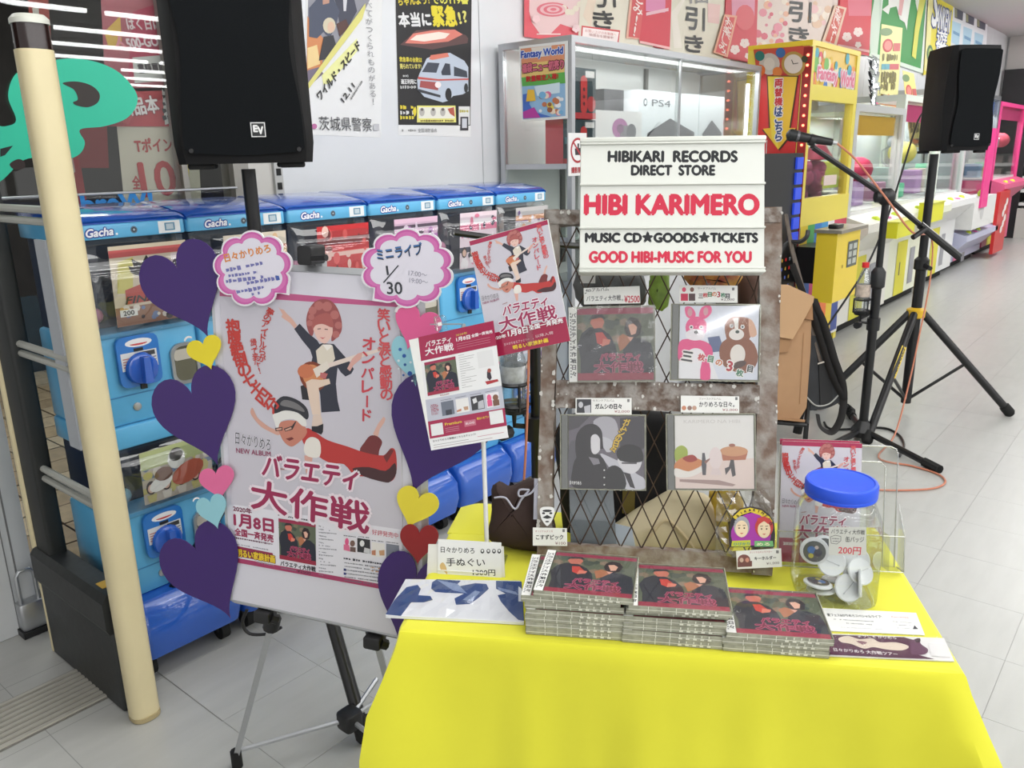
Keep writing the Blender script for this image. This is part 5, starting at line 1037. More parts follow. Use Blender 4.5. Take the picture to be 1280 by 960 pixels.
# ---- paper hearts
def heart_pts(N, T, hw, n=48):
    """outline in px from notch to tip with half width"""
    ax = (T[0]-N[0], T[1]-N[1]); L = math.hypot(*ax); ux, uy = ax[0]/L, ax[1]/L; sx = hw/16.; sy = L/22.; P = []
    for k in range(n):
        t = 2*math.pi*k/n; x = 16*math.sin(t)**3; y = 13*math.cos(t)-5*math.cos(2*t)-2*math.cos(3*t)-math.cos(4*t); d = 5-y
        P.append((N[0]+ux*d*sy-uy*x*sx, N[1]+uy*d*sy+ux*x*sx))
    return P
def heart(label, N, T, hw, col, off, gloss=.4, hi=False, dots=False, name='paper_heart'):
    P = [onp(x, y, PC[3]+BN*off, BN)-PC[3] for x, y in heart_pts(N, T, hw)]; P2 = [(p.dot(BU), p.dot(BV)) for p in P]
    t = thing(name, label, 'paper heart', tuple(bp(*T, off)))
    part('cutout', MB(BF).prism(P2, off-.0016, off), mat('heart_%d_%d_%d' % col, col, gloss), t, smooth=False)
    q = PR(PC[3], BU, BV, .0002, off); cx, cy = (N[0]+T[0])/2, (N[1]+T[1])/2
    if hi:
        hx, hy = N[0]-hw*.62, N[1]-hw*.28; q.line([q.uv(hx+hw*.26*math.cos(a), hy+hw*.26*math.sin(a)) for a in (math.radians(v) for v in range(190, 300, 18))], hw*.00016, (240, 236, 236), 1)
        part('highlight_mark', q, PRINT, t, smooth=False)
    if dots:
        R = random.Random(2)
        for (x, y, r, c) in ((507, 444, 2.5, (40, 90, 170)), (500, 450, 1.6, (230, 240, 244)), (508, 455, 1.8, (40, 90, 160)), (515, 452, 1.5, (230, 240, 244)), (506, 468, 1.5, (40, 90, 160)), (514, 466, 3, (30, 80, 160)), (500, 460, 1.2, (230, 240, 244)), (517, 475, 1.3, (230, 240, 244)), (502, 436, 2.2, (60, 110, 180))): q.px(arc(x, y, r, n=10), c, 1)
        part('dots', q, PRINT, t, smooth=False)
    return t
PUR = (58, 25, 106)
heart('purple paper heart at the top left corner of the board, highest of the purple ones', (222, 337), (260, 422), 51, PUR, .006, .35)
heart('purple paper heart halfway down the left side of the board', (240, 494), (272, 582), 53, PUR, .006, .35)
heart('purple paper heart at the bottom left corner of the board', (246, 690), (288, 773), 50, PUR, .006, .35)
heart('largest purple paper heart, behind the tilted flyer', (556, 512), (515, 618), 66, PUR, .006, .3)
heart('purple paper heart at the bottom right corner of the board, behind the towel', (520, 722), (498, 808), 47, PUR, .010, .35)
heart('small yellow heart between the upper two purple hearts on the left', (254, 432), (264, 462), 22, (240, 220, 40), .009, .4, hi=True)
heart('small pink heart on the left side above the pale blue heart', (270, 594), (276, 626), 22, (232, 110, 160), .009)
heart('small pale blue heart above the lowest purple heart on the left', (263, 630), (272, 661), 19, (150, 206, 218), .012, .4, hi=True)
heart('pale blue heart with dark blue dots, half hidden by the tilted flyer', (512, 434), (520, 484), 23, (150, 206, 220), .006, dots=True)
heart('pink heart at the top right of the board, beneath the round sign', (524, 398), (509, 437), 30, (230, 96, 152), .009, hi=True)
heart('yellow heart at the right side of the board, touching the dark red heart', (523, 624), (510, 661), 27, (240, 222, 60), .010)
heart('dark red heart beside the towel price card', (524, 668), (522, 706), 24, (150, 26, 28), .013)
# ---- round pink-rimmed speech signs
def cloud(cx, cy, rx, ry, n, a0, bump=.11, s=1.0, tail=None):
    P = []
    for k in range(n):
        for j in range(8):
            t = j/8; a = math.radians(a0)+2*math.pi*(k+t)/n; r = 1-bump+bump*1.25*math.sin(math.pi*t)**.7; P.append((cx+rx*s*r*math.cos(a), cy+ry*s*r*math.sin(a)))
    if tail:
        i = min(range(len(P)), key=lambda i: (P[i][0]-tail[0])**2+(P[i][1]-tail[1])**2); P[i] = tail
        for d in (-1, 1): P[(i+d) % len(P)] = tuple((P[(i+2*d) % len(P)][k]*.85+tail[k]*.15) for k in (0, 1))
    return P
def sign(label, cx, cy, rx, ry, n, a0, tail, off, f):
    t = thing('speech_sign', label, 'sign', tuple(bp(cx, cy, off)))
    def cv(P): return [((onp(x, y, PC[3]+BN*off, BN)-PC[3]).dot(BU), (onp(x, y, PC[3]+BN*off, BN)-PC[3]).dot(BV)) for x, y in P]
    part('backing', MB(BF).prism(cv(cloud(cx, cy, rx, ry, n, a0, tail=tail)), off-.003, off), mat('sign_white', (236, 232, 238), .3), t, smooth=False)
    q = PR(PC[3]+BN*off, BU, BV, .0002)
    tl = (cx+(tail[0]-cx)*.93, cy+(tail[1]-cy)*.93)
    q.px(cloud(cx, cy, rx, ry, n, a0, s=.955, tail=tl), (206, 92, 168), 1); q.px(cloud(cx, cy, rx, ry, n, a0, s=.90), (216, 112, 182), 2); q.px(cloud(cx, cy, rx, ry, n, a0, s=.80), (230, 226, 238), 3)
    f(q); part('print', q, mat_sign, t, smooth=False); return t
mat_sign = print_mat('printed_sign', .22, .4)
def s1(q):
    q.ptext('日々かりめろ', (281, 323), (338, 310), 10, (226, 140, 60), 5, bold=.04)
    for k, (a, b_) in enumerate((((283, 338), (331, 328)), ((286, 345), (322, 340)), ((283, 352), (330, 346)), ((309, 354), (349, 347)), ((296, 365), (330, 359)), ((315, 368), (340, 363)))): q.squiggle(a, b_, 5 if k != 1 else 4, (112, 112, 178), 5, seed=k, dens=.9)
    q.squiggle((340, 349), (351, 346), 6, (60, 90, 170), 5)
def s2(q):
    q.ptext('ミニライブ', (471, 318), (528, 310), 15, (60, 110, 170), 5, bold=.03); q.ptext('ミニライブ', (472, 319.5), (528, 311.5), 14, (40, 44, 60), 6, bold=.004)
    q.ptext('1', (483.5, 338), (485.5, 337.8), 11, (40, 44, 54), 6, bold=.03); q.pline([(498, 332), (480, 353)], 1.5, (40, 44, 54), 6); q.ptext('30', (484, 360), (503, 360), 15, (40, 44, 54), 6, bold=.02)
    q.ptext('17:00〜', (511, 341), (534, 344), 6, (150, 150, 166), 5); q.ptext('19:00〜', (512, 350), (535, 353), 6, (150, 150, 166), 5)
sign('round white sign with a pink scalloped rim and orange heading, top left of the board', 316, 336, 49, 47, 9, 8, (361, 369), .012, s1)
sign('larger round pink-rimmed sign announcing 1/30, top right of the board', 509, 335, 58, 49, 10, 0, (465, 376), .012, s2)
# flyers printed with the same picture
def flyer(label, pts, width, seed=0, solid=True):
    c = para(pts, width); u = (c[2]-c[3]).normalized(); v = c[0]-c[3]; v = (v-u*v.dot(u)).normalized(); n = u.cross(v)
    return c, u, v, n
# ================================================================ TABLE AND WHAT STANDS ON IT
TZ = .73
TFL = onz(510, 778, TZ); e1 = (onz(1190, 828, TZ)-TFL).normalized(); e2 = V(-e1.y, e1.x, 0); TW, TD = .762, .412
TM = frame(TFL, e1, e2, (0, 0, 1))                       # table space: x along the front edge, y to the back, z up from the top
TA = math.atan2(e1.y, e1.x)
def T(u, v, z=0.0): return TFL+e1*u+e2*v+V(0, 0, z)
def tuv(x, y, z=0.0): q = onz(x, y, TZ+z)-TFL; return q.dot(e1), q.dot(e2)
YC = mat('yellow_cloth', (230, 226, 46), .75, noise=.04, nscale=5)
nt = YC.node_tree; bb = nt.nodes['Principled BSDF']; bb.inputs['Sheen Weight'].default_value = .2
tb = thing('display_table', 'small folding table under the bright yellow cloth', 'table', tuple(T(TW/2, TD/2, -TZ)))
part('table_top', MB(TM).rbox(.012, TW-.012, .012, TD-.012, -.035, -.004, .01), mat('table_white', (220, 220, 216), .4), tb)
for u in (.05, TW-.05):
    for v in (.05, TD-.05): part('leg', MB(TM).tube([(u, v, -.035), (u, v, -TZ)], .0125, 8), STEEL, tb)
# cloth: top sheet and hanging sides with soft folds
def cloth():
    b = MB(TM); N = []
    u0, u1, v0, v1 = -.006, TW+.004, -.022, TD+.004; r = .012
    def ring(off, z, k):
        P = []; nu, nv = 56, 26
        for side, n in ((0, nu), (1, nv), (2, nu), (3, nv)):
            for i in range(n):
                t = i/n
                if side == 0: x, y, nx, ny = u0+(u1-u0)*t, v0, 0, -1
                elif side == 1: x, y, nx, ny = u1, v0+(v1-v0)*t, 1, 0
                elif side == 2: x, y, nx, ny = u1+(u0-u1)*t, v1, 0, 1
                else: x, y, nx, ny = u0, v1+(v0-v1)*t, -1, 0
                e = min(t, 1-t)*((u1-u0) if side % 2 == 0 else (v1-v0)); c = math.exp(-(e/.045)**2)   # nearness to a corner
                w = k*(.005*math.sin(x*17+1.3)+.003*math.sin(x*39+.4)+.002*math.sin(x*77)+.012*math.sin(y*24)+.006*math.sin(y*60))
                o = off+w+c*k*(.03 if x < .3 else .055)
                px_, py_ = x+nx*o, y+ny*o
                # push corner points outward on the other axis as well
                dx = (1 if x > (u0+u1)/2 else -1); dy = (1 if y > (v0+v1)/2 else -1)
                if side % 2 == 0: px_ += dx*c*k*.06
                else: py_ += dy*c*k*.045
                P.append((px_, py_, z+k*c*.004))
        return P
    secs = [ring(-.004, .0006, 0), ring(.002, -.001, 0), ring(.0055, -.006, .0), ring(.008, -.03, .12), ring(.014, -.08, .45), ring(.02, -.13, .8), ring(.026, -.20, 1.0), ring(.03, -.30, 1.1), ring(.034, -.42, 1.2), ring(.038, -.55, 1.3)]
    b.loft(secs, cap=False)
    n = len(secs[0]); b.f.append(tuple(range(n))); return b
cl = solo('tablecloth', cloth(), YC, 'bright yellow cloth draped over the display table', 'tablecloth')
# the cloth's back left end bunches up a little
b = MB(TM); secs = []
for i in range(9):
    u = -.012+i*.012; z = .016*math.sin(math.pi*i/8)**1.0
    secs.append([(u, .30, .001), (u, .40, .001+z), (u, TD+.002, .001+z*.7), (u, TD+.002, -.01), (u, .30, -.002)])
part('cloth_fold', b.loft(secs), YC, cl)

# ---- compact discs
CDW, CDH, CDT = .142, .125, .0104
CASE = glass('disc_case', (254, 254, 253), .07, .05, .02); TRAY = mat('disc_tray', (44, 44, 48), .3); INLAY = mat('inlay_grey', (150, 150, 140), .5)
CASEEDGE = mat('case_edge', (168, 168, 148), .12, spec=.9, noise=.25, nscale=90); HAZE = glass('shrink_wrap', (254, 254, 254), .07, .12, .01)
COVER_Q = [(0, 0), (1, 0), (1, 1), (0, 1)]
def case_parts(t, art, obi=True):
    """a jewel case in its own space: x 0..CDW (spine at left), y 0..CDH, z 0..CDT, face up"""
    w, h, d = CDW, CDH, CDT
    b = MB().rbox(0, w, 0, h, 0, d*.46, .0015, .0006); part('case_base', b, CASEEDGE, t, local=True)
    part('spine_tray', MB().box(.003, .0125, .001, h-.001, d*.3, d*.93), mat('spine_grey', (120, 122, 120), .3), t, local=True, smooth=False)
    part('booklet', MB().box(.0145, w-.003, .003, h-.003, d*.46, d*.84), PAPER, t, local=True, smooth=False)
    q = PR((.0145, .003, d*.84), (1, 0, 0), (0, 1, 0), .00003); q.xf = None; art(q, w-.0175, h-.006); part('booklet_print', q, PRINT, t, local=True, smooth=False)
    lid = part('case_lid', MB().box(.0, w, 0, .0012, d*.5, d).box(0, w, h-.0012, h, d*.5, d).box(w-.0012, w, 0, h, d*.5, d).box(0, .0012, 0, h, d*.5, d), CASEEDGE, t, local=True, smooth=False)
    part('lid_window', MB().quad((.0012, .0012, d), (w-.0012, .0012, d), (w-.0012, h-.0012, d), (.0012, h-.0012, d)), CASE, lid, local=True, smooth=False)
    # moulded ribs on the long edges
    b = MB()
    for x in (.028, .046, .066): b.box(x, x+.001, -.0006, .001, d*.08, d*.42).box(x, x+.001, -.0006, .001, d*.55, d*.96)
    for x in (.078, .088, .098, .108, .118): b.box(x, x+.005, -.0008, .001, d*.22, d*.5).box(x+.001, x+.0025, -.0008, .001, d*.6, d*.9)
    b.box(0, w, -.0004, .001, d*.44, d*.50)
    part('edge_ribs', b, mat('edge_rib', (222, 222, 206), .2), lid, local=True, smooth=False)
    if obi:
        part('obi_strip', MB().box(.0004, .0135, .0006, h-.0006, d, d+.0003), PAPER, t, local=True, smooth=False)
        q = PR((0, 0, d+.0004), (1, 0, 0), (0, 1, 0), .00006)
        for i, ch in enumerate('バラエティ大作戦日々'): q.char(ch, (.0085, h-.014-i*.0108), .0078, 0, (50, 50, 58), 1, bold=.03)
        for i in range(22): q.rect(.0025, h-.01-i*.005, .0045, h-.0125-i*.005, (120, 120, 126), 1)
        part('obi_print', q, PRINT, t, local=True, smooth=False)
def art_album(q, w, h):
    q.xf = lambda x, y: (x*w/100., (100-y)*h/100.)
    mini_cover(q, [(0, 0), (100, 0), (100, 100), (0, 100)], 1)
def quad_map(q, w, h, x0, y0, x1, y1): q.xf = lambda x, y: ((x-x0)/(x1-x0)*w, (y1-y)/(y1-y0)*h)
disc = thing('compact_disc', 'x', 'compact disc', (0, 0, 0)); case_parts(disc, art_album)
stackdefs = [('left', .180, -.010, 7, .0), ('middle', .320, -.012, 6, 0.0), ('right', .457, -.014, 3, 0.0)]
ORD = {0: 'lowest', 1: 'second from the bottom', 2: 'third from the bottom', 3: 'fourth from the bottom', 4: 'fifth from the bottom', 5: 'sixth from the bottom', 6: 'topmost'}
R = random.Random(11); first = True
for nm, u, v, n, _ in stackdefs:
    for i in range(n):
        top = i == n-1
        lab = 'compact disc case, %s of the %s of the three stacks' % ('topmost' if top else ORD[i], nm)
        du, dv, a = R.uniform(-.0015, .0015), R.uniform(-.0015, .0015), R.uniform(-.008, .008)
        if nm == 'left' and top: du, dv, a = .012, -.002, -.05
        if nm == 'left' and i == n-2: du, dv, a = -.006, 0.0, .01
        if nm == 'middle' and top: du, dv, a = .006, -.006, .0
        if nm == 'middle' and i == n-2: du, dv, a = .003, .004, .02
        if nm == 'right' and top: du, dv, a = .004, -.004, .0
        M = TM @ Matrix.Translation(V(u+du, v+dv, .0012+i*(CDT+.0002))) @ Matrix.Rotation(a, 4, 'Z')
        if first: disc.matrix_world = M; RM[disc.name] = M; disc['label'] = lab; disc['group'] = 'stacked album cases on the table'; first = False
        else: dup(disc, M, lab, 'stacked album cases on the table')

# ---- rusty iron lattice leaning on the table
LEAN = math.radians(15); RU = e1; RV = (e2*math.sin(LEAN)+V(0, 0, 1)*math.cos(LEAN)); RN = RU.cross(RV).normalized()   # RN points to the viewer
RO = T(.165, .202, .006)
RO = RO+RN*0
RF = frame(RO, RU, RV, RN)
def rp(x, y, off=0.0): q = onp(x, y, RO+RN*off, RN)-RO; return q.dot(RU), q.dot(RV)
RUST = mat('rusty_paint', (160, 153, 145), .75, nscale=34, c2=(120, 99, 86), bump=.5); RUST2 = mat('rusty_paint_dark', (160, 154, 148), .75, nscale=60, c2=(104, 86, 75), bump=.6)
WIRE = mat('wire_rust', (84, 66, 54), .6, .3, noise=.3, nscale=60)
rk = thing('lattice_rack', 'rusty iron frame with diamond mesh leaning back on the yellow table', 'rack', tuple(T(.36, .2, 0)))
tl, tr, bl, br = rp(676, 261), rp(971, 259), rp(675, 700), rp(973, 708)
uL0, uL1 = rp(676, 480)[0], rp(694, 480)[0]; uR0, uR1 = rp(946, 480)[0], rp(972, 480)[0]
vT1, vT0 = rp(700, 262)[1], rp(700, 281)[1]; vM1, vM0 = rp(820, 478)[1], rp(820, 513)[1]; vB1, vB0 = rp(820, 686)[1], rp(820, 708)[1]
def chip(b, x0, x1, y0, y1, z0, z1, seed, ax):   # flat bar with slightly eaten edges
    R = random.Random(seed); n = 26; secs = []
    for i in range(n+1):
        t = i/n; j = lambda: R.uniform(-.0012, .0012)
        if ax == 1: y = y0+(y1-y0)*t; secs.append([(x0+j(), y, z0), (x1+j(), y, z0), (x1+j(), y, z1), (x0+j(), y, z1)])
        else: x = x0+(x1-x0)*t; secs.append([(x, y0+j(), z0), (x, y1+j(), z0), (x, y1+j(), z1), (x, y0+j(), z1)])
    return b.loft(secs)
part('upright', chip(MB(RF), uL0, uL1, -.0, vT1, -.022, .004, 1, 1), RUST, rk, smooth=False)
part('upright', chip(MB(RF), uR0, uR1, -.0, vT1, -.022, .004, 2, 1), RUST, rk, smooth=False)
part('top_bar', chip(MB(RF), uL0+.002, uR1-.002, vT0, vT1-.002, -.02, .006, 3, 0), RUST2, rk, smooth=False)
part('middle_bar', chip(MB(RF), uL1+.002, uR0+.004, vM0, vM1, -.014, .007, 4, 0), RUST2, rk, smooth=False)
part('bottom_bar', chip(MB(RF), uL1, uR0+.002, vB0, vB1, -.016, .004, 5, 0), RUST, rk, smooth=False)
R = random.Random(6); b = MB(RF)
for k in range(110):   # flakes of white paint standing proud
    s = R.choice((0, 1, 2, 2, 3)); r = R.uniform(.0012, .0045)
    x, y = ((R.choice((uL0+.002, uL1-.002)), R.uniform(0, vT1)), (R.choice((uR0+.002, uR1-.002, uR1-.001)), R.uniform(0, vT1)), (R.uniform(uL1, uR0), R.choice((vM1-.003, vM0+.003, (vM0+vM1)/2))), (R.uniform(uL1, uR0), vT1-.006))[s]
    P = [(x+r*R.uniform(.5, 1)*math.cos(a), y+1.4*r*R.uniform(.5, 1)*math.sin(a)) for a in (0, 1.2, 2.5, 3.8, 5)]; b.prism(P, .0062, .0078)
part('paint_flakes', b, mat('paint_flake', (214, 212, 206), .7), rk, kind='stuff', smooth=False)
pu, pv = .0343, .0715; nzig = int((uR0-uL1)/(pu/2))+1
for k in range(nzig):
    x0 = uL1-.004+k*pu/2+pu/4; 
    if x0 > uR0+.004: break
    pts = []; m = int((vT0-vB1)/(pv/2))+1
    for i in range(m+1):
        y = vB1-.002+i*pv/2
        if y > vT0+.004: break
        pts.append((min(max(x0+(pu/4)*(-1)**(i+k), uL1-.001), uR0+.001), y, -.004+(.0012 if k % 2 else -.0012)))
    part('mesh_wire', MB(RF).tube(pts, .0012, 4), WIRE, rk, smooth=False)
# ---- letter board sign
SO = dp(724, 340, 1.285); SU = (dp(956, 340, 1.262)-SO).normalized(); SVv = dp(726, 171, 1.292)-SO; SVv = (SVv-SU*SVv.dot(SU)).normalized(); SNn = SU.cross(SVv)
SF = frame(SO, SU, SVv, SNn)
def sp(x, y): q = onp(x, y, SO, SNn)-SO; return q.dot(SU), q.dot(SVv)
SW_, SH_ = sp(956.5, 256)[0], sp(840, 171)[1]
sb = thing('letter_board', 'white letter board reading HIBI KARIMERO on top of the rusty frame', 'sign', tuple(SO))
part('body', MB(SF).rbox(0, SW_, 0, SH_, -.026, -.004, .006, .002), mat('sign_body', (216, 218, 210), .4), sb)
ridge = [sp(840, y)[1] for y in (178.5, 230, 284.5, 335)]
for i, (a, b_) in enumerate(((ridge[1]+.0015, ridge[0]-.001), (ridge[2]+.0015, ridge[1]-.0015), (ridge[3]+.001, ridge[2]-.0015))):
    part('letter_panel', MB(SF).box(.001, SW_-.001, a, b_, -.004, -.0015), mat('sign_face', (220, 222, 215), .4), sb, smooth=False)
for y in ridge: part('ledge', MB(SF).rbox(-.0005, SW_+.0005, y-.0016, y+.0016, -.004, .0025, .001, .0006), MATS['sign_body'], sb)
part('top_rail', MB(SF).rbox(-.001, SW_+.001, ridge[0]+.002, SH_, -.028, .003, .003, .001), MATS['sign_body'], sb); part('bottom_rail', MB(SF).rbox(-.001, SW_+.001, -.001, ridge[3]-.002, -.028, .003, .003, .001), MATS['sign_body'], sb)
q = PR(SO, SU, SVv, .0001, -.0015); DK, RD = (30, 32, 36), (204, 40, 70)
for s_, x0, x1, y, h, c in (('HIBIKARI  RECORDS', 760.5, 921.5, 195.2, 13.2, DK), ('DIRECT  STORE', 789.5, 893.5, 212.5, 12, DK), ('HIBI KARIMERO', 731.5, 948, 255.5, 24, RD), ('MUSIC CD★GOODS★TICKETS', 732, 947, 296, 13.2, DK), ('GOOD HIBI-MUSIC FOR YOU', 737, 939, 321, 13.4, RD)):
    q.ptext(s_, (x0, y), (x1, y), h, c, 2, bold=.075, res=5); part('lettering', q, print_mat('letter_tiles', .7), sb, smooth=False); q = PR(SO, SU, SVv, .0001, -.0015)
# ---- price cards and discs clipped to the lattice
def rack_card(label, pts, f, name='price_card', off=.012, tilt=0):
    q = PR(RO+RN*off, RU, RV, .00012); P = [q.uv(*p) for p in pts]
    t = thing(name, label, 'price card', tuple(onp(sum(p[0] for p in pts)/4, max(p[1] for p in pts), RO+RN*off, RN)))
    part('card', MB(frame(RO, RU, RV, RN)).prism(P, off-.0016, off), PAPER, t, smooth=False); f(q)
    part('clip', MB(RF).box(sum(p[0] for p in P)/4-.004, sum(p[0] for p in P)/4+.004, P[0][1]-.006, P[0][1]+.004, -.004, off-.0016), CLEAR, t, smooth=False)
    part('print', q, PRINT, t, smooth=False); return t
def c1(q):
    q.ptext('4thアルバム', (732, 363), (761, 361), 4.5, (50, 50, 56), 1, bold=.01); q.ptext('バラエティ大作戦', (733, 373.5), (776, 372), 7, (44, 44, 50), 1, bold=.01); q.pline([(731, 367), (733, 366)], .8, (44, 44, 50), 1); q.ptext('。', (777, 375), (779, 375), 2.4, (44, 44, 50), 1)
    q.ptext('¥2500', (780.5, 374), (799.5, 373.5), 8.5, (200, 44, 70), 1, bold=.02)
rack_card('handwritten price card with red figures above the shrink-wrapped album', [(729.5, 360), (799.5, 357.5), (800.5, 379), (730, 380.5)], c1)
def c2(q):
    q.px(arc(855, 362, 2.6, 3, n=9), (226, 90, 120), 1); q.px(arc(865, 362, 2.6, 3, n=9), (130, 90, 80), 1); q.px([(851, 367), (860, 367), (860, 376), (851, 376)], (206, 60, 90), 1); q.px([(861, 367), (869, 367), (869, 376), (861, 376)], (90, 70, 70), 1)
    q.ptext('サードアルバム', (872, 360.5), (895, 360.5), 2.8, (90, 80, 80), 1); cs = ((60, 60, 60), (200, 60, 70), (60, 130, 90), (206, 110, 50), (180, 40, 60), (70, 130, 100), (60, 60, 64))
    for i, ch in enumerate('三枚目の3枚目'): q.char(ch, q.uv(876+i*5.6, 370-2.2*math.sin(math.pi*i/6)), .0075 if ch != '3' else .009, 0, cs[i], 1, bold=.04)
    q.ptext('¥2,000', (901, 374.5), (918, 374.5), 3.4, (80, 60, 66), 1); q.rect(*q.uv(915, 363), *q.uv(918, 359.5), (120, 120, 120), 1)
rack_card('printed price card with two small mascots above the animal costume album', [(849, 356.5), (922, 357), (922, 378.5), (849, 378)], c2)
def c3(q):
    q.px([(721, 499), (739, 499), (739, 516), (721, 516)], (70, 70, 74), 1); q.px(arc(726, 506, 3, 4, n=9), (200, 200, 204), 2); q.px([(730, 508), (738, 506), (738, 516), (731, 516)], (190, 190, 196), 2)
    q.ptext('セカンドアルバム', (741, 500.6), (768, 500.6), 2.8, (90, 80, 80), 1); q.ptext('ガムシの日々', (744, 508), (777, 508), 6.5, (50, 50, 54), 1, bold=.04); q.ptext('¥2,000', (768, 514.5), (787, 514.5), 3.4, (150, 60, 70), 1); q.rect(*q.uv(784, 502.5), *q.uv(787, 499), (120, 120, 120), 1)
rack_card('printed price card above the black and white album', [(719.5, 497.5), (789.5, 497.5), (789.5, 518.5), (719.5, 518)], c3)
def c4(q):
    for x, c in ((855, (206, 140, 110)), (862, (150, 120, 110)), (868, (196, 160, 140))): q.px(arc(x, 510, 3, 3, n=8), c, 1)
    q.ptext('ファーストアルバム', (874, 498.6), (901, 498.6), 2.8, (90, 80, 80), 1); q.ptext('かりめろな日々。', (874, 505.5), (918, 505.5), 6.5, (50, 50, 54), 1, bold=.02); q.ptext('¥2,000', (903, 512.5), (922, 512.5), 3.4, (150, 60, 70), 1); q.rect(*q.uv(919, 500), *q.uv(922, 496.5), (120, 120, 120), 1)
rack_card('printed price card above the white breakfast-table album', [(851, 494.5), (924, 495.5), (924, 516.5), (851, 515.5)], c4)
def c5(q):
    q.ptext('オリジナルグッズ', (669, 664), (691, 664), 2.8, (170, 60, 70), 1); q.ptext('こすずピック', (670, 671.5), (704, 671.5), 6, (44, 44, 50), 1, bold=.03); q.ptext('¥100', (694, 679), (707, 679), 3.6, (130, 80, 84), 1); q.rect(*q.uv(703, 665), *q.uv(706, 661.5), (120, 120, 120), 1)
rack_card('small white price card under the guitar pick', [(666, 659.5), (708.5, 660.5), (709, 682.5), (666, 682)], c5, off=.018)
def c6(q):
    q.px(arc(930, 700, 8, 7, 0, 360, 14), (130, 80, 76), 1); q.px([(922, 702), (940, 701), (940, 708), (922, 709)], (120, 76, 72), 1); q.px(arc(927, 700, 2.6, 3, n=8), (210, 180, 160), 2); q.px(arc(934, 700, 2.6, 3, n=8), (214, 150, 130), 2)
    q.ptext('オリジナルキャラクター', (937, 690.6), (965, 689.6), 2.8, (180, 60, 80), 1); q.ptext('キーホルダー', (943, 698.2), (970, 696.8), 4.6, (44, 44, 50), 1, bold=.03); q.ptext('¥1,000', (958, 704.6), (974, 703.6), 3.4, (90, 70, 76), 1); q.rect(*q.uv(970, 691.5), *q.uv(973.5, 688), (120, 120, 120), 1)
rack_card('small white price card under the key holder badge', [(920, 689), (976.5, 685.5), (977.5, 708.5), (921.5, 711.5)], c6, off=.03)
def pick_outline(x, y, w, h): return cr([(x-w*.46, y-h*.32), (x-w*.28, y-h*.48), (x+w*.28, y-h*.48), (x+w*.46, y-h*.32), (x+w*.36, y+h*.12), (x+w*.08, y+h*.46), (x-w*.08, y+h*.46), (x-w*.36, y+h*.12)], 4)
q = PR(RO+RN*.02, RU, RV, .0001)
t = thing('guitar_pick', 'white guitar pick printed with a black face', 'guitar pick', tuple(onp(684, 656, RO+RN*.02, RN)))
part('pick', MB(RF).prism([q.uv(*p) for p in pick_outline(684, 645.5, 20, 24)], .0185, .02), mat('pick_white', (238, 238, 238), .25), t)
for P in (arc(684, 638.5, 6, 1.6, n=10), arc(679.5, 641.5, 2, 1.4, n=8), arc(688.5, 641.5, 2, 1.4, n=8), [(678, 647), (684, 643.5), (690, 647), (684, 648.5)], arc(684, 652, 2.6, 1.0, n=8)): q.px(P, (50, 50, 52), 1)
part('print', q, PRINT, t, smooth=False)
def wall_disc(label, pts, art, obi, off=.014):
    q = PR(RO+RN*off, RU, RV); c = [V(*q.uv(*p), 0) for p in pts]; m = (c[0]+c[1]+c[2]+c[3])/4; d = ((c[1]-c[0])+(c[2]-c[3])).normalized(); a = math.atan2(d.y, d.x)
    w = ((c[1]-c[0]).length+(c[2]-c[3]).length)/2; h = ((c[0]-c[3]).length+(c[1]-c[2]).length)/2
    M = RF @ Matrix.Translation(V(m.x, m.y, .0065)) @ Matrix.Rotation(a, 4, 'Z') @ Matrix.Translation(V(-CDW/2, -CDH/2, 0))
    t = thing('compact_disc', label, 'compact disc', mtx=M); case_parts(t, art, obi); return t
WD = [((712.5, 386), (818, 383), (818, 475.5), (712, 476)), ((840, 381), (949.5, 382.5), (947.5, 475), (839, 474)), ((702, 519), (807, 519), (807, 612.5), (700, 610)), ((835.5, 519), (945, 518), (943, 612), (831, 611))]
t = wall_disc('compact disc in creased wrap with two dark-robed figures, upper left on the lattice', WD[0], art_album, True)
def wrap_creases(t):
    b = MB(); R = random.Random(3); nx, ny = 12, 10
    v = [(-.001+(CDW+.002)*i/nx, -.001+(CDH+.002)*j/ny, CDT+.0012+(R.uniform(0, .0016) if 0 < i < nx and 0 < j < ny else 0)) for j in range(ny+1) for i in range(nx+1)]
    b.add(v, [(j*(nx+1)+i, j*(nx+1)+i+1, (j+1)*(nx+1)+i+1, (j+1)*(nx+1)+i) for j in range(ny) for i in range(nx)]); part('shrink_wrap', b, HAZE, t, local=True, smooth=False)
wrap_creases(t)
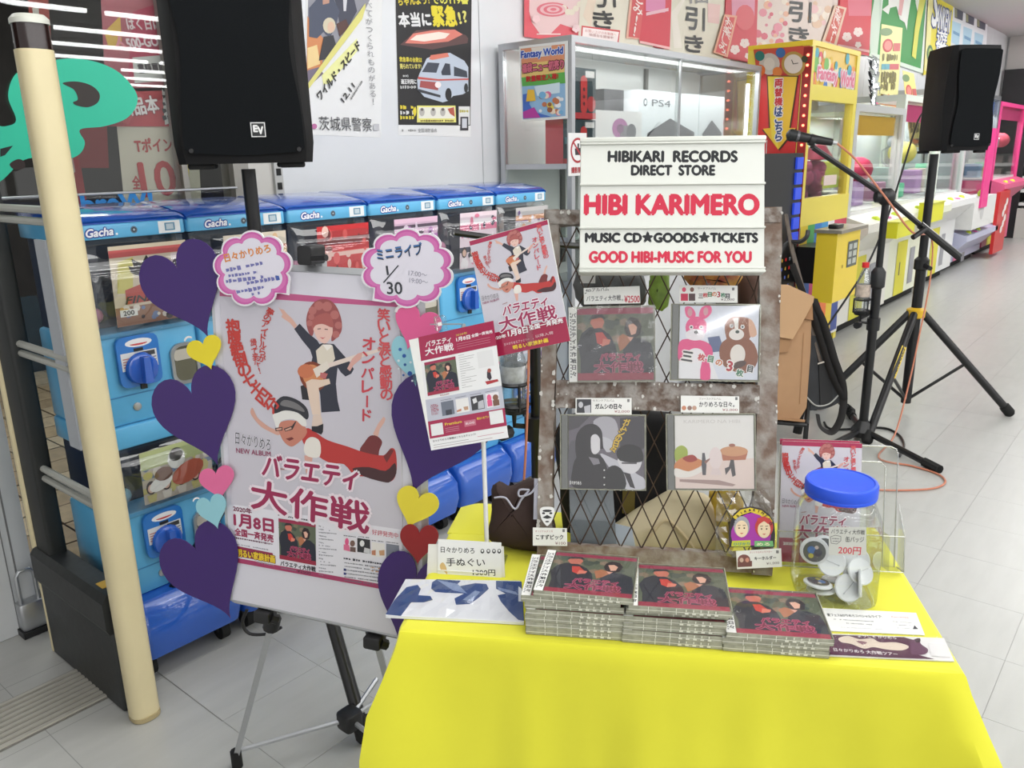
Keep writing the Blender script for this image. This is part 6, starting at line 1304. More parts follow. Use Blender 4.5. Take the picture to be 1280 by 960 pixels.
def art_animals(q, w, h):
    quad_map(q, w, h, 852, 386, 946, 474); z = q.px
    z([(852, 386), (946, 386), (946, 474), (852, 474)], (222, 226, 238), 1); z([(886, 424), (900, 422), (906, 440), (890, 442)], (96, 110, 150), 2); z([(852, 452), (890, 450), (900, 474), (852, 474)], (236, 236, 240), 1.5)
    z(cr([(858, 388), (866, 388), (871, 396), (868, 402), (860, 399)], 3), (236, 96, 150), 3); z(cr([(878, 388), (888, 386), (890, 394), (882, 402), (875, 399)], 3), (236, 96, 150), 3); z(arc(864, 394, 3, 5, n=10), (214, 160, 170), 4); z(arc(883, 393, 3, 5, n=10), (214, 160, 170), 4)
    z(arc(872, 412, 13, 13, n=22), (236, 90, 148), 4); z(arc(871, 421, 12, 7, n=18), (238, 234, 240), 5); z(arc(872, 418, 2.4, 2, n=10), (40, 40, 44), 7); z(arc(866, 412, 2.6, 2.6, n=10), (240, 240, 240), 6); z(arc(878, 412, 2.6, 2.6, n=10), (240, 240, 240), 6); z(arc(866, 412, 1.4, n=8), (50, 60, 70), 7); z(arc(878, 412, 1.4, n=8), (50, 60, 70), 7)
    z(cr([(852, 430), (864, 426), (880, 428), (890, 434), (892, 446), (880, 448), (852, 452)], 3), (232, 84, 144), 3); z(arc(872, 446, 11, 9, n=18), (240, 236, 242), 4); z(cr([(880, 452), (888, 452), (890, 474), (878, 474)], 2), (232, 84, 144), 3)
    z(cr([(906, 410), (912, 400), (924, 399), (936, 402), (942, 414), (936, 424), (932, 428), (912, 430), (908, 424)], 3), (150, 92, 64), 3); z(cr([(934, 402), (940, 406), (944, 420), (936, 422)], 3), (220, 176, 150), 4); z([(916, 401), (922, 400), (922, 414), (918, 414)], (240, 238, 234), 5)
    z(arc(920, 420, 9, 7, n=18), (238, 232, 228), 5); z(arc(921, 417, 2.4, 2, n=10), (50, 70, 60), 7); z(arc(914, 410, 2.6, n=10), (236, 236, 236), 6); z(arc(927, 411, 2.6, n=10), (236, 236, 236), 6); z(arc(914.4, 410, 1.3, n=8), (70, 80, 76), 7); z(arc(927, 411, 1.3, n=8), (70, 80, 76), 7)
    z(cr([(900, 440), (908, 426), (936, 426), (946, 446), (940, 462), (926, 466), (906, 458)], 3), (142, 84, 56), 3); z(arc(922, 444, 9, 12, n=18), (232, 226, 220), 4); z(arc(924, 456, 9, 4, 0, 360, 14, -20), (84, 60, 54), 5)
    cs = [(60, 60, 64), (200, 60, 70), (60, 130, 90), (206, 110, 50), (180, 40, 60), (70, 130, 100), (50, 60, 60)]; xs = (862, 879, 890, 900, 913, 925, 937); ys = (447, 448, 450, 454, 458, 466, 461)
    for i, ch in enumerate('三枚目の3枚目'): q.char(ch, q.uv(xs[i], ys[i]), (.017, .011, .010, .010, .016, .011, .010)[i], -.15, cs[i], 9, bold=.05, out=(240, 238, 236), ow=.12)
    q.ptext('日々かりめろ', (918, 392), (941, 392), 4, (110, 110, 110), 3)
wall_disc('compact disc showing pink rabbit and brown dog costumes, upper right on the lattice', WD[1], art_animals, False)
def art_mono(q, w, h):
    quad_map(q, w, h, 714, 522, 805, 610); z = q.px
    z([(714, 522), (805, 522), (805, 610), (714, 610)], (112, 106, 118), 1); z([(714, 522), (740, 522), (726, 536), (714, 540)], (80, 76, 84), 2)
    z(cr([(744, 528), (756, 522), (770, 526), (774, 544), (766, 556), (756, 548), (748, 540)], 3), (186, 184, 194), 2); z(cr([(752, 548), (764, 550), (770, 560), (760, 566)], 3), (206, 206, 214), 2); z([(776, 524), (805, 522), (805, 560), (790, 572), (776, 560)], (66, 62, 72), 2)
    z(cr([(714, 560), (722, 552), (730, 560), (728, 600), (714, 606)], 3), (96, 94, 104), 2)
    z(cr([(722, 562), (724, 544), (734, 533), (746, 532), (754, 540), (754, 552), (746, 548), (740, 560), (742, 570), (726, 576)], 4), (40, 36, 44), 4); z(cr([(741, 548), (747, 544), (752, 550), (753, 560), (748, 568), (742, 566)], 3), (228, 226, 232), 5); z([(752, 536), (755, 548), (756, 562), (752, 562)], (44, 40, 48), 6)
    z(cr([(724, 572), (742, 566), (756, 574), (762, 594), (760, 610), (720, 610), (718, 590)], 3), (38, 34, 42), 4); z([(738, 572), (750, 574), (752, 580), (744, 582)], (140, 136, 146), 5); z(cr([(760, 588), (770, 582), (780, 590), (782, 610), (758, 610)], 3), (32, 30, 36), 5)
    z(cr([(752, 568), (764, 572), (780, 580), (796, 592), (805, 598), (805, 610), (780, 610), (764, 586)], 3), (206, 206, 216), 3); z(cr([(772, 564), (784, 556), (800, 560), (804, 574), (796, 578), (776, 576)], 3), (30, 28, 34), 6); z(cr([(774, 572), (800, 570), (800, 584), (790, 592), (778, 586)], 3), (226, 224, 230), 5); z([(780, 590), (788, 592), (794, 610), (788, 608)], (50, 46, 54), 6); z([(778, 578), (796, 578), (796, 580), (778, 580)], (90, 86, 94), 6)
    for y in (588, 597, 606): z(arc(757, y, 1, n=8), (236, 236, 236), 7)
    for i, ch in enumerate('ガムシの日々'): q.char(ch, q.uv(784-i*3.2, 529+i*6.6), .0105, -.25, (226, 190, 60), 9, bold=.05, out=(60, 50, 40), ow=.08)
    q.ptext('日々かりめろ', (715, 604), (729, 604.5), 4.5, (236, 236, 236), 8, bold=.03)
wall_disc('black and white compact disc cover with a long-haired girl, lower left on the lattice', WD[2], art_mono, False)
def art_white(q, w, h):
    quad_map(q, w, h, 847, 522, 942, 608); z = q.px
    z([(847, 522), (942, 522), (942, 608), (847, 608)], (236, 234, 232), 1); z([(847, 576), (942, 572), (942, 608), (847, 608)], (234, 216, 210), 1.5); q.ptext('KARIMERO NA HIBI', (858, 529), (926, 529), 4, (210, 206, 204), 2)
    z(cr([(847, 562), (855, 557), (862, 562), (861, 572), (852, 578), (847, 574)], 3), (170, 186, 80), 3); z(cr([(847, 578), (860, 570), (878, 574), (880, 580), (862, 588), (847, 586)], 3), (214, 140, 90), 4); z(cr([(856, 572), (868, 568), (874, 574), (864, 577)], 3), (170, 60, 50), 5); z(cr([(847, 584), (864, 588), (880, 582), (882, 586), (866, 594), (847, 594)], 3), (240, 236, 232), 4.5)
    z(arc(918, 564, 17, 6, n=18), (214, 160, 120), 3); z([(901, 564), (935, 564), (932, 574), (905, 575)], (190, 120, 90), 2); z(arc(916, 557, 4, 2, n=10), (170, 110, 90), 4); z(arc(896, 572, 8, 13, n=18), (236, 222, 222), 4); z([(892, 584), (900, 584), (903, 592), (889, 592)], (230, 214, 214), 4)
    z([(880, 566), (883, 566), (885, 580), (884, 592), (880, 592), (879, 580)], (90, 90, 96), 5); z([(882, 576), (889, 572), (889, 574), (884, 579)], (150, 110, 100), 6); z([(914, 574), (918, 574), (920, 592), (916, 594), (914, 584), (908, 592), (907, 584), (912, 582)], (84, 80, 84), 5)
    z([(852, 597), (900, 598), (920, 603), (916, 605), (880, 602), (852, 600)], (176, 150, 146), 4)
wall_disc('white compact disc cover with breakfast dishes and tiny figures, lower right on the lattice', WD[3], art_white, False)
# ---- key holder badge in its bag
q = PR(RO+RN*.028, RU, RV, .00015)
KO = [(912, 684), (911, 668), (913, 652), (918, 642), (926, 636), (938, 633), (952, 636), (962, 643), (968, 654), (969, 668), (968, 684)]
t = thing('key_holder', 'domed key holder with two cartoon faces on purple', 'key holder', tuple(onp(940, 684, RO+RN*.028, RN)))
part('plate', MB(RF).prism([q.uv(*p) for p in KO], .024, .028), mat('key_edge', (50, 40, 44), .3), t)
q.px([(913, 683), (912.5, 668), (914, 653), (919, 643.5), (927, 637.5), (938, 634.5), (951, 637.5), (961, 644.5), (966.5, 655), (967.5, 668), (967, 683)], (40, 36, 40), 1)
q.px(cr([(924, 648), (940, 641), (956, 648), (963, 664), (958, 680), (920, 680), (914, 664)], 3), (172, 50, 170), 2); q.px([(916, 646), (926, 637), (938, 634.5), (952, 638), (962, 646), (966, 652), (960, 652), (950, 644), (938, 640), (926, 644), (920, 650)], (226, 200, 50), 3)
for i, ch in enumerate('HIBIKARIMERO'): a = math.pi*(1.0-(i+1.2)/13.4); q.char(ch, q.uv(940+24*math.cos(a), 661-23.5*math.sin(a)), .0044, a-math.pi/2, (40, 36, 40), 5, bold=.04)
for (x, y, hc, fc) in ((927, 661, (170, 170, 176), (244, 220, 184)), (955, 662, (200, 60, 56), (246, 222, 186))):
    q.px(arc(x, y-3, 11.5 if x > 940 else 10, 13, n=20), hc, 4); q.px(arc(x, y, 8, 10.5, n=20), fc, 5)
    for s in (-1, 1): q.px(arc(x+3.2*s, y-1, 1.1, 1.0, n=8), (70, 50, 50), 6); q.px([(x+3.2*s-1.8, y-4.6), (x+3.2*s+1.8, y-5), (x+3.2*s+1.8, y-4.2), (x+3.2*s-1.8, y-3.8)], (90, 70, 60), 6)
    q.px([(x-2.5, y+5), (x+2.5, y+5), (x, y+6.6)], (206, 90, 90), 6)
q.px([(946, 648), (955, 645), (964, 650), (960, 655), (955, 651), (949, 655)], (206, 66, 60), 7)
q.px([(915, 676), (938, 675), (938, 683), (914, 683)], (200, 206, 60), 6); q.px([(943, 676), (966, 676), (967, 683), (943, 683)], (120, 190, 120), 6); q.ptext('ひびかり', (917, 680), (937, 679.5), 3.6, (60, 140, 130), 7, bold=.04); q.ptext('めろ', (946, 680), (962, 680), 3.6, (240, 240, 200), 7, bold=.04)
part('print', q, PRINTG, t, smooth=False)
def crinkle(pts, off, seed, amp=.006, n=9):
    """crinkled transparent bag over a measured outline TL TR BR BL"""
    q = PR(RO+RN*off, RU, RV); P = [V(*q.uv(*p), 0) for p in pts]; R = random.Random(seed); b = MB(RF); v = []
    for j in range(n+1):
        for i in range(n+1):
            a = P[0].lerp(P[1], i/n); c = P[3].lerp(P[2], i/n); p = a.lerp(c, j/n); v.append((p.x+R.uniform(-.001, .001), p.y+R.uniform(-.001, .001), off+R.uniform(-amp, amp)*(.3 if i in (0, n) or j in (0, n) else 1)))
    return b.add(v, [(j*(n+1)+i, (j+1)*(n+1)+i, (j+1)*(n+1)+i+1, j*(n+1)+i+1) for j in range(n) for i in range(n)])
FOIL = glass('crinkled_film', (246, 246, 240), .16, .12, .05)
solo('plastic_bag', crinkle([(896, 616), (960, 612), (974, 700), (894, 694)], .018, 5, .007, 11), FOIL, 'crinkled clear bag around the key holder, tied to the lattice', 'bag', smooth=False)

# ---- things behind the lattice
def lump(b, prof, z0, z1, depth, seed, M, n=10):
    """soft body: a front outline (x,z) inflated along y"""
    R = random.Random(seed); cx = sum(p[0] for p in prof)/len(prof); cz = sum(p[1] for p in prof)/len(prof); secs = []
    for k in range(n+1):
        t = -1+2*k/n; s = (1-abs(t)**2.4)**.42 if abs(t) < 1 else .02; s = max(s, .05)
        secs.append([(cx+(x-cx)*s+R.uniform(-.002, .002), t*depth/2, cz+(z-cz)*s+R.uniform(-.002, .002)) for x, z in prof])
    return b.loft(secs, M)
def local_prof(pts, off):
    q = PR(RO-RN*off, RU, RV); return [q.uv(*p) for p in pts]
def back_thing(name, label, cat, pts, off, depth, m, seed=1, pr=None):
    P = cr(local_prof(pts, off), 3); M = frame(RO-RN*off, RU, -RN, RV)
    # outline is in the rack plane; inflate along the rack normal
    b = MB(); lump(b, P, 0, 0, depth, seed, M); t = thing(name, label, cat, tuple(onp(sum(p[0] for p in pts)/len(pts), max(p[1] for p in pts), RO-RN*off, RN))); part('body', b, m, t); return t
t = back_thing('tote_bag', 'cream cloth bag lying behind the lower lattice mesh', 'bag', [(742, 694), (748, 672), (790, 640), (826, 618), (850, 612), (880, 618), (898, 640), (906, 694)], .085, .07, mat('cream_cloth', (226, 212, 176), .85, noise=.1, nscale=14, bump=.3), 2)
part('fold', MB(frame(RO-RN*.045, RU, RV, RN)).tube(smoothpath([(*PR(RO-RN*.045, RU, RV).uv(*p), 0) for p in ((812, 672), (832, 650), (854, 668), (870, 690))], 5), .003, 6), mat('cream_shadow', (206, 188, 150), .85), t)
t = back_thing('yellow_packet', 'yellow plush packet in clear film behind the mesh, beside the cream bag', 'packet', [(888, 614), (922, 612), (930, 640), (920, 668), (912, 690), (900, 668), (894, 640)], .055, .03, mat('yellow_packet', (230, 190, 60), .5, noise=.2, nscale=30), 3)
part('label', MB(RF).box(0, .0001, 0, .0001, -.05, -.0499), PAPER, t, smooth=False)
t = thing('document_stand', 'upright clear file of grey papers behind the lower left mesh', 'file', tuple(onp(740, 690, RO-RN*.04, RN)))
P = local_prof([(712, 612), (766, 612), (772, 696), (714, 696)], .04); part('papers', MB(frame(RO, RU, RV, RN)).prism(P, -.045, -.036), mat('grey_sheet', (150, 156, 166), .4, noise=.3, nscale=12), t, smooth=False); part('sleeve', MB(frame(RO, RU, RV, RN)).prism(P, -.034, -.033), CLEAR, t, smooth=False)
P = local_prof([(748, 650), (790, 660), (796, 696), (748, 696)], .05); part('pale_sheet', MB(frame(RO, RU, RV, RN)).prism(P, -.055, -.05), mat('pale_sheet', (190, 200, 212), .4), t, smooth=False)
t = back_thing('black_bag', 'black bag standing behind the middle of the lattice', 'bag', [(704, 520), (838, 516), (860, 560), (868, 640), (840, 690), (760, 694), (712, 690), (700, 600)], .14, .07, mat('black_fabric', (28, 27, 29), .8, noise=.3, nscale=18, bump=.3), 4)
part('yellow_tag', MB(frame(RO-RN*.10, RU, RV, RN)).box(*[c for p in [PR(RO-RN*.10, RU, RV).uv(786, 642)] for c in (p[0]-.012, p[0]+.01)], PR(RO-RN*.10, RU, RV).uv(786, 642)[1], PR(RO-RN*.10, RU, RV).uv(786, 614)[1], -.002, 0), mat('tag_yellow', (120, 104, 30), .6), t, smooth=False)
t = back_thing('brown_bag', 'dark brown cloth bag tied with a pale ribbon, left of the lattice', 'bag', [(611, 664), (616, 640), (616, 612), (622, 602), (640, 608), (660, 598), (682, 604), (690, 640), (692, 686), (640, 684), (614, 676)], .045, .07, mat('dark_brown_cloth', (62, 44, 40), .85, noise=.15, nscale=16, bump=.3), 5)
rb_ = PR(RO+RN*.0, RU, RV)
part('ribbon', MB(RF).tube(smoothpath([(*rb_.uv(*p), .002) for p in ((618, 622), (632, 622), (644, 636), (652, 624), (662, 612))], 5), .0018, 5).tube(smoothpath([(*rb_.uv(*p), .003) for p in ((662, 612), (650, 612), (650, 620), (664, 616), (672, 604))], 5), .0018, 5), mat('ribbon_grey', (176, 176, 190), .4), t)
part('ribbon_tail', MB(RF).box(rb_.uv(668, 600)[0], rb_.uv(673, 600)[0], rb_.uv(668, 649)[1], rb_.uv(668, 598)[1], .001, .002), MATS['ribbon_grey'], t, smooth=False)
t = back_thing('green_packet', 'yellow-green packet hanging behind the upper mesh', 'packet', [(816, 340), (836, 342), (834, 384), (812, 384), (812, 360)], .06, .02, mat('lime_packet', (160, 196, 80), .4, noise=.4, nscale=30), 6)
part('string', MB(frame(RO-RN*.06, RU, RV, RN)).tube([(*PR(RO-RN*.06, RU, RV).uv(824, 342), 0), (*PR(RO-RN*.06, RU, RV).uv(826, 320), 0)], .001, 4), STEEL, t)
t = back_thing('snack_packet', 'patterned red and yellow packet behind the upper right mesh', 'packet', [(856, 340), (918, 338), (926, 352), (904, 366), (872, 362)], .06, .02, mat('snack_mix', (214, 160, 70), .4, nscale=30, c2=(150, 50, 44)), 7)
part('string', MB(frame(RO-RN*.06, RU, RV, RN)).tube([(*PR(RO-RN*.06, RU, RV).uv(890, 342), 0), (*PR(RO-RN*.06, RU, RV).uv(890, 318), 0)], .001, 4), STEEL, t)
t = back_thing('leather_pouch', 'brown leather pouch behind the right edge of the upper mesh', 'bag', [(922, 342), (952, 338), (958, 400), (956, 474), (930, 478), (922, 420)], .09, .05, mat('brown_leather', (92, 60, 44), .6, noise=.25, nscale=16, bump=.2), 8)
part('strap', MB(frame(RO-RN*.09, RU, RV, RN)).tube([(*PR(RO-RN*.09, RU, RV).uv(940, 342), 0), (*PR(RO-RN*.09, RU, RV).uv(944, 262), .02)], .004, 6), MATS['brown_leather'], t)
t = back_thing('grey_pouch', 'grey and silver pouch behind the upper left mesh', 'bag', [(722, 342), (790, 340), (806, 350), (800, 386), (730, 386)], .08, .04, mat('grey_mix', (110, 112, 112), .6, noise=.4, nscale=26), 9)
part('tag', MB(frame(RO-RN*.05, RU, RV, RN)).box(*[c for p in [PR(RO-RN*.05, RU, RV).uv(734, 350)] for c in (p[0]-.012, p[0]+.014)], PR(RO-RN*.05, RU, RV).uv(734, 354)[1], PR(RO-RN*.05, RU, RV).uv(734, 343)[1], -.002, 0), PAPER, t, smooth=False)

# ---- tilted flyers on clip stands
FW, FRAT = .1365, 1.42
def flyer_at(name, label, pts, f, width=FW):
    c = para(pts, width); u = (c[2]-c[3]).normalized(); v = c[0]-c[3]; v = (v-u*v.dot(u)).normalized(); n = u.cross(v); F_ = frame(c[3], u, v, n)
    t = thing(name, label, 'flyer', tuple(c[3])); P = [((p-c[3]).dot(u), (p-c[3]).dot(v)) for p in c]
    part('sheet', MB(F_).prism(P, -.0012, 0), PAPER, t, smooth=False); q = PR(c[3], u, v, .00006); f(q); part('print', q, PRINTG, t, smooth=False)
    return t, c, u, v, n, F_
PCu = [buv(*p) for p in ((275, 360), (500, 379), (504, 741), (297, 703))]
def poster_to(q, w, h):
    """place the big poster's picture on a sheet w x h"""
    W_, H_ = PCu[1][0]-PCu[0][0], PCu[0][1]-PCu[3][1]
    def m(x, y): a = buv(x, y); return a[0]/W_*w, a[1]/H_*h
    return m
def flyer_front(q):
    W_, H_ = FW, FW*FRAT; q.rect(0, 0, W_, H_, GREY, 1); q.rect(0, H_*.962, W_, H_, (170, 44, 84), 2); q.rect(0, 0, W_, H_*.20, (164, 34, 72), 2)
    m = poster_to(q, W_, H_); q.xf = lambda x, y: (m(x, y)[0], H_*.05+m(x, y)[1]*.95); art_people(q); art_texts(q, 18)
    u = lambda a, b: (W_*a, H_*b)
    q.text('バラエティ', u(.26, .36), u(.82, .36), H_*.085, CRIM, 22, bold=.035, out=(240, 230, 236), ow=.08, slant=.18); q.text('大作戦', u(.18, .25), u(.9, .26), H_*.115, CRIM, 25, bold=.03, out=(240, 230, 236), ow=.06)
    q.text('2020年', u(.05, .155), u(.24, .155), H_*.03, (244, 238, 240), 26, bold=.04); q.text('1月8日', u(.27, .165), u(.52, .165), H_*.05, (248, 244, 246), 26, bold=.04); q.text('全国一斉発売', u(.54, .175), u(.96, .175), H_*.04, (244, 238, 240), 26, bold=.04)
    q.text('日々かりめろファミリー', u(.2, .085), u(.52, .085), H_*.022, (236, 200, 210), 26); q.text('明るい家族計画', u(.3, .045), u(.74, .045), H_*.035, (244, 206, 60), 26, bold=.04); q.text('以降入荷', u(.6, .095), u(.82, .095), H_*.025, (236, 210, 214), 26)
FA = [(587.5, 301), (685, 274), (713, 426), (614, 447.5)]; FB = [(511, 425), (604, 404.5), (635.6, 547), (539, 563)]
flA = flyer_at('event_flyer', 'tilted flyer with the leaping performers, fixed at the upper left of the lattice', FA, flyer_front)
def flyer_back(q):
    def P(u, v): return (u*FW, v*FW*1.39)
    H_ = FW*1.39; r = lambda a, b, c, d, col, l: q.rect(FW*a, H_*b, FW*c, H_*d, col, l); tx = lambda s, a, y, b, h, col, **k: q.text(s, P(a, y), P(b, y), H_*h, col, 6, **k)
    r(0, 0, 1, 1, (236, 236, 236), 1); r(0, .785, 1, 1, (164, 36, 76), 2); r(0, .25, 1, .44, (192, 194, 206), 2); r(0, .10, 1, .25, (164, 36, 76), 3)
    tx('バラエティ', .09, .92, .43, .05, (240, 232, 236), bold=.03, slant=.15); tx('大作戦', .07, .855, .45, .065, (240, 232, 236), bold=.03); tx('2020年', .5, .945, .65, .022, (230, 200, 90)); tx('1月8日', .5, .905, .68, .035, (244, 238, 240), bold=.04); tx('全国一斉発売', .7, .91, .97, .028, (240, 230, 234), bold=.04)
    for k in range(3): q.line([P(.5, .865-k*.02), P(.93, .865-k*.02)], .0007, (200, 120, 140), 6)
    def sq(a, b, c, d): return [P(a, d), P(c, d), P(c, b), P(a, b)]
    q.xf = lambda x, y: (x, y); mini_cover(q, sq(.04, .47, .46, .765), 3)
    R = random.Random(1)
    for k in range(15): q.line([P(.5, .765-k*.02), P(.53+R.uniform(.02, .2), .765-k*.02)], .0006, (150, 150, 150), 3)
    r(.74, .62, .94, .76, (226, 226, 226), 3)
    q.poly([P(.84, .58), P(.88, .58), P(.89, .52), P(.86, .5), P(.83, .53)], (60, 50, 60), 4); q.poly(arc(FW*.87, H_*.585, .0035, n=10), (160, 80, 70), 5); q.poly([P(.8, .5), P(.96, .5), P(.97, .48), P(.82, .47)], (176, 50, 56), 4)
    tx('¥2500', .2, .455, .32, .014, (150, 40, 60))
    for k, c in enumerate(((110, 116, 130), (232, 230, 228), (60, 60, 64), (232, 228, 232))):
        a = .2+k*.195; r(a, .275, a+.165, .395, c, 4)
        if k == 0: r(a+.05, .275, a+.13, .32, (60, 62, 72), 5)
        if k == 1: q.poly([P(a, .30), P(a+.06, .31), P(a+.06, .29), P(a, .285)], (196, 130, 100), 5); q.poly([P(a+.09, .32), P(a+.15, .32), P(a+.15, .29), P(a+.1, .29)], (190, 150, 120), 5)
        if k == 2: q.poly([P(a+.02, .37), P(a+.07, .38), P(a+.08, .34), P(a+.03, .33)], (220, 220, 222), 5); q.poly([P(a+.09, .34), P(a+.16, .35), P(a+.16, .28), P(a+.08, .28)], (190, 190, 196), 5)
        if k == 3: q.poly(arc(FW*(a+.04), H_*.355, .004, .006, n=10), (230, 96, 140), 5); q.poly(arc(FW*(a+.12), H_*.35, .005, n=10), (130, 90, 70), 5); q.poly([P(a+.01, .335), P(a+.07, .335), P(a+.07, .285), P(a+.01, .285)], (226, 90, 136), 5); q.poly([P(a+.08, .33), P(a+.16, .33), P(a+.16, .28), P(a+.08, .28)], (120, 86, 70), 5)
        q.line([P(a, .41), P(a+.14, .41)], .0008, (120, 120, 130), 5)
    q.text('好評発売中', P(.06, .345), P(.16, .345), H_*.1, (164, 40, 70), 6)
    r(.03, .12, .19, .22, (232, 232, 232), 4); r(.8, .13, .97, .24, (232, 232, 232), 4)
    tx('Premium', .22, .2, .44, .022, (236, 200, 60), bold=.04); r(.47, .15, .62, .2, (196, 110, 130), 4); tx('BLOG', .49, .175, .6, .016, (240, 232, 236), bold=.02); tx('明るいセブン', .64, .2, .79, .022, (236, 200, 60), bold=.03)
    for k in range(3): q.line([P(.22, .165-k*.016), P(.4, .165-k*.016)], .0006, (210, 150, 170), 5)
    q.text('日々かりめろの情報はこちらをチェック!', P(.04, .075), P(.6, .075), H_*.018, (70, 60, 70), 5, bold=.01)
    q.line([P(.04, .04), P(.5, .04)], .0007, (150, 150, 150), 3); q.line([P(.04, .02), P(.8, .02)], .0007, (160, 140, 140), 3); q.line([P(.62, .05), P(.95, .05)], .0007, (200, 120, 140), 3)
flB = flyer_at('event_flyer', 'tilted flyer listing four albums, held by a clear clip above the towel card', FB, flyer_back, .1365)
# clips and posts
c = flB[1]; cx_ = dp(552, 403, 1.30)
t = thing('flyer_stand', 'slim white stand post with a clear clip holding the album list flyer', 'stand', tuple(T(.085, .173, 0)))
pt = T(.085, .19, .001); topc = onp(600, 420, c[3]-flB[4]*.010, flB[4])
part('post', MB().tube([pt, topc], .0038, 8), WHITEP, t)
part('base_plate', MB(TM).rbox(.055, .115, .165, .225, .001, .004, .005), CLEAR, t)
ctr = onp(552, 404, c[3]+flB[4]*.002, flB[4]); b = MB(Matrix.Translation(ctr) @ frame((0, 0, 0), flB[2], flB[3], flB[4])); b.rbox(-.010, .008, -.012, .012, -.004, .008, .002)
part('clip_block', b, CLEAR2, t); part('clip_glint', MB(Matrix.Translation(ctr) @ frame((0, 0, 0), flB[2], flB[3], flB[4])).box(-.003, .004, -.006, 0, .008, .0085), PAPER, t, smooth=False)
part('clip_rod', MB(Matrix.Translation(ctr) @ frame((0, 0, 0), flB[2], flB[3], flB[4])).tube([(-.022, .003, -.003), (.034, -.008, -.003)], .0012, 6), STEEL, t)
t = thing('flyer_clip', 'clear arm clip holding the leaping performers flyer to the lattice', 'clip', tuple(onp(662, 420, flA[1][3], flA[4])))
part('arm', MB().tube([onp(660, 412, flA[1][3]-flA[4]*.003, flA[4]), RF @ V(uL0+.008, rp(684, 400)[1], .004)], .003, 6), CLEAR2, t)
part('jaw', MB(Matrix.Translation(onp(662, 416, flA[1][3]+flA[4]*.001, flA[4])) @ frame((0, 0, 0), flA[2], flA[3], flA[4])).rbox(-.006, .006, -.02, .014, -.002, .003, .002), CLEAR2, t)

# ---- towel pack, its card, tickets
t = thing('towel_pack', 'folded white and navy patterned towel in a clear wrapper, left front corner of the table', 'towel', tuple(T(.06, .07, .002)))
TP = [tuv(*p, .006) for p in ((507, 724), (650, 726), (655, 778), (482, 769))]
def surf(P, z0, z1): return MB(TM).prism(P, z0, z1)
part('towel', surf(TP, .0015, .0062), mat('towel_white', (232, 234, 240), .6, noise=.04, nscale=8), t)
q = PR(T(0, 0, .0062), e1, e2, .0001); NV = (40, 72, 130)
for P in ([(493, 750), (508, 734), (522, 731), (526, 736), (523, 744), (538, 745), (541, 750), (530, 753), (514, 753), (508, 761), (501, 770), (482, 768)], [(540, 728), (546, 724), (576, 726), (568, 734), (594, 729), (608, 730), (611, 736), (600, 746), (588, 755), (570, 756), (568, 748), (580, 742), (556, 741), (544, 740), (539, 736)], [(620, 726), (652, 727), (655, 776), (648, 775), (636, 764), (626, 752), (622, 744), (632, 742), (620, 736)]): q.px(P, NV, 1)
for P in ([(546, 725), (566, 738), (584, 742), (572, 730)], [(622, 734), (645, 740), (648, 744), (624, 738)], [(578, 750), (594, 738), (600, 740), (590, 752)]): q.px(P, (130, 150, 190), 2)
for P in ([(648, 733), (652, 736), (654, 752), (648, 752)],): q.px(P, (226, 230, 236), 2)
part('pattern', q, print_mat('towel_print', .6), t, smooth=False)
R = random.Random(8); b = MB(TM); v = []; n1, m1 = 16, 6
for j in range(m1+1):
    for i in range(n1+1):
        a = V(*TP[3], 0).lerp(V(*TP[2], 0), i/n1); c_ = V(*TP[0], 0).lerp(V(*TP[1], 0), i/n1); p = a.lerp(c_, j/m1); v.append((p.x, p.y, .0075+(R.uniform(0, .004) if 0 < i < n1 and 0 < j < m1 else 0)))
b.add(v, [(j*(n1+1)+i, j*(n1+1)+i+1, (j+1)*(n1+1)+i+1, (j+1)*(n1+1)+i) for j in range(m1) for i in range(n1)]); part('wrapper', b, HAZE, t, smooth=False)
# standing card
CO = T(*tuv(548, 722), 0); CN = V(0, 0, 0)
cu = e1; cv_ = (e2*math.sin(.2)+V(0, 0, 1)*math.cos(.2)); cn = cu.cross(cv_); CO = T(tuv(546, 721)[0], .150, .008)
q = PR(CO, cu, cv_, .0001); t = thing('towel_price_card', 'handwritten white price card standing behind the towel pack', 'price card', tuple(CO))
P = [q.uv(*p) for p in ((547.5, 674), (626.5, 678.5), (627, 723), (547, 723))]
part('card', MB(frame(CO, cu, cv_, cn)).prism(P, -.0016, 0), PAPER, t, smooth=False)
P2 = [q.uv(*p) for p in ((535, 681), (629, 684), (631, 724), (533, 724))]; part('backing_plate', MB(frame(CO, cu, cv_, cn)).prism(P2, -.005, -.002), mat('ivory_card', (232, 230, 222), .4), t, smooth=False)
q.ptext('日々かりめろ', (551, 687), (593, 688.5), 7, (44, 44, 46), 1, bold=.015)
for x in (603, 610.5, 617.5, 624): q.px(arc(x, 689, 2.4, 3, n=10), (60, 60, 60), 1); q.px(arc(x, 688.4, 1.3, 1.6, n=8), (236, 236, 232), 2); q.px([(x-1.5, 690), (x+1.5, 690), (x+1, 691.4), (x-1, 691.4)], (60, 60, 60), 3)
q.ptext('手ぬぐい', (558, 702.5), (606, 703), 10, (40, 40, 42), 1, bold=.015); q.ptext('1300円', (591, 715.5), (619, 716), 7.5, (40, 40, 42), 1, bold=.015); q.px(cr([(550, 706), (554, 703), (558, 710), (559, 718), (555, 714), (551, 712)], 3), (214, 180, 120), 1)
part('print', q, PRINT, t, smooth=False)
part('foot', MB(TM).box(tuv(546, 721)[0], tuv(546, 721)[0]+.08, .148, .168, .0064, .0078), PAPER, t, smooth=False)
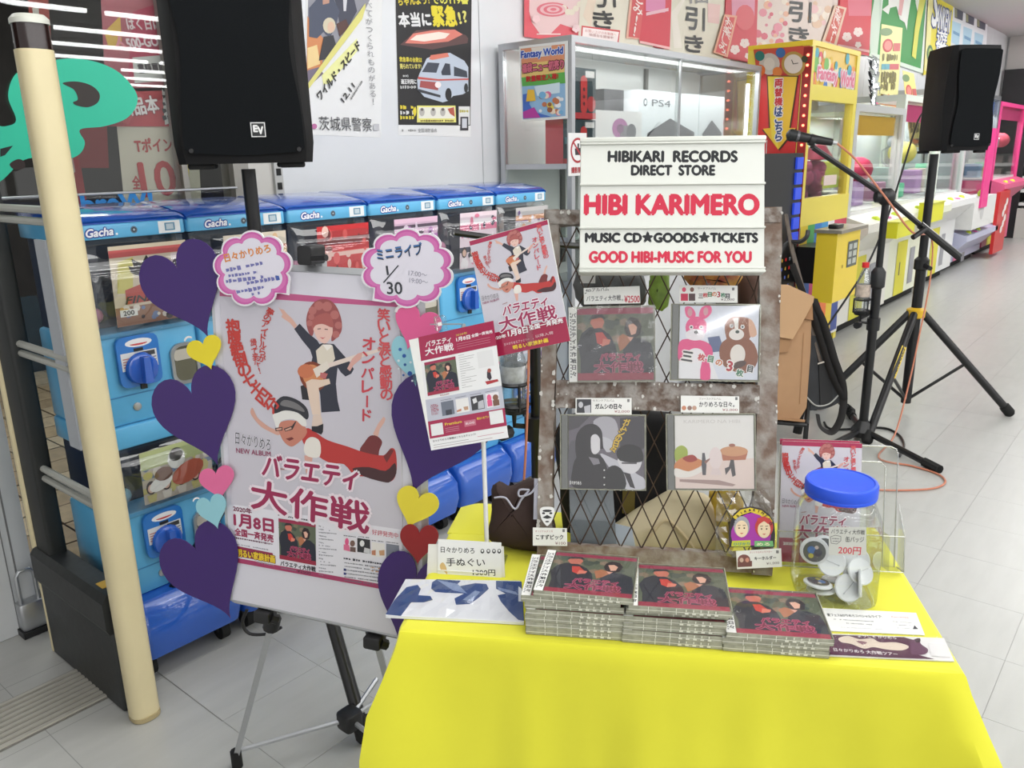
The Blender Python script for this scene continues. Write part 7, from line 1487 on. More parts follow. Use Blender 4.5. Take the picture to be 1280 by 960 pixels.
# ticket
q = PR(T(0, 0, .0028), e1, e2, .0001); t = thing('ticket', 'long white printed ticket on the yellow cloth in front of the jar', 'ticket', tuple(T(.68, .08, .001)))
P = [(1024, 760), (1145, 766.5), (1156, 794), (1024, 788)]; part('paper', surf([tuv(*p, .002) for p in P], .0014, .0026), PAPER, t, smooth=False)
q.ptext('夏フェス&かりめろスペシャルライブ!', (1034, 768.5), (1102, 771), 3.4, (90, 90, 96), 1, bold=.01); q.squiggle((1042, 774), (1092, 777), 2.2, (140, 140, 146), 1); q.squiggle((1058, 779), (1090, 781), 2.2, (120, 120, 130), 1); q.squiggle((1050, 784), (1106, 787), 1.8, (190, 190, 196), 1)
q.squiggle((1114, 771), (1140, 772.5), 3, (216, 170, 170), 1); q.squiggle((1116, 777), (1140, 778.5), 2, (140, 140, 146), 1); q.squiggle((1120, 781), (1142, 782), 2, (140, 140, 146), 1); q.px([(1143, 781.5), (1148, 786.5), (1141, 786.5)], (60, 60, 70), 2); q.squiggle((1122, 785), (1138, 786), 1.8, (150, 150, 156), 1)
part('print', q, PRINT, t, smooth=False)
# sticker pack
q = PR(T(0, 0, .0030), e1, e2, .0001); t = thing('sticker_pack', 'plum coloured sticker in a long clear sleeve at the right front edge', 'sticker', tuple(T(.69, .02, .001)))
P = [(1030, 792), (1180, 798), (1193, 827), (1030, 820)]; part('sleeve_back', surf([tuv(*p, .002) for p in P], .0014, .0026), mat('sleeve_white', (234, 232, 232), .3), t, smooth=False)
q.px([(1030, 793), (1130, 796.5), (1142, 800), (1148, 808), (1146, 818), (1168, 824), (1110, 822), (1030, 818)], (92, 50, 76), 1)
q.px(cr([(1048, 798), (1060, 795), (1074, 799), (1090, 798), (1100, 803), (1120, 803), (1136, 808), (1128, 813), (1108, 812), (1092, 809), (1080, 811), (1064, 805), (1052, 803)], 3), (232, 216, 200), 2); q.px(cr([(1070, 801), (1084, 803), (1078, 806)], 2), (150, 110, 120), 3)
q.ptext('ようこそ かりめろ', (1072, 795), (1120, 797.5), 3, (240, 232, 236), 3, bold=.02); q.ptext('日々かりめろ 大作戦ツアー', (1042, 812), (1122, 818), 4, (240, 232, 236), 3, bold=.02)
q.px(cr([(1138, 802), (1146, 799), (1152, 806), (1160, 812), (1156, 818), (1140, 818), (1138, 810)], 3), (108, 70, 96), 3); q.px(cr([(1144, 799), (1150, 798), (1150, 803), (1145, 803)], 2), (70, 40, 60), 4); q.px([(1160, 804), (1184, 806), (1188, 822), (1164, 820)], (238, 236, 236), 2)
part('print', q, PRINTG, t, smooth=False)
b = MB(TM); R = random.Random(4); v = []; PP = [tuv(*p, .004) for p in ((1026, 790), (1184, 796), (1198, 830), (1026, 823))]
for j in range(5):
    for i in range(19):
        a = V(*PP[3], 0).lerp(V(*PP[2], 0), i/18); c_ = V(*PP[0], 0).lerp(V(*PP[1], 0), i/18); p = a.lerp(c_, j/4); v.append((p.x, p.y, .0048+(R.uniform(0, .002) if 0 < i < 18 and 0 < j < 4 else 0)))
b.add(v, [(j*19+i, j*19+i+1, (j+1)*19+i+1, (j+1)*19+i) for j in range(4) for i in range(18)]); part('sleeve', b, HAZE, t, smooth=False)

# ---- the jar of badges
JU, JV = .640, .172
JM = TM @ Matrix.Translation(V(JU, JV, .001)) @ Matrix.Rotation(.0, 4, 'Z')
jar = thing('badge_jar', 'clear square plastic jar with a round blue lid, full of pin badges', 'jar', mtx=JM)
def sq_ring(r, z, k, n=36):   # between square (k=1) and circle (k=0)
    P = []
    for i in range(n):
        a = 2*math.pi*i/n; c, s = math.cos(a), math.sin(a); e = 2/(2+4*k); P.append((r*math.copysign(abs(c)**e, c), r*math.copysign(abs(s)**e, s), z))
    return P
JR = .0585; JH = .181
jp = [(JR-.006, 0, .8), (JR-.001, .005, .8), (JR, .012, .8), (JR, .112, .8), (JR-.001, .130, .7), (JR-.004, .142, .5), (JR-.010, .158, .2), (JR-.0125, .163, 0), (JR-.0125, JH, 0)]
b = MB(); b.loft([sq_ring(r, z, k) for r, z, k in jp], cap=False); b.f.append(tuple(range(35, -1, -1)))
part('jar_body', b, glass('jar_plastic', (248, 250, 249), .04, .03, .015), jar, local=True)
b = MB(); n = 40
def kn(r, z, w=0): return [((r+(w if i % 2 else 0))*math.cos(2*math.pi*i/n), (r+(w if i % 2 else 0))*math.sin(2*math.pi*i/n), z) for i in range(n)]
LB_ = mat('lid_blue', (34, 84, 226), .4, noise=.05, nscale=20)
b.loft([kn(.0485, JH-.017), kn(.0520, JH-.016), kn(.0525, JH-.012), kn(.0520, JH-.011), kn(.0525, JH-.009), kn(.0525, JH+.003), kn(.0510, JH+.006), kn(.0470, JH+.007), kn(.0460, JH+.0055), kn(.0440, JH+.005)], cap=True)
part('lid', b, LB_, jar, local=True)
q = PR(JM @ V(-.03, -JR-.0012, .060), JM.to_3x3() @ V(1, 0, 0), V(0, 0, 1), .00012)
lw = [q.uv(*p) for p in ((1036, 659), (1083, 659), (1083, 694), (1036, 694))]
part('jar_label', MB(frame(q.o, q.eu, q.ev, q.n)).prism(lw, -.0006, 0), mat('label_pale', (206, 208, 200), .5), jar, smooth=False)
q.ptext('バラエティ大作戦', (1039, 664), (1081, 665.5), 6, (50, 54, 56), 1, bold=.01); q.ptext('缶バッジ', (1057, 674), (1080, 674.5), 7, (44, 48, 50), 1, bold=.01); q.ptext('200円', (1048, 687.5), (1076, 689), 9.5, (206, 56, 76), 1, bold=.015)
q.pline([(1038, 671), (1044, 669), (1051, 670.5), (1051, 676), (1046, 680), (1039, 679), (1038, 671)], .6, (60, 60, 64), 1); q.squiggle((1040, 673), (1049, 673.5), 1.6, (90, 90, 96), 1); q.squiggle((1041, 676.5), (1049, 676.5), 1.6, (90, 90, 96), 1)
part('label_print', q, PRINT, jar, smooth=False)
BW = mat('badge_white', (234, 236, 236), .35); BP = mat('badge_back', (200, 202, 200), .3, .3)
bd = thing('pin_badge', 'x', 'badge', (0, 0, 0)); BR = .0215
part('rim', MB().lathe([(0, .0008), (BR-.003, .0008), (BR-.0015, 0), (BR, .0016), (BR-.0004, .0036), (BR-.004, .0052), (0, .006)], n=26), BW, bd, local=True)
part('pin', MB().tube([(-.011, .001, -.0006), (.011, -.001, -.0006)], .0005, 5).ball((-.012, .001, -.0004), .0012, 6, 4).ball((.011, -.001, -.0004), .0012, 6, 4), STEEL, bd, local=True)
bq_ = MB(); q = PR((0, 0, .0060), (1, 0, 0), (0, 1, 0), .0001)
pic = q; pic.poly(arc(0, 0, BR-.005, n=20), (80, 84, 80), 1); pic.poly(arc(-.004, .003, .006, n=10), (60, 110, 170), 2); pic.poly(arc(.005, -.002, .006, n=10), (40, 44, 60), 2); pic.poly(arc(.004, .006, .003, n=8), (214, 200, 190), 3); pic.poly(arc(-.006, -.006, .004, n=8), (190, 180, 60), 3)
part('picture', pic, PRINTG, bd, local=True, smooth=False)
def on_jar_depth(x, y, w):   # along the view ray to the plane at depth w inside the jar
    a, b = JM.inverted() @ dp(x, y, 1.0), JM.inverted() @ dp(x, y, 1.5); k = (w-a.y)/(b.y-a.y); return dp(x, y, 1.0+.5*k)
def badge_mtx(px_, py_, D, face, spin=0.0):   # face: direction the flat back (pin side) looks, in camera-ish terms
    p = on_jar_depth(px_, py_, D); z = Vector(face).normalized()*-1; x = z.orthogonal().normalized(); y = z.cross(x); return frame(p, x, y, z) @ Matrix.Rotation(spin, 4, 'Z')
tocam = Vector(-_f); right = Vector(_r); upv = Vector(_u)
bl_ = [('white pin badge back facing out, centre of the jar', 1040, 703, -.022, tocam*1+upv*.12-right*.05, 2.8), ('white pin badge back resting at the front bottom of the jar', 1061, 735, -.036, tocam*1+upv*.25+right*.1, .3),
       ('badge with its picture side out at the left side of the jar', 1018, 688, -.018, -(tocam+right*-.35+upv*-.1), 1), ('badge tilted on edge, bottom left of the jar', 1022, 731, -.030, (upv*.9+tocam*.15+right*.1)*-1, 2),
       ('badge lying under the tilted one, bottom left of the jar', 1026, 739, -.024, (upv*.95+tocam*.1)*-1, 2), ('white badge back at the right side of the jar', 1080, 714, -.020, tocam+upv*.5+right*.25, 1.4),
       ('small-looking badge back at the top right of the heap', 1074, 700, .008, tocam+upv*.3, .8), ('dark picture badge between the white ones, right of the middle', 1066, 716, -.008, -(tocam*.8+right*.3-upv*.2), 2), ('badge standing against the right wall of the jar', 1086, 730, -.030, tocam*.4+right*.9, 1),
       ('badge with a dark picture at the top left of the heap', 1030, 686, .012, -(tocam+upv*.2), 2), ('badge hidden low in the middle of the jar', 1045, 722, .0, upv, 0)]
for i, (lab, x, y, D, fc, spn) in enumerate(bl_):
    M = badge_mtx(x, y, D, fc, spn)
    # keep every badge inside the jar
    L = JM.inverted() @ M.translation; lim = JR-.023; L.x = max(-lim, min(lim, L.x)); L.y = max(-lim, min(lim, L.y)); L.z = max(.012 if abs((M.to_3x3() @ V(0, 0, 1)).z) > .8 else .0225, L.z); M.translation = JM @ L
    if i == 0: bd.matrix_world = M; RM[bd.name] = M; bd['label'] = lab; bd['group'] = 'pin badges in the jar'
    else: dup(bd, M, lab, 'pin badges in the jar')

# ---- clear leaflet holder with flyers
HL = math.radians(14); HO = T(.566, .262, .0015); hv = e2*math.sin(HL)+V(0, 0, 1)*math.cos(HL); hn = e1.cross(hv); HF = frame(HO, e1, hv, hn)
ACR = glass('holder_acrylic', (250, 251, 249), .03, .02, .012); EDGE = glass('acrylic_edge_highlight', (240, 242, 238), .30, .15, .22)  # pale hazy edge tubes: the acrylic's edge highlights put into the colour
t = thing('leaflet_holder', 'clear acrylic leaflet holder at the back right corner of the table', 'leaflet holder', tuple(HO))
hw = .205; q0_ = PR(HO, e1, hv)
bw = q0_.uv(1122, 600)[0]; th = q0_.uv(1100, 558)[1]
back = [(0, 0), (bw, 0), (bw, th-.012), (bw-.003, th-.004), (bw-.012, th), (.002, th)]
part('back_plate', MB(HF).prism(back, -.004, -.002), ACR, t, smooth=False)
part('back_edge', MB(HF).tube([(bw, 0, -.003), (bw, th-.012, -.003), (bw-.003, th-.004, -.003), (bw-.012, th, -.003), (.002, th, -.003)], .0013, 5), EDGE, t)
pk = q0_.uv(1122, 612)[1]*.0+.088; PW = bw+.004
part('pocket_front', MB(HF).box(-.002, PW, 0, .058, .032, .0335), ACR, t, smooth=False)
part('pocket_side', MB(HF).add([(PW, 0, -.003), (PW, 0, .033), (PW, .060, .033), (PW, .105, -.003), (PW+.0015, 0, -.003), (PW+.0015, 0, .033), (PW+.0015, .060, .033), (PW+.0015, .105, -.003)], [(0, 1, 2, 3), (7, 6, 5, 4), (0, 4, 5, 1), (1, 5, 6, 2), (2, 6, 7, 3), (3, 7, 4, 0)]), ACR, t, smooth=False)
for P in ([(PW, 0, .033), (PW, .058, .033), (PW, .105, -.003)], [(-.002, .058, .033), (PW, .058, .033)], [(-.002, 0, .033), (PW, 0, .033)], [(PW, 0, -.003), (PW, 0, .033)], [(bw*.9, .0, -.002), (bw*.9, th*.83, -.002), (bw*.86, th*.87, -.002), (bw*.55, th*.87, -.002)]):
    part('edge', MB(HF).tube(P, .0011, 5), EDGE, t)
part('divider', MB(HF).box(bw*.9, bw*.9+.0015, 0, .058, -.002, .032), ACR, t, smooth=False)
for i, (dz, du, dvv, lab) in enumerate(((.004, 0, .003, 'rear flyer in the leaflet holder, its crimson top edge showing'), (.012, .002, 0, 'front flyer in the leaflet holder showing the leaping performers'))):
    LO = HF @ V(.003+du, .002+dvv, dz); t2 = thing('leaflet', lab, 'flyer', tuple(LO)); LF = frame(LO, e1, hv, hn); w_, h_ = .127, .203
    part('sheet', MB(LF).box(0, w_, 0, h_, -.0022, 0), PAPER, t2, smooth=False); q = PR(LO, e1, hv, .00006)
    FWs = FW; FW = w_; FRAT = h_/w_
    if i: flyer_front(q)
    else: q.rect(0, h_*.95, w_, h_, (170, 44, 84), 1)
    FW = FWs
    part('print', q, PRINTG, t2, smooth=False)
# ================================================================ SPEAKERS, STANDS, MICROPHONE
def zat(x, y, py):   # height on the upright through (x, y) that is seen at image row py
    a, b = 0.0, 4.0
    for _ in range(40):
        m = (a+b)/2
        if proj((x, y, m))[1] > py: a = m
        else: b = m
    return a
GRILLE = mat('speaker_grille', (16, 19, 22), .85, spec=.15, noise=.25, nscale=300); CAB = mat('speaker_cabinet', (15, 15, 17), .6, spec=.25)
def speaker(label, x, y, z, th, w, d, h):
    t = thing('loudspeaker', label, 'loudspeaker', (x, y, z), th); secs = []
    for k in range(13):
        s = k/12; zz = .012+(h-.012)*s; c = .022+.016*math.cos(2*math.pi*(s-.5))*.5+.010; e = .006 if k in (0, 12) else 0
        fw = w/2-e; bow = .012*math.sin(math.pi*min(1, s*1.0))*.5
        secs.append([(-fw, -d*.5+c, zz), (-fw+c*.7, -d*.5+e, zz), (0, -d*.5-.010+e, zz), (fw-c*.7, -d*.5+e, zz), (fw, -d*.5+c, zz), (fw-.004, -d*.1, zz), (fw*.62, d*.5-e, zz), (-fw*.62, d*.5-e, zz), (-fw+.004, -d*.1, zz)])
    part('cabinet', MB().loft(secs), CAB, t, local=True)
    L, Rr = [], []
    for k in range(15):
        s = k/14; zz = .045+(h-.07)*s; i = .024+.016*math.exp(-((s-.45)/.2)**2); L.append((-w/2+i, zz)); Rr.append((w/2-i, zz))
    P = [(-w/2+.034, .036), (0, .030), (w/2-.034, .036)]+Rr+[(w/2-.04, h-.018), (-w/2+.04, h-.018)]+L[::-1]
    part('grille', MB().prism(P, 0, .004, frame((0, -d*.5-.0095, 0), (1, 0, 0), (0, 0, 1), (0, -1, 0))), GRILLE, t, local=True)
    q = PR((.0, -d*.5-.0138, 0), (1, 0, 0), (0, 0, 1), .0003); s = w*.052; bx, bz = w*.10, h*.155
    q.rect(bx-s, bz-s, bx+s, bz+s, (222, 222, 222), 1); q.rect(bx-s*.86, bz-s*.86, bx+s*.86, bz+s*.86, (26, 28, 30), 2); q.text('E', (bx-s*.62, bz+s*.15), (bx-s*.08, bz+s*.15), s*.85, (232, 232, 232), 3, bold=.08); q.text('V', (bx-s*.05, bz-s*.1), (bx+s*.66, bz-s*.1), s*1.0, (232, 232, 232), 3, bold=.07)
    part('badge', q, PRINT, t, local=True, smooth=False)
    for sx in (-1, 1): part('screw', MB().lathe([(0, 0), (.006, 0), (.005, .003), (0, .003)], frame((sx*w*.38, -d*.5-.0135, h*.075), (1, 0, 0), (0, 0, 1), (0, -1, 0)), 12), BLACKM, t, local=True)
    for sx in (-1, 1):
        for sy in (-.38, .3): part('foot', MB().rbox(sx*w*.33-.03, sx*w*.33+.03, sy*d-.015, sy*d+.015, 0, .014, .01), RUBBER, t, local=True)
    return t
def tripod(label, x, y, ztop, feet, zc, zlow, r, braces=True, yellow=False):
    t = thing('speaker_stand', label, 'stand', (x, y, 0))
    part('pole', MB().tube([(x, y, zlow), (x, y, zc+.25)], r*1.25, 14), BLACKM, t); part('upper_pole', MB().tube([(x, y, zc+.2), (x, y, ztop)], r, 14), BLACKM, t)
    part('collar', MB().lathe([(r*1.3, zc-.03), (r*2.3, zc-.02), (r*2.3, zc+.02), (r*1.3, zc+.03)], rz(0, (x, y, 0)), 14), mat('yellow_collar', (232, 186, 40), .4) if yellow else BLACKP, t, label='yellow collar' if yellow else None)
    part('height_clamp', MB().lathe([(r*1.3, zc+.23), (r*1.8, zc+.235), (r*1.8, zc+.285), (r*1.1, zc+.30)], rz(0, (x, y, 0)), 14), BLACKP, t)
    part('clamp_knob', MB().tube([(x-.02, y-.02, zc+.26), (x-.07, y-.06, zc+.25)], .012, 8), BLACKP, t)
    for f in feet:
        f = V(*f, 0); d = (f-V(x, y, 0)).normalized(); top = V(x, y, zc)+d*r*1.6; dirn = (f-top).normalized(); end = f+V(0, 0, .016)
        lg = part('leg', MB().tube([top, end], r*.95, 10), BLACKM, t); part('rubber_foot', MB().tube([end-dirn*.05, end, end+dirn*.012], [r*1.25, r*1.3, r*.9], 10), RUBBER, lg)
        if braces: part('brace', MB().tube([V(x, y, zlow+.03)+d*r, lerp(top, end, .5)], r*.42, 6), BLACKM, t)
    return t
# far right
SX, SY = onz(1131, 512).x, onz(1131, 512).y
zb = zat(SX, SY, 192); zc = zat(SX, SY, 391)
fr3 = onz(1016, 512)
st = tripod('black tripod stand with a yellow collar under the far loudspeaker', SX, SY, zb-.002, [tuple(onz(1262, 520))[:2], tuple(onz(1083, 555))[:2], tuple(fr3)[:2]], zc, zat(SX, SY, 503), .021, True, True)
speaker('far black loudspeaker on the stand with the yellow collar', SX+_r[0]*.075, SY+_r[1]*.075, zb, math.radians(-39), .275, .26, .50)
lt, lb = V(SX, SY, zc), onz(1083, 555); d_ = (V(lb.x, lb.y, 0)-V(SX, SY, 0)).normalized(); ltop = lt+d_*.034; a_, b_ = lerp(ltop, lb, .28), lerp(ltop, lb, .52); ax = (a_-b_).normalized(); side = ax.cross(Vector(_f)).normalized(); nn = -Vector(_f); nn = (nn-ax*nn.dot(ax)).normalized()
q = PR(b_+nn*.0208, ax, ax.cross(nn)*-1 if ax.cross(nn).dot(ax) else side, .0005); q.n = nn; q.ev = nn.cross(ax); L = (a_-b_).length
q.rect(0, -.013, L, .013, (230, 200, 60), 1); q.text('HERCULES', (L*.06, 0), (L*.94, 0), .016, (40, 36, 20), 2, bold=.06); part('label_sticker', q, PRINT, st, smooth=False)
# near left, its legs straddling the easel
LX, LY = 1.206, 1.867
tripod('black tripod stand under the near loudspeaker, rising behind the poster board', LX, LY, 1.383, [(1.063, 1.394), tuple(onz(166, 832))[:2], (1.60, 2.03)], zat(LX, LY, 540), .13, .0175)
speaker('near black loudspeaker at the top left, in front of the window', LX, LY, 1.385, math.radians(-33), .315, .30, .56)
b = MB().tube(smoothpath([dp(309, 762, 1.95), dp(303, 778, 1.95), dp(312, 792, 1.95), dp(336, 792, 1.95), dp(352, 784, 1.95)], 5), .004, 6)
solo('black_cable', b, BLACKP, 'loop of black cable hanging below the left end of the poster board', 'cable')
# ---- microphone stands
def bottle_holder(lab, px_, py_, D, h, pole, seed, cap=True):
    t = thing('bottle_holder', lab, 'bottle holder', tuple(dp(px_, py_, D))); p = dp(px_, py_, D); s = D/1014.5
    for dz in (0, -.055): part('ring', MB(Matrix.Translation(p+V(0, 0, dz))).loft([[((.036+rr*math.cos(k))*math.cos(a), (.036+rr*math.cos(k))*math.sin(a), rr*math.sin(k)) for k in (0, 1.57, 3.14, 4.71)] for rr in (.005,) for a in [2*math.pi*i/20 for i in range(20)]], cap=False, close=True), BLACKP, t)
    part('cup', MB(Matrix.Translation(p+V(0, 0, -.075))).lathe([(0, 0), (.030, .0), (.038, .012), (.036, .014), (.028, .004), (0, .003)], n=18), BLACKP, t)
    for a in (0, 2.1, 4.2): part('strut', MB().tube([p+V(.037*math.cos(a), .037*math.sin(a), .003), p+V(.037*math.cos(a), .037*math.sin(a), -.065)], .004, 5), BLACKP, t)
    e = V(pole[0], pole[1], p.z-.12); part('arm', MB().tube([p+V(0, 0, -.075), p+V(0, 0, -.11), e], .007, 7), BLACKP, t); part('clamp', MB().tube([e+V(0, 0, -.03), e+V(0, 0, .03)], .03, 10), BLACKP, t); part('knob', MB().tube([p+V(-.02, 0, -.12), p+V(-.05, 0, -.12)], .017, 8), BLACKP, t)
    bt = thing('drink_bottle', ('clear bottle with a red cap in the holder on the far microphone stand' if cap else 'clear bottle in the black holder left of the lattice rack'), 'bottle', tuple(p+V(0, 0, -.07)))
    M = Matrix.Translation(p+V(0, 0, -.071)); part('bottle', MB(M).lathe([(.0, 0), (.028, .002), (.031, .01), (.031, h*.62), (.029, h*.7), (.018, h*.86), (.012, h*.92), (.012, h)], n=20), glass('bottle_clear', (240, 244, 246), .08, .04, .10), bt)
    part('label', MB(M).lathe([(.0316, h*.36), (.0318, h*.37), (.0318, h*.6), (.0316, h*.61)], n=20, cap=False), mat('bottle_label_%d' % seed, (206, 190, 176) if cap else (206, 210, 216), .4, noise=.3, nscale=60), bt)
    part('cap', MB(M).lathe([(.0, h-.012), (.016, h-.012), (.0165, h+.012), (0, h+.014)], n=16), mat('red_cap', (216, 40, 44), .35) if cap else WHITEP, bt); return t
MX, MY = onz(1077, 549).x, onz(1077, 549).y; zk = zat(MX, MY, 246); DM = proj((MX, MY, .6))[2]
ms = thing('microphone_stand', 'black boom microphone stand in front of the claw machines', 'microphone stand', (MX, MY, 0))
part('lower_pole', MB().tube([(MX, MY, .03), (MX, MY, zat(MX, MY, 350))], .022, 12), BLACKM, ms); part('upper_pole', MB().tube([(MX, MY, zat(MX, MY, 350)), (MX, MY, zk)], .0165, 12), BLACKM, ms)
part('height_grip', MB().lathe([(.016, zat(MX, MY, 362)), (.034, zat(MX, MY, 358)), (.034, zat(MX, MY, 340)), (.018, zat(MX, MY, 334))], rz(0, (MX, MY, 0)), 12), BLACKP, ms)
part('base_hub', MB().lathe([(.05, .02), (.058, .05), (.035, .085), (.024, .1)], rz(0, (MX, MY, 0)), 12), BLACKP, ms)
DK_ = proj((MX, MY, zk))[2]
for fx in (onz(1174, 592), onz(1062, 520), onz(1010, 575)):
    end = V(fx.x, fx.y, .018); lg = part('leg', MB().tube([(MX, MY, .05), end], .016, 8), BLACKM, ms); dn = (end-V(MX, MY, .05)).normalized(); part('rubber_foot', MB().tube([end-dn*.09, end], .022, 8), RUBBER, lg)
k0 = V(MX, MY, zk); part('boom_clutch', MB().ball(tuple(k0), .042, 10, 7).tube([k0-_r*.04 if False else k0-Vector(_r)*.05, k0+Vector(_r)*.03], .026, 10), BLACKP, ms)
bA, bB = dp(1016, 184, DK_-.05), dp(1199, 321, DK_+.05); part('boom', MB().tube([bA, k0, dp(1150, 281, DK_+.02)], .0125, 8).tube([dp(1150, 281, DK_+.02), bB], .018, 8), BLACKM, ms)
part('boom_lever', MB().tube([dp(1157, 286, DK_), dp(1141, 297, DK_-.02)], .012, 8), BLACKP, ms)
mc = thing('microphone', 'black handheld microphone clipped to the boom arm', 'microphone', tuple(dp(1000, 174, DK_-.06)))
DMc = DK_-.07; m0, m1, m2 = dp(989, 169, DMc), dp(1000, 171, DMc), dp(1040, 178, DMc); part('grille', MB().tube([dp(983, 168, DMc), dp(985.5, 168.4, DMc), m0, dp(995, 170, DMc)], [.008, .024, .028, .024], 14), mat('mic_grille', (50, 52, 54), .5, .5, noise=.3, nscale=400), mc)
part('ring', MB().tube([dp(995, 170, DMc), dp(998, 170.5, DMc)], .026, 14), mat('mic_ring', (110, 110, 114), .3, .6), mc); part('handle', MB().tube([dp(998, 170.5, DMc), m2], [.022, .016], 14), BLACKP, mc); part('plug', MB().tube([m2, dp(1046, 179, DMc)], .010, 8), STEEL, mc)
part('clip', MB().tube([dp(1012, 174, DMc), dp(1018, 176, DMc)], .026, 12).tube([dp(1015, 176, DMc), bA], .012, 8), BLACKP, mc)
ORC = mat('orange_cable', (204, 128, 100), .5)
cab = [dp(1046, 179, DMc), dp(1070, 200, DK_-.07), dp(1108, 248, DK_-.07), dp(1140, 290, DK_-.05), V(SX, SY, zat(SX, SY, 300))+Vector(_r)*.0-Vector(_f)*.07, V(SX, SY, zat(SX, SY, 350))+Vector(_r)*.02-Vector(_f)*.07, dp(1149, 420, 4.25), dp(1136, 480, 4.2), onz(1118, 548)+V(0, 0, .02), onz(1098, 574)+V(0, 0, .008), onz(1140, 584)+V(0, 0, .006), onz(1172, 594)+V(0, 0, .006), onz(1181, 605)+V(0, 0, .006), onz(1160, 613)+V(0, 0, .006), onz(1100, 614)+V(0, 0, .006), onz(1050, 608)+V(0, 0, .006)]
solo('orange_cable', MB().tube(smoothpath(cab, 6), .0045, 6), ORC, 'orange microphone cable running down the far stand and looping on the floor', 'cable')
solo('floor_cable', MB().tube(smoothpath([onz(1030, 530)+V(0, 0, .01), onz(1042, 538)+V(0, 0, .006), onz(1100, 536)+V(0, 0, .006), onz(1122, 544)+V(0, 0, .006), onz(1130, 558)+V(0, 0, .006), onz(1124, 572)+V(0, 0, .006)], 6), .006, 6), BLACKP, 'thin black cable curling on the floor around the far microphone stand', 'cable')
solo('speaker_cable', MB().tube(smoothpath([dp(1160, 137, 4.75), dp(1150, 146, 4.7), dp(1138, 180, 4.6), dp(1110, 270, 4.5), dp(1085, 330, 4.45), dp(1060, 370, 4.4), dp(1036, 405, 4.3), dp(1024, 420, 4.25)], 5), .0055, 6), BLACKP, 'thin black cable hanging from the back of the far loudspeaker', 'cable')
bottle_holder('black bottle holder clamped to the far microphone stand', 1078, 374, DM-.02, .235, (MX, MY), 1)
# left microphone stand behind the tilted flyers
NX, NY = dp(671, 600, 2.05).x, dp(671, 600, 2.05).y; zk2 = zat(NX, NY, 304); nD = proj((NX, NY, .8))[2]
s2_ = thing('microphone_stand', 'black boom microphone stand behind the tilted flyers', 'microphone stand', (NX, NY, 0))
part('lower_pole', MB().tube([(NX, NY, .03), (NX, NY, zat(NX, NY, 425))], .0135, 12), BLACKM, s2_); part('upper_pole', MB().tube([(NX, NY, zat(NX, NY, 425)), (NX, NY, zk2)], .009, 10), BLACKM, s2_); part('base_hub', MB().lathe([(.03, .02), (.036, .045), (.02, .07)], rz(0, (NX, NY, 0)), 12), BLACKP, s2_)
for a in (.4, 2.5, 4.6): part('leg', MB().tube([(NX, NY, .045), (NX+.27*math.cos(a), NY+.27*math.sin(a), .012)], .009, 8), BLACKM, s2_)
nk = V(NX, NY, zk2); kD = proj(nk)[2]; part('boom_clutch', MB().ball(tuple(nk), .022, 10, 6), BLACKP, s2_); part('boom', MB().tube([dp(568, 291, kD-.03), nk, dp(730, 308, kD+.02)], .0075, 8), BLACKM, s2_)
bottle_holder('black bottle holder clamped to the microphone stand behind the flyers', 642, 478, nD-.03, .19, (NX, NY), 2, False)
solo('orange_cable', MB().tube(smoothpath([dp(662, 320, nD-.04), dp(661, 440, nD-.05), dp(659, 520, nD-.05), dp(655, 600, nD-.04), dp(650, 640, nD-.02)], 5), .003, 6), ORC, 'thin orange cable running down the microphone stand behind the flyers', 'cable')
# ---- guitar in its black bag on a floor stand, and the paper bag beside it
gD = 3.95
def gp(x, y, o=0): return dp(x, y, gD+o)
gs = thing('guitar_stand', 'low black floor stand whose rubber feet show under the paper bag', 'stand', tuple(onz(1010, 540)))
ap = gp(1012, 470, .1)
for (x, y) in ((996, 546), (1064, 519), (1030, 508)):
    e = onz(x, y)+V(0, 0, .02); lg = part('leg', MB().tube([ap, e], .015, 8), BLACKM, gs); dn = (e-ap).normalized(); part('rubber_foot', MB().tube([e-dn*.07, e], .023, 8), RUBBER, lg)
gt2 = thing('guitar', 'dark guitar leaning upright in a half-open black bag beside the paper bag', 'guitar', tuple(gp(1030, 505)))
GM = frame(gp(1020, 450), _r, _u, -_f)
def gl(P, o=0): return [((gp(x, y)-gp(1020, 450)).dot(Vector(_r)), (gp(x, y)-gp(1020, 450)).dot(Vector(_u))) for x, y in P]
part('body_bag', MB(GM).prism(gl(cr([(1006, 440), (1012, 420), (1026, 428), (1038, 446), (1050, 480), (1050, 498), (1036, 508), (1018, 512), (1006, 505)], 4)), -.06, .03), mat('gig_bag', (44, 46, 50), .75, noise=.3, nscale=14), gt2)
part('bag_back', MB(GM).prism(gl([(1010, 372), (1020, 374), (1040, 428), (1054, 478), (1051, 498), (1038, 506), (1022, 470)]), -.02, .02), mat('bag_black', (20, 20, 22), .8), gt2)
part('bag_trim', MB().tube(smoothpath([gp(1008, 496, -.035), gp(1020, 507, -.035), (gp(1036, 505, -.035)), gp(1048, 494, -.035)], 5), .004, 5), mat('grey_piping', (176, 176, 172), .5), gt2)
part('front_panel', MB(GM).prism(gl([(1020, 452), (1034, 452), (1038, 506), (1022, 508)]), .03, .036), mat('bag_panel', (18, 18, 20), .7), gt2)
part('neck', MB().tube([gp(1026, 452, -.02), gp(1006, 372, 0), gp(990, 312, .02), gp(982, 268, .03)], [.022, .02, .018, .017], 8, flat=.5), mat('neck_wood', (92, 78, 66), .5, noise=.3, nscale=40), gt2)
part('fret_marker', MB().tube([gp(1022, 455, -.045), gp(1032, 452, -.045)], .004, 4), mat('ivory', (206, 200, 190), .4), gt2)
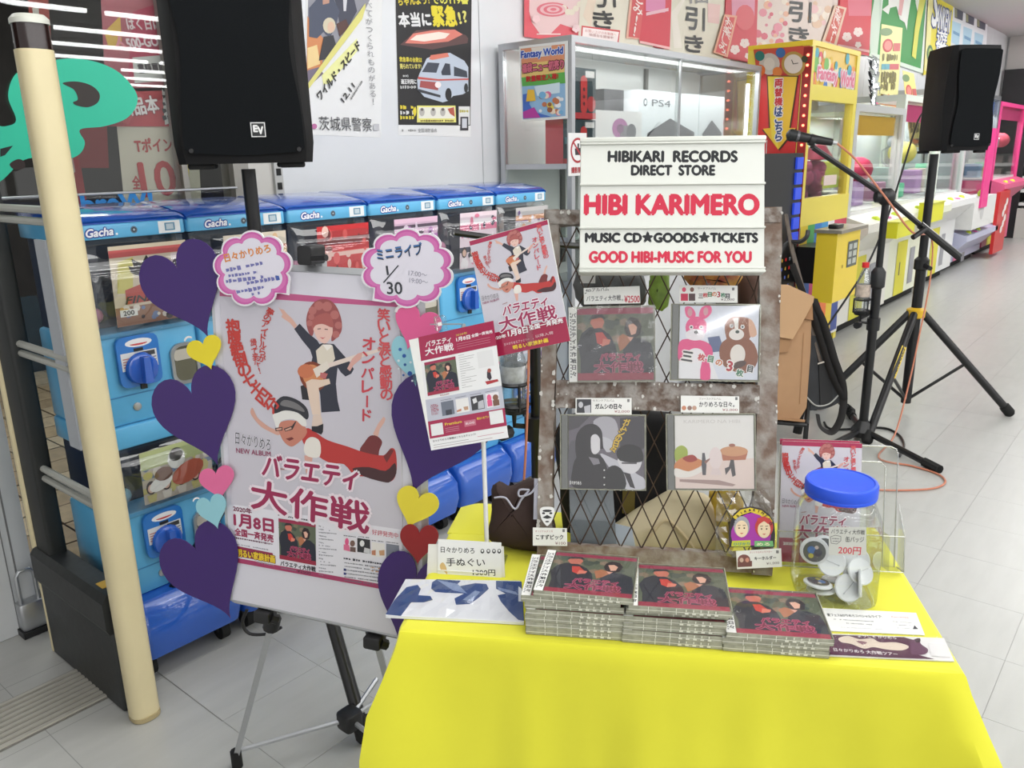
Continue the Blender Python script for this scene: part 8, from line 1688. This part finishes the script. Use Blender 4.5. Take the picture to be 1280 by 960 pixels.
hk = part('stand_yoke', MB().tube(smoothpath([gp(972, 322, .05), gp(984, 304, .03), gp(1000, 302, 0), gp(1008, 296, -.02), gp(1010, 288, -.02)], 5), .011, 7), BLACKP, gs)
STR = mat('black_strap', (30, 28, 28), .8)
part('strap', MB().tube(smoothpath([gp(1012, 372, -.02), gp(1028, 400, -.03), gp(1042, 446, -.05), gp(1054, 484, -.05), gp(1052, 520, -.06), gp(1040, 540, -.06), gp(1026, 534, -.06), gp(1022, 518, -.04)], 6), .018, 6, flat=.3), STR, gt2)
part('strap', MB().tube(smoothpath([gp(990, 330, -.01), gp(1008, 378, -.03), gp(1024, 420, -.05), gp(1040, 470, -.06), gp(1056, 500, -.06)], 6), .017, 6, flat=.3), STR, gt2)
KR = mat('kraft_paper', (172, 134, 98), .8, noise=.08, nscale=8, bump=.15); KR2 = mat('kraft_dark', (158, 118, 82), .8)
kb = thing('paper_bag', 'tall brown kraft paper bag with a folded top, right of the lattice rack', 'paper bag', tuple(gp(985, 526)))
KM = frame(gp(985, 440, -.12), _r, _u, -_f)
def kl(P): o = gp(985, 440, -.12); return [((dp(x, y, gD-.12)-o).dot(Vector(_r)), (dp(x, y, gD-.12)-o).dot(Vector(_u))) for x, y in P]
part('front', MB(KM).prism(kl([(940, 356), (984, 358), (1017, 372), (1015, 440), (1010, 510), (1000, 526), (975, 523), (944, 520)]), -.10, -.02), KR, kb, smooth=False)
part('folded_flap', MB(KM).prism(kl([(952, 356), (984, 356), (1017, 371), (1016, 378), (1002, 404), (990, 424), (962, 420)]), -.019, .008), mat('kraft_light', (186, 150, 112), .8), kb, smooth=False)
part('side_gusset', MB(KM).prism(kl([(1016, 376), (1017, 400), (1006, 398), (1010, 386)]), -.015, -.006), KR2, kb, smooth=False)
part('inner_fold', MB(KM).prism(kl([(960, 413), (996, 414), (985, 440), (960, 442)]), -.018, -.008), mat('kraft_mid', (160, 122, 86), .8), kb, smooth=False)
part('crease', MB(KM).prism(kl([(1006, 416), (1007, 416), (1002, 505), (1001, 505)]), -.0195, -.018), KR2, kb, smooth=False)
b0, b1 = gp(950, 526, -.12), gp(1008, 531, -.12)
part('bag_rest', MB().tube([b0, b1], .012, 8).tube([gp(1012, 470, .1), b1], .012, 8), BLACKM, gs)
for p_ in (b0, b1): part('leg', MB().tube([p_, V(p_.x, p_.y, .012)], .012, 8), BLACKM, gs)
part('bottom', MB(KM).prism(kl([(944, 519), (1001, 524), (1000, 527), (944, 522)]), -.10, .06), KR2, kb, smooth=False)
